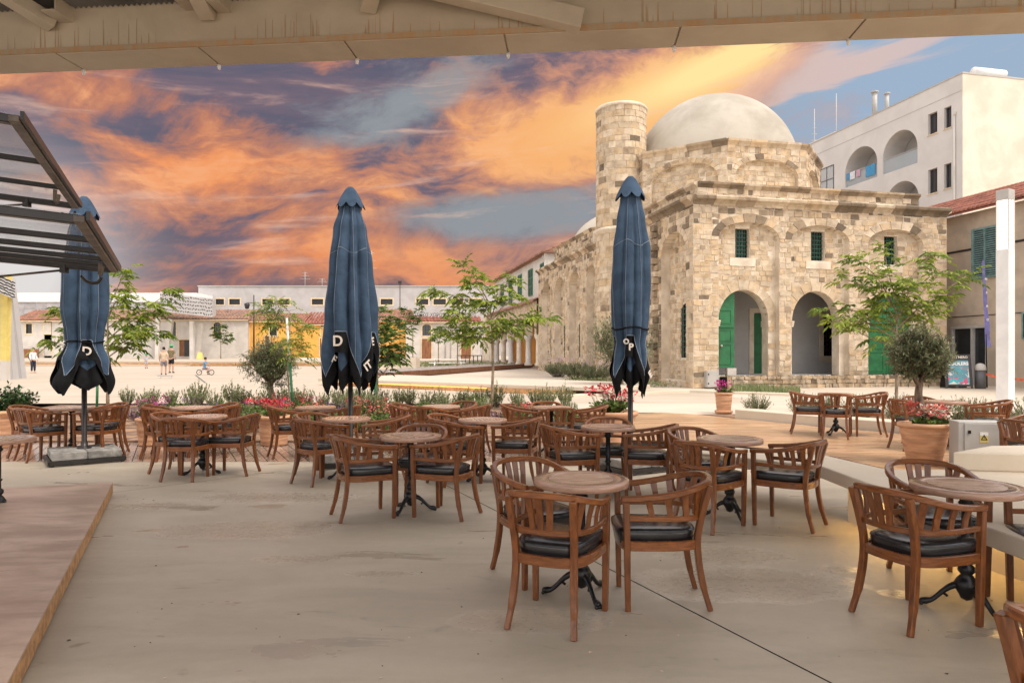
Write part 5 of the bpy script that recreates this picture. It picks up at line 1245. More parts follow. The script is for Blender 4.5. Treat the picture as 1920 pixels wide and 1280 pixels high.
# folded glass window leaves on the left
def leaf_frame(label, z, pts, bars, strutp=None):
    """glazed leaf held almost level: near corner A, far corner B on its right edge; runs off to the left"""
    A, B = pts; t = thing('folding_window', label, 'window', (A.x, A.y, 0)); o = V(A.x, A.y, 0); d = (B - A).normalized(); lft = V(-.90, -.43, .055); Wd = 3.2
    a, c = A - o, B - o
    g = MB().add([a + V(0, 0, .03), c + V(0, 0, .03), c + lft * Wd + V(0, 0, .03), a + lft * Wd + V(0, 0, .03), a + V(0, 0, .042), c + V(0, 0, .042), c + lft * Wd + V(0, 0, .042), a + lft * Wd + V(0, 0, .042)], [(0, 1, 2, 3), (4, 5, 6, 7), (0, 1, 5, 4), (1, 2, 6, 5), (2, 3, 7, 6), (3, 0, 4, 7)]).build('pane', M['pane'], t)
    MB().sweep([a - d * .04, c + d * .04], .07, .05).build('side_rail', M['steel_bronze'], t, bevel=.006)
    MB().sweep([a - d * .05 + V(.055, .01, .02), c + d * .05 + V(.055, .01, .02)], .025, .06).build('seal', M['steel_dark'], t)
    for k, u in enumerate(bars):
        p = a.lerp(c, u); w_ = .075 if u in (0, 1) else .04
        MB().sweep([p + V(-.03, 0, 0), p + lft * Wd], w_, .06 if u in (0, 1) else .045).build('cross_bar', M['steel_dark'], t, bevel=.006)
    hp = a.lerp(c, .66) + V(-.05, 0, -.05); MB().sweep([hp, hp + V(-.02, .02, -.09), hp + d * .22 + V(-.02, 0, -.09), hp + d * .22 + V(0, 0, -.0)], .022, .03, (1, 0, .2)).build('handle', M['steel_bronze'], t)
    ltch = (c if strutp else a).lerp(c, .97) + V(-.12, -.02, -.08); MB().tube(catmull([ltch, ltch + V(-.05, 0, -.06), ltch + V(-.14, -.02, -.05), ltch + V(-.2, -.03, .01)], 4), .018, 6).build('latch', M['steel_dark'], t)
    if strutp:
        s0 = c + lft * .45 + V(0, 0, -.05); s1 = s0 + lft * 1.5 + V(0, 0, -.34)
        MB().tube([s0, s0.lerp(s1, .4)], .012, 7).build('strut_rod', M['steel_bronze'], t); MB().tube([s0.lerp(s1, .38), s1], .022, 8).build('gas_strut', M['steel_dark'], t)
        MB().box(s0.x - .03, s0.y - .03, s0.z - .03, s0.x + .03, s0.y + .03, s0.z + .05).build('strut_bracket', M['steel_dark'], t)
    return t
leaf_frame('upper folded glass window leaf with dark bars at the top left', 3.2, (on(28, 225, 3.2), on(141, 386, 3.2)), [0, .38, .70, 1], True)
leaf_frame('lower folded glass window leaf with dark bars in front of the left parasol', 2.43, (on(150, 412, 2.43), on(214, 506, 2.43)), [0, .30, .52, .70, .85, 1], True)

# wooden platform lower left
pf = thing('wood_platform', 'low brown wooden platform with pale edge at the lower left corner', 'platform', (-4.36, 7.46, 0))
a = V(0, 0, 0); d_ = V(2.11, -4.33, 0); lf = V(-1.0, -.37, 0) * 4
dn_ = d_.normalized()
cuts = [0, 3.30, 9.0]
for s0, s1 in zip(cuts, cuts[1:]):
    q = [a + dn_ * (s0 + .004), a + dn_ * (s1 - .004), a + dn_ * (s1 - .004) + lf, a + dn_ * (s0 + .004) + lf]
    B_ = MB().poly([(p.x, p.y) for p in q], .128, .14).build('board', M['plat'], pf)
    n_ = V(-dn_.y, dn_.x, 0); 
    q = [a + dn_ * (s0 + .006) + n_ * -.002, a + dn_ * (s1 - .006) - n_ * .002, a + dn_ * (s1 - .006) - n_ * .05, a + dn_ * (s0 + .006) - n_ * .05]
    q2 = [a + dn_ * (s0 + .006), a + dn_ * (s1 - .006), a + dn_ * (s1 - .006) + lf * .995, a + dn_ * (s0 + .006) + lf * .995]
    MB().poly([(p.x, p.y) for p in q2], .022, .1275).build('edge_board', M['platedge'], pf)
q = [a + dn_ * .1 + lf * .05, a + dn_ * 8.9 + lf * .05, a + dn_ * 8.9 + lf * .98, a + dn_ * .1 + lf * .98]
MB().poly([(p.x, p.y) for p in q], 0, .0215).build('bearer', M['dark'], pf)

# lit concrete bench on the right
bench = thing('concrete_bench', 'pale concrete bench with warm light glowing under its overhanging slab', 'bench', (3.0, 6.4, 0))
top = [(2.94, 6.5), (1.75, 7.62), (1.95, 8.3), (3.3, 7.2), (3.46, 6.28), (4.4, 6.28), (9, 6.28), (9, 2.2), (2.95, 2.2), (2.90, 4.2)]
MB().poly([(x - 3.0, y - 6.4) for x, y in top], .352, .47).build('slab', M['conc'], bench, bevel=.008)
base = [(3.07, 6.24), (8.9, 6.24), (8.9, 2.3), (3.9, 2.3), (3.47, 4.4)]
MB().poly([(x - 3.0, y - 6.4) for x, y in base], 0, .351).build('base', M['conc'], bench)
LED = emit('warm_led', (1.0, .68, .27), 17)
b = MB(); b.beam((.045, -.26, .345), (.40, -1.95, .345), .02, .010); b.build('light_strip', LED, bench)
blk = thing('concrete_block', 'pale concrete block standing on the lit bench at the right edge', 'block', (5.0, 5.98, .47)); 
MB().poly([(-.97, .26), (-.3, .72), (1.6, .9), (4, .4), (4, -.35), (1.1, -.15)], 0, .165).build('block', M['conc'], blk, bevel=.01)

# ------------------------------------------------------------------ tables and chairs
def table_proto():
    t = thing('cafe_table', 'x', 'table', (0, 0, 0)); 
    MB().lathe([(.205, .704), (.294, .700), (.300, .704), (.300, .738), (.296, .742), (.205, .742), (.203, .738)], 48).build('rim', M['woodrim'], t)
    tp = MB().lathe([(.0, .712), (.204, .712), (.204, .722), (0, .722)], 40).build('tabletop', M['dark'], t)
    for k in range(8):
        x = -.178 + k * .0508; h = math.sqrt(max(0, .2035 ** 2 - max(0, abs(x) - .017) ** 2))
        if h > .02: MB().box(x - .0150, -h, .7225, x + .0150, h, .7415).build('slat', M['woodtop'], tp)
    MB().lathe([(.09, .70), (.09, .69), (.045, .675), (.03, .655), (.045, .63), (.026, .61), (.026, .36), (.040, .35), (.026, .335), (.026, .27), (.046, .25), (.046, .225), (.03, .205), (.05, .18), (.066, .15), (.060, .12), (.04, .085), (.03, .06), (0, .045)], 20).build('column', M['iron'], t)
    for k in range(3):
        a = R(90 + 120 * k); c, s = math.cos(a), math.sin(a); b = MB()
        pr = [(.03, .135, .024), (.07, .132, .021), (.115, .100, .016), (.155, .060, .014), (.185, .034, .015), (.212, .026, .021), (.236, .022, .020), (.246, .018, .010)]
        b.tube(catmull([V(c * r_, s * r_, z) for r_, z, _ in pr], 3), [q for q in sum([[lerp(pr[i][2], pr[i + 1][2], u / 3) for u in range(3)] for i in range(len(pr) - 1)], [])] + [pr[-1][2]], 8)
        for q in (-.013, 0, .013): b.sphere((c * .242 - s * q * 1.2, s * .242 + c * q * 1.2, .012), .012, 6)
        b.tube([V(c * .10, s * .10, .12), V(c * .125, s * .125, .085), V(c * .10, s * .10, .065)], [.012, .014, .008], 6)
        b.build('foot', M['iron'], t)
    return t
def chair_proto():
    t = thing('armchair', 'x', 'chair', (0, 0, 0)); w = M['wood']
    for s in (-1, 1):
        MB().sweep([(s * .222, .200, 0), (s * .225, .205, .30), (s * .226, .207, .44), (s * .228, .212, .648)], [.032, .038, .039, .038], [.032, .037, .038, .038], (0, 1, 0)).build('front_leg', w, t, bevel=.004)
        MB().sweep(catmull([(s * .196, -.292, 0), (s * .182, -.252, .14), (s * .172, -.226, .30), (s * .172, -.222, .44), (s * .180, -.248, .58), (s * .190, -.290, .742)], 4), [.031] * 4 + [.037] * 17, [.031] * 4 + [.037] * 17, (0, 1, 0)).build('back_leg', w, t, bevel=.004)
    def loop(pts, n=5):
        r_ = catmull([V(*p) for p in pts], n); l = [V(-p.x, p.y, p.z) for p in r_[:-1]]; return l + list(reversed(r_)) if False else r_ + [V(-p.x, p.y, p.z) for p in reversed(r_[:-1])]
    # horseshoe rails from right arm round the back to left arm
    tr = loop([(.229, .240, .664), (.250, .09, .676), (.256, -.06, .698), (.236, -.185, .728), (.170, -.276, .753), (.08, -.312, .762), (0, -.320, .764)])
    MB().sweep(tr, .034, .036).build('top_rail', M['woodrail'], t, bevel=.006)
    lr = loop([(.226, .205, .552), (.238, .06, .552), (.236, -.08, .552), (.200, -.19, .552), (.13, -.246, .552), (.06, -.264, .552), (0, -.268, .552)])
    MB().sweep(lr, .022, .032).build('lower_rail', M['woodrail'], t, bevel=.004)
    ap = loop([(.0, .238, .388), (.12, .232, .388), (.205, .212, .388), (.226, .16, .388), (.224, 0, .388), (.208, -.12, .388), (.165, -.21, .388), (.08, -.238, .388), (0, -.244, .388)], 4)
    MB().sweep(ap[:-1], .026, .056, closed=True).build('seat_frame', M['woodrail'], t, bevel=.003)
    b = MB(); outl = loop([(0, .262, 0), (.12, .256, 0), (.192, .238, 0), (.206, .19, 0), (.204, .0, 0), (.188, -.12, 0), (.140, -.196, 0), (.07, -.214, 0), (0, -.218, 0)], 3)[:-1]; n = len(outl); vs = []
    for (k, z) in ((.97, .392), (.985, .412), (1.0, .424), (1.02, .440), (1.02, .462), (.99, .476), (.90, .485), (.6, .491)): vs += [V(p.x * k, (p.y - .02) * k + .02, z) for p in outl]
    fs = [(i * n + j, i * n + (j + 1) % n, (i + 1) * n + (j + 1) % n, (i + 1) * n + j) for i in range(7) for j in range(n)] + [tuple(range(n)), tuple(7 * n + j for j in range(n))]
    b.add(vs, fs, 0, True); cu = b.build('seat_cushion', M['leather'], t)
    MB().tube([V(p.x * 1.022, (p.y - .02) * 1.022 + .02, .466) for p in outl + outl[:1]], .0045, 5).build('piping', M['leather'], cu)
    m = len(tr)
    def at(path, u): u = max(0, min(1, u)) * (len(path) - 1); i = min(len(path) - 2, int(u)); return path[i].lerp(path[i + 1], u - i), (path[i + 1] - path[i]).normalized()
    for u in (.085, .148, .211, .274, .432, .5, .568, .726, .789, .852, .915):
        (p0, t0), (p1, t1) = at(lr, u), at(tr, u); tg = (t0 + t1).normalized(); n_ = tg.cross(V(0, 0, 1)).normalized(); b = MB(); h0, h1 = .017, .021
        mid = p0.lerp(p1, .5) - n_ * -.006
        vs = []
        for (p, h) in ((p0, h0), (mid, .018), (p1, h1)):
            for (q, r_) in ((-1, -1), (1, -1), (1, 1), (-1, 1)): vs.append(p + tg * q * h + n_ * r_ * .0065)
        b.add(vs, [(i * 4 + k, i * 4 + (k + 1) % 4, i * 4 + 4 + (k + 1) % 4, i * 4 + 4 + k) for i in range(2) for k in range(4)] + [(0, 1, 2, 3), (8, 9, 10, 11)]); b.build('slat', w, t)
    return t
TAB, CH = table_proto(), chair_proto(); used = {'t': False, 'c': False}
def put_table(x, y, z, rz, label):
    o = TAB if not used['t'] else dup(TAB); used['t'] = True; o.location = (x, y, z); o.rotation_euler = (0, 0, rz); o['label'] = label; o['group'] = 'round cafe tables on the terrace'
    return o
def put_chair(x, y, z, face, label):
    o = CH if not used['c'] else dup(CH); used['c'] = True; o.location = (x, y, z); o.rotation_euler = (0, 0, R(face - 90)); o['label'] = label; o['group'] = 'wooden armchairs round the cafe tables'
    return o
# (pixel x, pixel row of the top, deck height, slat turn, table label, place words, [(angle, distance, facing offset, chair words)])
SETS = [
 (1090, 896, 0, 80, 'foremost round slatted table in the middle of the terrace', 'the foremost middle table', [(-116, .385, 2, 'with its back to the viewer at'), (-6, .46, 4, 'facing left at'), (124, .47, -4, 'half hidden behind')]),
 (1812, 908, 0, 72, 'round slatted table nearest the lit bench at the right edge', 'the table nearest the lit bench', [(-160, .40, 0, 'seen from behind at'), (78, .47, 0, 'facing the viewer behind'), (-14, .52, 0, 'cut by the right edge at')]),
 (770, 815, 0, 35, 'round table with bright slats in front of the middle parasol', 'the bright slatted table', [(207, 0.44, 0, 'facing right at'), (-24, 0.38, 0, 'facing left at'), (84, 0.42, 8, 'tucked behind')]),
 (1368, 821, 0, 72, 'round table beside the near end of the lit bench', 'the table at the bench end', [(-132, 0.42, -4, 'seen from behind at'), (-32, 0.5, -8, 'facing left at'), (112, 0.44, 0, 'rounded back showing behind')]),
 (1140, 798, 0, 75, 'round table in front of the right parasol', 'the table by the right parasol', [(198, 0.44, 0, 'facing right at'), (-16, 0.43, 0, 'facing left at'), (82, 0.42, 0, 'standing behind')]),
 (650, 783, 0, 10, 'orange brown round table under the middle parasol', 'the table under the middle parasol', [(-126, 0.39, 0, 'seen from behind at'), (-2, 0.47, 4, 'facing left at'), (150, 0.42, 0, 'rounded back showing behind')]),
 (905, 785, 0, 15, 'round table right of the bright slatted table', 'the table right of the bright slatted one', [(-143, 0.38, 0, 'seen from behind at'), (-14, 0.41, 0, 'facing left at'), (152, 0.42, 0, 'rounded back showing behind')]),
 (380, 779, 0, 20, 'round table at the edge of the wet deck on the left', 'the front left table', [(-92, 0.36, 0, 'with its back to the viewer at'), (-8, 0.4, 5, 'facing left at'), (170, 0.34, 0, 'facing right at')]),
 (359, 762, 0, 20, 'round table on the wet deck behind the front left table', 'the left table next to the flowers', [(186, 0.37, 0, 'facing right at'), (44, 0.36, 0, 'on the far side of'), (-10, 0.42, 0, 'facing left at'), (-120, 0.4, 0, 'half hidden in front of')]),
 (135, 763, 0, 20, 'round table behind the left parasol post', 'the table behind the left parasol', [(184, 0.52, 0, 'facing right at'), (-122, 0.4, 0, 'seen from behind at'), (-12, 0.47, 0, 'facing left at'), (54, 0.45, 0, 'on the far side of')]),
 (-4, 821, 0, 20, 'round table cut by the left edge near the platform', 'the table cut by the left edge', []),
 (592, 762, 0, 75, 'round slatted table on the wet deck left of the middle parasol', 'the slatted deck table left of the middle parasol', [(-150, 0.38, 0, 'seen from behind at'), (-12, 0.37, 0, 'facing left at')]),
 (827, 760, 0, 75, 'round pale table by the flower bed right of the middle parasol', 'the pale table by the flowers', [(172, 0.48, 0, 'facing right at'), (-108, 0.42, 0, 'seen from behind at'), (-12, 0.46, 0, 'facing left at'), (58, 0.42, 0, 'on the far side of')]),
 (1034, 762, 0, 75, 'round table by the flower bed left of the right parasol', 'the rearmost table left of the right parasol', [(176, 0.45, 0, 'facing right at'), (-82, 0.42, 0, 'seen from behind at'), (-8, 0.53, 0, 'facing left at'), (95, 0.42, 0, 'rounded back showing behind')]),
 (1567, 737, .022, 10, 'round table on the brown deck by the kerb', 'the table on the brown deck', [(-116, .46, 0, 'seen from behind at'), (-14, .50, 0, 'facing left at'), (160, .46, 0, 'rounded back showing behind')]),
 (1772, 751, .022, 10, 'round table behind the potted olive tree', 'the table behind the potted olive', [(184, .50, 0, 'facing right at'), (-24, .52, 0, 'facing left at'), (95, .42, 0, 'rounded back showing behind')]),
]
for (px, py, z, tw, lb, pl, chs) in SETS:
    hh_, cc_ = FAR if z > .01 else NEAR
    Y = (cc_ - z - .742) * F / (py - hh_); X = (px - 960) / F * Y; z = z + (rise(Y) if z > .01 else 0)
    put_table(X, Y, z, R(tw), lb)
    for (an, ds, fo, wd) in chs:
        put_chair(X + ds * math.cos(R(an)), Y + ds * math.sin(R(an)), z, an + 180 + fo, 'wooden armchair %s %s' % (wd, pl))
put_chair(1.80, 1.94, 0, 15, 'nearest wooden armchair, only its back rail in the lower right corner')
put_chair(5.66, 7.35, .06, 10, 'wooden armchair behind the concrete block at the right edge')
put_chair(6.15, 8.05, .06, 200, 'wooden armchair whose rail just shows above the block at the right edge')

# ------------------------------------------------------------------ closed parasols
def parasol(label, x, y, rot, shape, hem, seed, zt=3.68, letters=(), tie=None, hem2=None, folds=8, basez=0.0, wide=1.0):
    """shape: (z, radius, fold depth) from the shoulder down; hem(theta) -> height of the bottom edge"""
    t = thing('closed_parasol', label, 'parasol', (x, y, basez), 0, 'closed blue parasols'); rg = random.Random(seed)
    bs = .86
    fr_ = MB(); 
    for (a, c_) in (((-bs / 2, -bs / 2), (bs / 2, -bs / 2)), ((bs / 2, -bs / 2), (bs / 2, bs / 2)), ((bs / 2, bs / 2), (-bs / 2, bs / 2)), ((-bs / 2, bs / 2), (-bs / 2, -bs / 2))): fr_.beam((*a, .045), (*c_, .045), .04, .05)
    fr_.beam((-bs / 2, 0, .04), (bs / 2, 0, .04), .05, .03).beam((0, -bs / 2, .04), (0, bs / 2, .04), .05, .03)
    for (qx, qy) in ((-1, -1), (1, -1), (1, 1), (-1, 1)): fr_.tube([(qx * bs * .47, qy * bs * .47, 0), (qx * bs * .47, qy * bs * .47, .03)], .025, 8)
    f_ = fr_.build('base_tray', M['steel_dark'], t); f_.rotation_euler = (0, 0, rot)
    for i in (0, 1):
        for j in (0, 1):
            b = MB().box(-.40 + i * .403, -.40 + j * .403, .072, -.003 + i * .403, -.003 + j * .403, .172); o = b.build('base_slab', M['paver'], t, bevel=.006); o.rotation_euler = (0, 0, rot)
    MB().lathe([(.09, .172), (.09, .185), (.045, .195), (.042, .26), (.034, .27), (.034, zt - .1)], 16).build('pole', M['steel_dark'], t)
    nth, nz_ = 112, 46; zs = [s[0] for s in shape]
    ph = rg.uniform(0, 6); ph2 = rg.uniform(0, 6)
    def prof(z, i):
        if z >= zs[0]: return shape[0][i]
        for s0, s1 in zip(shape, shape[1:]):
            if z >= s1[0]:
                u = (s0[0] - z) / (s0[0] - s1[0]); u = u * u * (3 - 2 * u); return lerp(s0[i], s1[i], u)
        return shape[-1][i]
    def surf(th, z, off=0.0):
        r_ = prof(z, 1) * wide; d = prof(z, 2); wv = abs(math.sin(folds * .5 * (th + .16 * math.sin(2 * th + ph) + .05 * math.sin(z * 3 + ph2))))
        q = wv ** .62
        rr = r_ * (1 - d + d * q) * (1 + .05 * math.sin(3 * th + z * 2.2 + ph) + .025 * noise.noise(V(math.cos(th) * 3, math.sin(th) * 3, z * 3 + seed)))
        rr += .008 * noise.noise(V(math.cos(th) * 9, math.sin(th) * 9, z * 2.2 + seed * 2)) + off
        return V(rr * math.cos(th), rr * math.sin(th), z)
    ztop = zt - .10; VH = .27
    def grid(nm, m_, fa, fb, rows, off=0.0):
        b = MB(); vs = []
        for i in range(rows + 1):
            for k in range(nth):
                th = 2 * PI * k / nth; za, zb = fa(th), fb(th); vs.append(surf(th, lerp(za, zb, i / rows), off))
        b.add(vs, [(i * nth + k, i * nth + (k + 1) % nth, (i + 1) * nth + (k + 1) % nth, (i + 1) * nth + k) for i in range(rows) for k in range(nth)], 0, True)
        return b.build(nm, m_, t)
    val = lambda th: hem(th) + VH
    cl = grid('cloth', M['denim'], lambda th: ztop, val, nz_)
    va = grid('valance', M['blackcloth'], val, hem, 7, .0)
    if hem2:
        grid('inner_fold', M['denim'], lambda th: hem2(th) + VH + .35, lambda th: hem2(th) + VH, 6, -.06)
        grid('inner_valance', M['blackcloth'], lambda th: hem2(th) + VH, hem2, 5, -.06)
    b = MB()
    for th0 in [2 * PI * (k + .5) / 8 for k in range(8)]: b.tube([surf(th0, z, .004) for z in [lerp(ztop - .15, val(th0), i / 24) for i in range(25)]], .0025, 4)
    b.tube([surf(2 * PI * k / nth, val(2 * PI * k / nth), .003) for k in range(nth + 1)], .0045, 4)
    b.tube([surf(2 * PI * k / nth, zt - .86 - .04 * math.sin(4 * 2 * PI * k / nth), .003) for k in range(nth + 1)], .0035, 4)
    b.build('seam', M['thread'], cl)
    # scalloped cap
    b = MB(); vs = []; rows = 8
    for i in range(rows + 1):
        u = i / rows
        for k in range(64):
            th = 2 * PI * k / 64; sc_ = abs(math.sin(4 * th + .3)) ** .7
            r_ = (.035 + .165 * u ** .85) * (1 - .16 * (1 - sc_) * u) ; vs.append(V(r_ * math.cos(th), r_ * math.sin(th), zt + .02 - .30 * u ** 1.15 + .085 * (1 - sc_) * u * u))
    b.add(vs, [(i * 64 + k, i * 64 + (k + 1) % 64, (i + 1) * 64 + (k + 1) % 64, (i + 1) * 64 + k) for i in range(rows) for k in range(64)] + [tuple(range(63, -1, -1))], 0, True)
    b.build('cap', M['denim'], t)
    if tie:
        b = MB(); b.tube([surf(2 * PI * k / 48, tie + .015 * math.sin(6 * PI * k / 48), .010) for k in range(49)], .010, 6); b.build('tie_cord', M['blackcloth'], t)
    t.scale = (1.045,) * 3
    for (ch, ang, dz_, size, tilt) in letters:
        th = R(ang); z = hem(th) + VH * .52 + dz_; p = surf(th, z, .03)
        lettering('letter', ch, size, M['letter'], va, p, (R(90), R(tilt), th + R(90)), .002, .004)
    return t
def flaps(a, hi, lo, n, flat=.42):
    """hem with n flat notches at height hi round bearing a, straight edges down to points at lo"""
    def hem(th):
        u = ((th - R(a)) * n / (2 * PI)) % 1.0; u = 2 * min(u, 1 - u)          # 0 at a notch, 1 at a point
        return hi - (hi - lo) * max(0, min(1, (u - flat) / (1 - flat))) ** .85
    return hem
# left parasol: tied, lower corners spread
x1 = (158 - 960) / F * 9.9
parasol('tied blue parasol on concrete block base at the left', x1, 9.9, R(38), [(3.55, .06, .12), (3.36, .145, .15), (3.1, .21, .28), (2.6, .285, .42), (2.1, .30, .42), (1.75, .25, .42), (1.62, .232, .40), (1.35, .34, .30), (1.05, .43, .22), (.85, .42, .22)],
        flaps(-50, 1.40, .90, 4, .32) , 3, 3.64, [('D', -52, -.03, .16, 4)], tie=1.64, hem2=flaps(-5, 1.15, .98, 4, .2))
x2 = (657 - 960) / F * 9.65
parasol('blue parasol with cream letters D, E and IT in the middle', x2, 9.65, R(20), [(3.62, .06, .1), (3.42, .145, .15), (3.15, .22, .3), (2.7, .285, .44), (2.0, .355, .5), (1.5, .385, .48), (1.1, .36, .40), (.85, .32, .36)],
        flaps(-100, 1.50, .90, 4, .30), 7, 3.71, [('D', -100, .0, .19, 0), ('E', -16, .0, .15, -5), ('IT', -38, -.01, .15, -38), ('F', -122, -.04, .15, 35)], hem2=flaps(-55, 1.25, .98, 4, .25))
x3 = (1182 - 960) / F * 9.2
parasol('neatly tied blue parasol before the stone building', x3, 9.2, R(30), [(3.65, .06, .10), (3.45, .135, .12), (3.2, .185, .18), (2.8, .245, .22), (2.3, .262, .2), (1.95, .25, .2), (1.78, .235, .25), (1.62, .205, .3), (1.45, .235, .4), (1.2, .29, .42), (.95, .25, .45)],
        flaps(-100, 1.44, .90, 4, .30), 9, 3.74, [('O', -113, .05, .09, 20), ('P', -98, -.02, .12, 0), ('E', -42, -.02, .13, -40)], tie=1.80, hem2=flaps(-55, 1.2, .98, 4, .2))

# ------------------------------------------------------------------ pots
H0, CZ = FAR
def pot(label, x, y, z, r0, r1, h, plant=None, ribs=5, saucer=False, group=None):
    t = thing('terracotta_pot', label, 'pot', (x, y, z), 0, group); pr = [(r0 * .96, 0.0)]; n = 22
    z0 = .035 if saucer else 0
    for i in range(n + 1):
        u = i / n; pr.append((lerp(r0, r1, u ** .8) * (1 + .012 * math.sin(u * ribs * 2 * PI)), z0 + u * (h - z0) * .88))
    pr[0] = (r0 * .96, z0)
    pr += [(r1 * 1.06, h * .885), (r1 * 1.09, h * .93), (r1 * 1.07, h * .99), (r1 * 1.0, h), (r1 * .93, h * .98), (r1 * .90, h * .86)]
    MB().lathe(pr, 36).build('pot_wall', M['terracotta'], t); MB().lathe([(r1 * .92, h * .88), (0, h * .90)], 24).build('soil', M['soil'], t)
    if saucer: MB().lathe([(r0 * 1.25, 0), (r0 * 1.36, .045), (r0 * 1.32, .06), (r0 * 1.22, .03), (0, .03)], 32).build('saucer', M['terracotta'], t)
    return t
GS = shrub_mesh(31, .30, .36, 70, 'geranium_leaf', .06, .05, .2, 'red', 20, .058, (.95, 1.45)); GS2 = shrub_mesh(32, .28, .24, 60, 'geranium_leaf', .055, .045, .25, 'red', 18, .055, (.9, 1.3)); GS3 = shrub_mesh(33, .30, .22, 60, 'geranium_leaf', .055, .045, .25, 'coral', 16, .062, (.95, 1.3)); GS4 = shrub_mesh(34, .28, .22, 50, 'geranium_leaf', .055, .045, .25, 'cream', 20, .052, (.9, 1.25))
GB = shrub_mesh(35, .62, .48, 150, 'glossleaf', .085, .05, .4)
def potted(nm, lb, ct_, spec, x, y, z, s=1.0):
    o = make_plant(nm, lb, ct_, spec, (x, y, z)); o.scale = (s,) * 3; return o
p = G(22, 812); pot('terracotta pot with glossy green bush at the left edge', -8.5, 11.5, .0, .34, .43, .62); potted('green_bush', 'glossy dark green bush in the pot at the left edge', 'bush', GB, -8.5, 11.5, .50, .95)
p = P(285, 838, 11.6); pot('small terracotta pot hidden behind the front left table', p.x, 11.6, .01, .20, .24, .46); potted('potted_flowers', 'magenta and purple flowers in the pot behind the front left table', 'flowers', shrub_mesh(36, .32, .26, 50, 'geranium_leaf', .05, .04, .3, 'magenta', 16, .035, (.9, 1.3)), p.x, 11.6, .40)
p = P(514, 833, 11.62); pot('ribbed terracotta pot on the deck left of the middle parasol', p.x, 11.62, .01, .21, .25, .50, ribs=6); potted('potted_geranium', 'red geraniums in the ribbed pot left of the middle parasol', 'flowers', GS2, p.x, 11.62, .42, .9)
p = V((1150 - 960) / F * 11.2, 11.2, 0); pot('wide terracotta pot behind the right parasol pole', p.x - .05, p.y, 0, .30, .42, .62, ribs=2); potted('potted_geranium', 'red, white and pink geraniums in the wide pot by the right parasol', 'flowers', GS, p.x - .05, p.y, .54, 1.05); potted('potted_geranium', 'pale cream blooms among the geraniums in the wide pot', 'flowers', GS4, p.x + .08, p.y + .05, .60, .95)
p = G(1357, 774, .02); pot('ribbed terracotta pot alone on the kerb before the stone building', p.x, p.y, .022, .16, .20, .50, ribs=5, saucer=True); potted('potted_geranium', 'magenta pink geraniums in the lone pot before the stone building', 'flowers', shrub_mesh(37, .24, .22, 50, 'geranium_leaf', .055, .045, .3, 'magenta', 16, .058, (.85, 1.3)), p.x, p.y, .44)
px_, py_ = (1733 - 960) / F * 9.2, 9.2
pot('large flared terracotta pot with saucer holding the olive tree', px_, py_, .072, .20, .30, .55, ribs=4, saucer=True)
olive_tree('clipped ball olive tree growing in the large terracotta pot', V(px_ - .06, py_, .54), .62, .415, .98, 13, 14000, .056, .019, .055, .92)
potted('potted_geranium', 'coral red geraniums under the potted olive tree', 'flowers', GS3, px_ - .06, py_ - .10, .50, .9); potted('potted_geranium', 'cream geraniums under the potted olive tree', 'flowers', GS4, px_ + .12, py_ - .05, .50, .95)

# ------------------------------------------------------------------ service things
cbx = thing('electrical_cabinet', 'grey electrical cabinet with yellow warning sign beside the potted olive', 'cabinet', ((1832 - 960) / F * 8.7, 8.7, .07), R(-10))
MB().box(-.27, -.12, 0, .27, .14, .62).build('case', M['grey'], cbx, bevel=.008); dd = MB().box(-.20, -.135, .04, .262, -.1205, .60).build('door', M['grey'], cbx, bevel=.004); MB().box(-.165, -.15, .47, -.135, -.136, .51).build('lock', M['dark'], dd)
sg = MB().box(-.03, -.139, .36, .065, -.1355, .49).build('warning_plate', M['yellowpaint'], dd)
MB().box(-.03, -.141, .445, .065, -.1392, .49).build('plate_top', M['paint'], dd)
b = MB().add([(-.022, -.1415, .392), (.057, -.1415, .392), (.0175, -.1415, .462), (-.006, -.1420, .400), (.041, -.1420, .400), (.0175, -.1420, .443)], [(0, 1, 4, 3), (1, 2, 5, 4), (2, 0, 3, 5)]); b.add([(.020, -.1423, .438), (.010, -.1423, .420), (.018, -.1423, .420), (.014, -.1423, .404), (.026, -.1423, .424), (.019, -.1423, .424)], [(0, 1, 2, 5), (2, 3, 4, 5)]); b.build('warning_triangle', M['dark'], dd)
p = FR and V(7.17, 27, 0); m_ = thing('meter_box', 'grey metal meter box on the corner of the stone building', 'meter box', p + V(.9767 * .75 + .2147 * .14, .2147 * .75 - .9767 * .14, 0), RZ)
MB().box(-.30, -.12, .05, .22, .12, .72).build('case', M['grey'], m_, bevel=.01); MB().box(-.28, -.135, .08, .16, -.121, .69).build('door', M['grey'], m_); MB().box(-.26, -.15, .18, -.22, -.136, .24).box(-.26, -.15, .54, -.22, -.136, .60).build('hinge', M['dark'], m_)
lp = thing('lamp_pillar', 'square white lamp pillar with tall lit panel at the right', 'lamp post', ((1885 - 960) / F * 17.6, 17.6, 0), R(28))
MB().box(-.15, -.15, 0, .15, .15, 4.12).build('post', M['paint'], lp, bevel=.006); MB().box(-.15, -.15, 5.38, .15, .15, 5.65).build('head', M['grey'], lp, bevel=.006)
MB().box(-.135, -.135, 4.121, .135, .135, 5.379).build('light_panel', emit('lamp_glow', (1.0, .90, .72), .95), lp)
b = MB()
for (a, c_) in ((-.15, -.15), (.13, -.15), (.13, .13), (-.15, .13)): b.box(a, c_, 4.121, a + .02, c_ + .02, 5.379)
b.box(-.005, -.152, 4.121, .005, -.136, 5.379); b.build('corner_strip', M['grey'], lp)
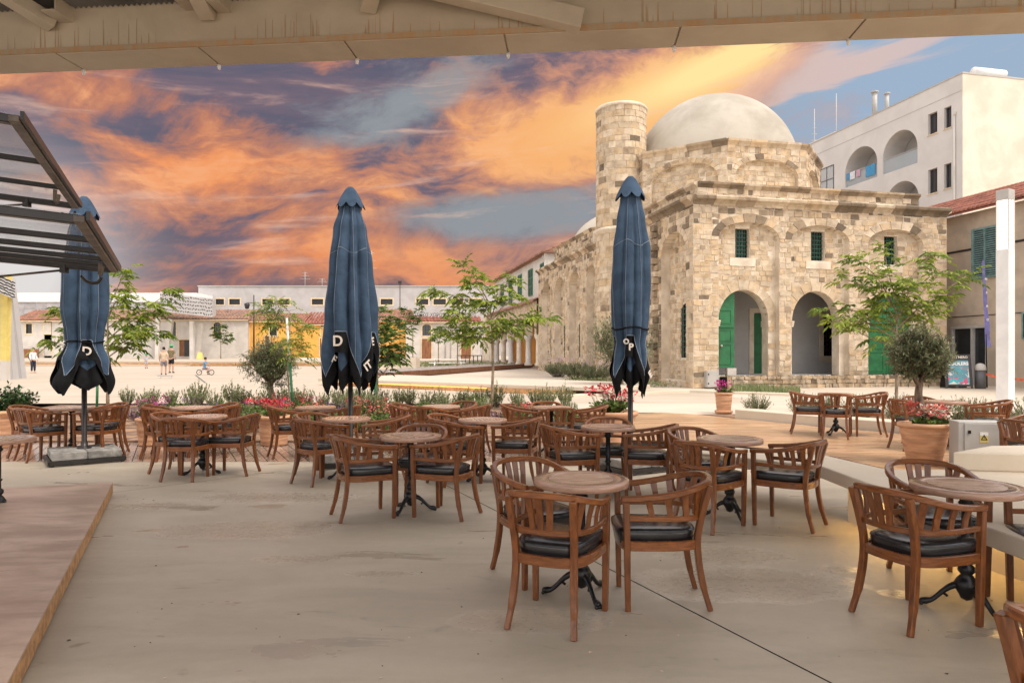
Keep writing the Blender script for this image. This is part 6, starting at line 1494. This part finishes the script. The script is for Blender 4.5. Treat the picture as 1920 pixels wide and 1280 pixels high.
bo = thing('bollard', 'dark grey bollard with pale domed top before the tan house', 'bollard', ((1838 - 960) / F * 27, 27, 0)); MB().lathe([(.19, 0), (.19, .72), (0, .72)], 20).build('post', M['greydark'], bo); MB().lathe([(.205, .722), (.205, .78), (.19, .88), (.14, .96), (.07, 1.0), (0, 1.01)], 20).build('cap', M['grey'], bo)
tp = thing('barrier_tape', 'orange red barrier tape strung from bollard towards the lamp pillar', 'tape', ((1838 - 960) / F * 27 + .2, 27, .62))
b = MB(); n = 10; vs = [(i * .16, -.05 * i, -.12 * math.sin(PI * i / n) * .6 - .02 * i - j * .09 + .01 * math.sin(i * 2.3)) for j in (0, 1) for i in range(n + 1)]; vs += [(x, y + .004, z) for x, y, z in vs]
fs = [(i, i + 1, n + 2 + i, n + 1 + i) for i in range(n)]; b.add(vs, fs + [tuple(q + 2 * (n + 1) for q in f) for f in fs]); b.build('strip', mat('orange_tape', (.75, .13, .05), .6, .2, 8), tp)
# sandwich board
sb = thing('sandwich_board', 'black sandwich board sign with teal COOLERS poster', 'sign', ((1793 - 960) / F * 27.2, 27.2, 0), R(-14))
def bpanel(s):
    th = R(11) * s; ey = lambda u, v, o_=0: (u, s * (-.30 + v * math.sin(abs(th)) + 0) + (-o_ if s > 0 else o_), .02 + v * math.cos(th)); return ey
ey = bpanel(1)
def slab(b, u0, v0, u1, v1, o0, o1, mi=0): b.add([ey(u0, v0, o0), ey(u1, v0, o0), ey(u1, v1, o0), ey(u0, v1, o0), ey(u0, v0, o1), ey(u1, v0, o1), ey(u1, v1, o1), ey(u0, v1, o1)], [(0, 1, 2, 3), (4, 5, 6, 7), (0, 1, 5, 4), (1, 2, 6, 5), (2, 3, 7, 6), (3, 0, 4, 7)], mi); return b
b = slab(MB(), -.48, .08, .48, 1.36, 0, .03); slab(b, -.48, 0, -.40, .08, 0, .03); slab(b, .40, 0, .48, .08, 0, .03); slab(b, -.12, .02, -.04, .08, 0, .03); fp = b.build('front_panel', M['steel_dark'], sb)
pm = bpy.data.materials.new('poster_print'); pm.use_nodes = True; nt = pm.node_tree; tcn = node(nt, 'ShaderNodeTexCoord'); vo = node(nt, 'ShaderNodeTexVoronoi'); vo.inputs['Scale'].default_value = 7; nt.links.new(tcn.outputs['Object'], vo.inputs[0])
cr_ = node(nt, 'ShaderNodeSeparateColor'); nt.links.new(vo.outputs['Color'], cr_.inputs[0]); sz = node(nt, 'ShaderNodeSeparateXYZ'); nt.links.new(tcn.outputs['Object'], sz.inputs[0])
hz = E(nt, sz.outputs[2]).sm(.95, .45); v_ = E(nt, cr_.outputs[0]); k = mixc(nt, hz * v_.sm(.55, .6), (.10, .27, .33), (.55, .10, .20)); k = mixc(nt, hz * v_.sm(.78, .82), k, (.62, .62, .58)); k = mixc(nt, hz * v_.sm(.15, .12), k, (.05, .42, .48)); nt.links.new(k, nt.nodes['Principled BSDF'].inputs['Base Color'])
slab(MB(), -.37, .16, .37, 1.12, .031, .036).build('poster', pm, sb)
def on_board(txt, u, v, size, m, bold=0): o = lettering('lettering', txt, size, M[m], sb, ey(u, v, .040), (R(90) - R(11), 0, 0), .001, bold); return o
on_board('COOLERS', 0.0, .98, .17, 'paint', .006); on_board('CAFFÈ NERO', .0, 1.24, .125, 'letter', .003)
ey = bpanel(-1); b = slab(MB(), -.48, .0, .48, 1.34, 0, .03); b.build('rear_panel', M['steel_dark'], sb)
# feather flag
ff = thing('feather_flag', 'narrow purple feather flag with white letters by the tan house', 'flag', ((1847 - 960) / F * 27.8, 27.8, 0))
MB().tube([(0.08, 0, 0), (.04, 0, 2.2), (-.12, 0, 5.2)], [.03, .022, .012], 7).build('pole', M['steel_dark'], ff)
b = MB(); n = 14; L0 = [(lerp(.02, -.13, i / n) , 0.012 * math.sin(i), lerp(1.65, 5.15, i / n)) for i in range(n + 1)]; R0 = [(x + lerp(.17, .03, (i / n) ** .7), y - .10 + .03 * math.sin(i * 1.3), z + .02) for i, (x, y, z) in enumerate(L0)]
vs = L0 + R0; vs2 = [(x, y + .008, z) for x, y, z in vs]; fs = [(i, i + 1, n + 2 + i, n + 1 + i) for i in range(n)]; b.add(vs + vs2, fs + [tuple(q + 2 * n + 2 for q in f) for f in fs], 0, True); fl = b.build('flag', mat('purple_flag', (.20, .19, .46), .8, .1, 4), ff)
for k, ch in enumerate('NERO'): z = 4.4 - k * .55; o = lettering('letter', ch, .12, M['paint'], fl, (lerp(.02, -.13, (z - 1.65) / 3.5) + .06, -.11, z), (R(90), 0, 0), .003, .006)

# bench seats and barrier before the white hall, far away
bc = thing('picnic_bench', 'white slatted picnic bench before the white hall', 'bench', ((840 - 960) / F * 58, 58, 0))
for (y, z) in ((0, .75), (-.8, .45), (.8, .45)): MB().box(-1.5, y - .2, z - .06, 1.5, y + .2, z).build('board', M['paint'], bc)
MB().beam((-1.1, -.85, 0), (-1.1, .3, .7), .1, .1).beam((-1.1, .85, 0), (-1.1, -.3, .7), .1, .1).beam((1.1, -.85, 0), (1.1, .3, .7), .1, .1).beam((1.1, .85, 0), (1.1, -.3, .7), .1, .1).build('leg', M['paint'], bc)
rl = thing('barrier_rail', 'dark metal barrier rail before the right door of the white hall', 'barrier', ((880 - 960) / F * 62, 62, .0)); b = MB()
for k in range(7): b.tube([(-1.1 + k * .37, 0, 0), (-1.1 + k * .37, 0, 1.0)], .04, 5)
b.tube([(-1.15, 0, 1.0), (1.15, 0, 1.0)], .04, 5); b.build('rail', M['steel_dark'], rl)
yb = thing('yellow_sign', 'small orange yellow trestle sign at the foot of the canopy column', 'sign', ((375 - 960) / F * 80, 80, .42)); MB().add([(-.32, -.25, 0), (.32, -.25, 0), (.25, 0, .8), (-.25, 0, .8), (-.32, .25, 0), (.32, .25, 0)], [(0, 1, 2, 3), (3, 2, 5, 4), (0, 3, 4), (1, 2, 5)]).build('board', M['yellowpaint'], yb)
wbn = thing('white_chair_stack', 'white folding seat before the yellow house', 'seat', ((580 - 960) / F * 68, 68, 0.0)); MB().box(-.9, -.3, .62, .9, .3, .7).build('seat', M['paint'], wbn); MB().beam((-.7, 0, 0), (-.9, 0, .62), .1, .1).beam((.7, 0, 0), (.5, 0, .62), .1, .1).build('leg', M['paint'], wbn)

# ------------------------------------------------------------------ people
def skinned(name, joints, edges, m, parent, root=0, sub=2):
    me = bpy.data.meshes.new(name); me.from_pydata([j[:3] for j in joints], edges, []); o = bpy.data.objects.new(name, me); col.objects.link(o)
    md = o.modifiers.new('s', 'SKIN'); sv = me.skin_vertices[0].data
    for i, j in enumerate(joints): r_ = j[3]; sv[i].radius = (r_, j[4] if len(j) > 4 else r_); sv[i].use_root = (i == root)
    md.use_smooth_shade = True; o.modifiers.new('u', 'SUBSURF').levels = sub
    dg = bpy.context.evaluated_depsgraph_get(); ev = bpy.data.meshes.new_from_object(o.evaluated_get(dg)); bpy.data.objects.remove(o)
    ev.materials.clear(); ev.materials.append(m); 
    for p_ in ev.polygons: p_.use_smooth = True
    return link(name, ev, parent)
def person(label, x, y, h, rz, top, bot, shoes='c_black', hair='hair', hat=None, pose='stand', long_sleeve=False, long_leg=False, pack=False, child=False, longhair=False, bike=None, z0=0.0):
    t = thing('person', label, 'person', (x, y, z0), rz); s = h / 1.75; hd = 1.25 if child else 1.0
    # joints in a 1.75 m figure facing -Y
    if pose == 'ride': hip = V(0, .10, .62); kn = [V(-.12, -.28, .66), V(.12, -.22, .50)]; an = [V(-.12, -.20, .28), V(.12, -.16, .10)]; sh = V(0, .02, 1.18); el_ = [V(-.24, -.14, .98), V(.24, -.14, .98)]; ha = [V(-.22, -.42, .90), V(.22, -.42, .90)]
    elif pose == 'walk': hip = V(0, 0, .92); kn = [V(-.10, -.14, .50), V(.10, .06, .50)]; an = [V(-.10, -.12, .09), V(.10, .26, .12)]; sh = V(0, -.02, 1.43); el_ = [V(-.25, .10, 1.16), V(.25, -.08, 1.15)]; ha = [V(-.27, .04, .90), V(.26, -.22, .94)]
    else: hip = V(0, 0, .92); kn = [V(-.10, -.02, .49), V(.11, -.02, .49)]; an = [V(-.11, 0, .08), V(.12, 0, .08)]; sh = V(0, 0, 1.43); el_ = [V(-.26, .02, 1.15), V(.26, .02, 1.15)]; ha = [V(-.25, -.10, .90), V(.25, -.10, .90)]
    if pose == 'point': el_[1] = V(.34, -.10, 1.25); ha[1] = V(.30, -.36, 1.32)
    nk = sh + V(0, -.01, .10); hc = nk + V(0, -.03, .13 * hd)
    J = [(*hip, .13, .10), (*(hip.lerp(sh, .45)), .13, .095), (*(sh - V(0, 0, .06)), .15, .10), (*nk, .055), (*(hc - V(0, 0, .05)), .075 * hd, .085 * hd), (*(hc + V(0, .01, .06)), .082 * hd, .098 * hd)]; Ed = [(0, 1), (1, 2), (2, 3), (3, 4), (4, 5)]
    J += [(*(hc + V(0, -.105 * hd, -.01)), .016)]; Ed.append((4, 6))
    for k, sg_ in enumerate((-1, 1)):
        b_ = len(J); J += [(*(sh + V(sg_ * .17, 0, -.02)), .062), (*el_[k], .043), (*ha[k].lerp(el_[k], .15), .030), (*ha[k], .034, .022), (*(ha[k] + (ha[k] - el_[k]).normalized() * .09), .024, .014), (*(ha[k] + V(-sg_ * .045, -.02, -.02)), .011)]; Ed += [(2, b_), (b_, b_ + 1), (b_ + 1, b_ + 2), (b_ + 2, b_ + 3), (b_ + 3, b_ + 4), (b_ + 3, b_ + 5)]
        b_ = len(J); J += [(*(hip + V(sg_ * .09, 0, -.06)), .095), (*kn[k], .060), (*kn[k].lerp(an[k], .35), .058), (*an[k], .038), (*(an[k] + V(0, -.14, -.05)), .034, .026)]; Ed += [(0, b_), (b_, b_ + 1), (b_ + 1, b_ + 2), (b_ + 2, b_ + 3), (b_ + 3, b_ + 4)]
    J = [(j[0] * s, j[1] * s, j[2] * s) + tuple(q * s for q in j[3:]) for j in J]
    skinned('body', J, Ed, M['skin'], t)
    # clothes as their own shells
    S = lambda v: V(*v) * s
    tj = [(*S(hip + V(0, 0, -.02)), .155 * s, .125 * s), (*S(hip.lerp(sh, .5)), .150 * s, .115 * s), (*S(sh - V(0, 0, .07)), .170 * s, .120 * s), (*S(sh + V(0, 0, .03)), .085 * s, .075 * s)]; te = [(0, 1), (1, 2), (2, 3)]
    for k, sg_ in enumerate((-1, 1)):
        b_ = len(tj); a_ = sh + V(sg_ * .17, 0, -.02); e_ = el_[k]; tj += [(*S(a_), .078 * s), (*S(a_.lerp(e_, .75)), .066 * s)]; te += [(2, b_), (b_, b_ + 1)]
        if long_sleeve: tj += [(*S(e_.lerp(ha[k], .8)), .045 * s)]; te += [(b_ + 1, b_ + 2)]
    skinned('shirt', tj, te, M[top], t)
    bj = [(*S(hip + V(0, 0, .04)), .152 * s, .122 * s)]; be = []
    for k, sg_ in enumerate((-1, 1)):
        b_ = len(bj); a_ = hip + V(sg_ * .09, 0, -.08); bj += [(*S(a_), .112 * s), (*S(a_.lerp(kn[k], .85)), .085 * s)]; be += [(0, b_), (b_, b_ + 1)]
        if long_leg: bj += [(*S(an[k] + V(0, 0, .05)), .062 * s)]; be += [(b_ + 1, b_ + 2)]
    skinned('trousers' if long_leg else 'shorts', bj, be, M[bot], t)
    for k in (0, 1): MB().sphere(S(an[k] + V(0, -.06, -.035)), .13 * s, 10, 0, (.38, 1, .36)).build('shoe', M[shoes], t)
    hm = MB(); hm.sphere(S(hc + V(0, .022, .045 * hd)), .108 * hd * s, 12, 0, (.88, 1, 1.0))
    if longhair: hm.sphere(S(hc + V(0, .10, -.10)), .075 * s, 8, 0, (1, .7, 1.5))
    if hat:
        MB().sphere(S(hc + V(0, .012, .075 * hd)), .118 * hd * s, 12, 0, (.95, 1.05, .85)).lathe([(.001, 0), (.16 * hd * s, .005), (.15 * hd * s, .018), (.001, .02)], 14, S(hc).x, S(hc).y - .04 * s, cz=S(hc).z + .06 * s).build('hat', M[hat], t)
    hm.build('hair', M[hair], t)
    fa = MB()
    for sg_ in (-1, 1): fa.sphere(S(hc + V(sg_ * .032 * hd, -.088 * hd, .012)), .011 * s * hd, 6)
    fa.build('eyes', M['hair'], t)
    if pack:
        pk = thing('backpack', 'dark backpack worn by the standing woman at the left', 'backpack', t.location + Matrix.Rotation(rz, 3, 'Z') @ S(V(0, .23, 1.0)), rz)
        MB().sphere((0, 0, .16 * s), .2 * s, 12, 0, (.8, .55, 1.2)).build('bag', M['c_black'], pk); MB().sphere((0, .09 * s, .10 * s), .11 * s, 10, 0, (1, .5, .9)).build('pocket', M['c_black'], pk)
    return t
def at_ground(px, py): p = G(px, py); return p.x, p.y
x, y = at_ground(62, 699); person('woman with white shirt, dark trousers and backpack standing at the left', x, y, 1.62, R(75), 'c_white', 'c_navy', shoes='c_beige', long_sleeve=True, long_leg=True, pack=True, longhair=True)
x, y = at_ground(274, 690.5); person('small child in patterned top and green cap by the raised walk', x, y, 1.12, R(60), 'c_pattern', 'c_pattern', hat='c_green', pose='point', child=True)
x, y = at_ground(307, 703); person('woman in beige top and grey shorts stepping on the square', x, y, 1.66, R(200), 'c_beige', 'c_grey', shoes='c_black', pose='walk', long_sleeve=False)
x, y = at_ground(321, 699); person('man in khaki shirt, black shorts and green cap seen from behind', x, y, 1.80, R(178), 'c_khaki', 'c_black', hat='c_green')
x, y = at_ground(385, 703); kid = person('child in bright blue shirt riding a balance bike', x, y, 1.15, R(95), 'c_blue', 'c_grey', pose='ride', child=True, z0=.02)
bk = thing('balance_bike', 'small balance bike under the child in blue', 'bicycle', (x, y, 0), R(95))
for yy in (-.36, .36):
    wl = MB(); wl.tube([V(0, yy + .15 * math.cos(2 * PI * k / 16), .17 + .15 * math.sin(2 * PI * k / 16)) for k in range(17)], .022, 6); w_o = wl.build('wheel', M['c_black'], bk)
    MB().tube([V(-.03, yy, .17), V(.03, yy, .17)], .03, 8).build('hub', M['c_pink'], w_o)
MB().tube([V(0, .36, .17), V(0, .10, .34), V(0, -.26, .36), V(0, -.36, .17)], .02, 6).tube([V(0, -.26, .36), V(0, -.22, .58)], .016, 6).build('frame', M['c_pink'], bk); MB().tube([V(-.18, -.22, .58), V(.18, -.22, .58)], .014, 6).build('handlebar', M['c_black'], bk); MB().sphere((0, .08, .40), .1, 8, 0, (.6, 1.2, .35)).build('saddle', M['c_navy'], bk)
x, y = at_ground(310, 708); sk = thing('skateboard', 'little skateboard on the square by the stepping woman', 'skateboard', (x, y, 0), R(20)); MB().box(-.38, -.1, .09, .38, .1, .11).build('deck_board', M['c_grey'], sk)
for (a, c_) in ((-.26, -.09), (-.26, .09), (.26, -.09), (.26, .09)): MB().tube([(a, c_ - .02, .04), (a, c_ + .02, .04)], .04, 8).build('wheel', M['c_white'], sk)
gr_ = MB(); rng = random.Random(61)
for i in range(130):
    Y = 3.0 + 6.2 * rng.random() ** 1.5; X = rng.uniform(-.75, .75) * Y; s = .002 + .008 * rng.random() ** 2.5; a_ = rng.uniform(0, 3); k = rng.choice((.08, .12, .2, 1.0))
    if X < -.9 - .48 * Y + .2: continue
    gr_.add([(X + s * math.cos(a_ + q * PI / 2) * (1 if q % 2 else 1.8), Y + s * math.sin(a_ + q * PI / 2), .002 + .003 * (q % 2)) for q in range(4)] + [(X, Y, .0005)], [(0, 1, 2, 3), (0, 1, 4), (2, 3, 4)], c=(k, k * .85, k * .7))
tag(tag(gr_.build('grit', mat('grit', (.7, .65, .6), .9, .1, 5, tint=True)), 'crumbs and grit scattered on the concrete terrace', 'grit'), kind='stuff')
# slim cable joint and floor drain seam on the square
sheet('square_joint', [G(365, 703)[:2], G(368, 703)[:2], G(387, 718)[:2], G(384, 718)[:2]], .006, 'greydark')

# ------------------------------------------------------------------ lift everything on the rising square
SHEARED = {'plaza', 'bed_soil', 'brown_deck', 'pavement', 'side_bed', 'kerb', 'boardwalk', 'raised_walk', 'square_joint', 'kerb_wall', 'concrete_ledge', 'ground_cover', 'grass'}
for o in [o for o in scene.objects if o.parent is None and o.type in {'MESH', 'EMPTY'}]:
    base_name = o.name.split('.')[0]
    if base_name in SHEARED:
        for q in [o] + list(o.children_recursive):
            if q.type == 'MESH':
                for v in q.data.vertices: v.co.z += rise(v.co.y)
    elif base_name in {'flue', 'water_heater', 'laundry', 'apartment_block'}: o.location.z += rise(40)
    elif base_name == 'aerial' and o.location.y < 70: o.location.z += rise(40)
    elif base_name not in {'armchair', 'cafe_table', 'camera', 'sun', 'ground'} and o.location.y > 11.7: o.location.z += rise(o.location.y)
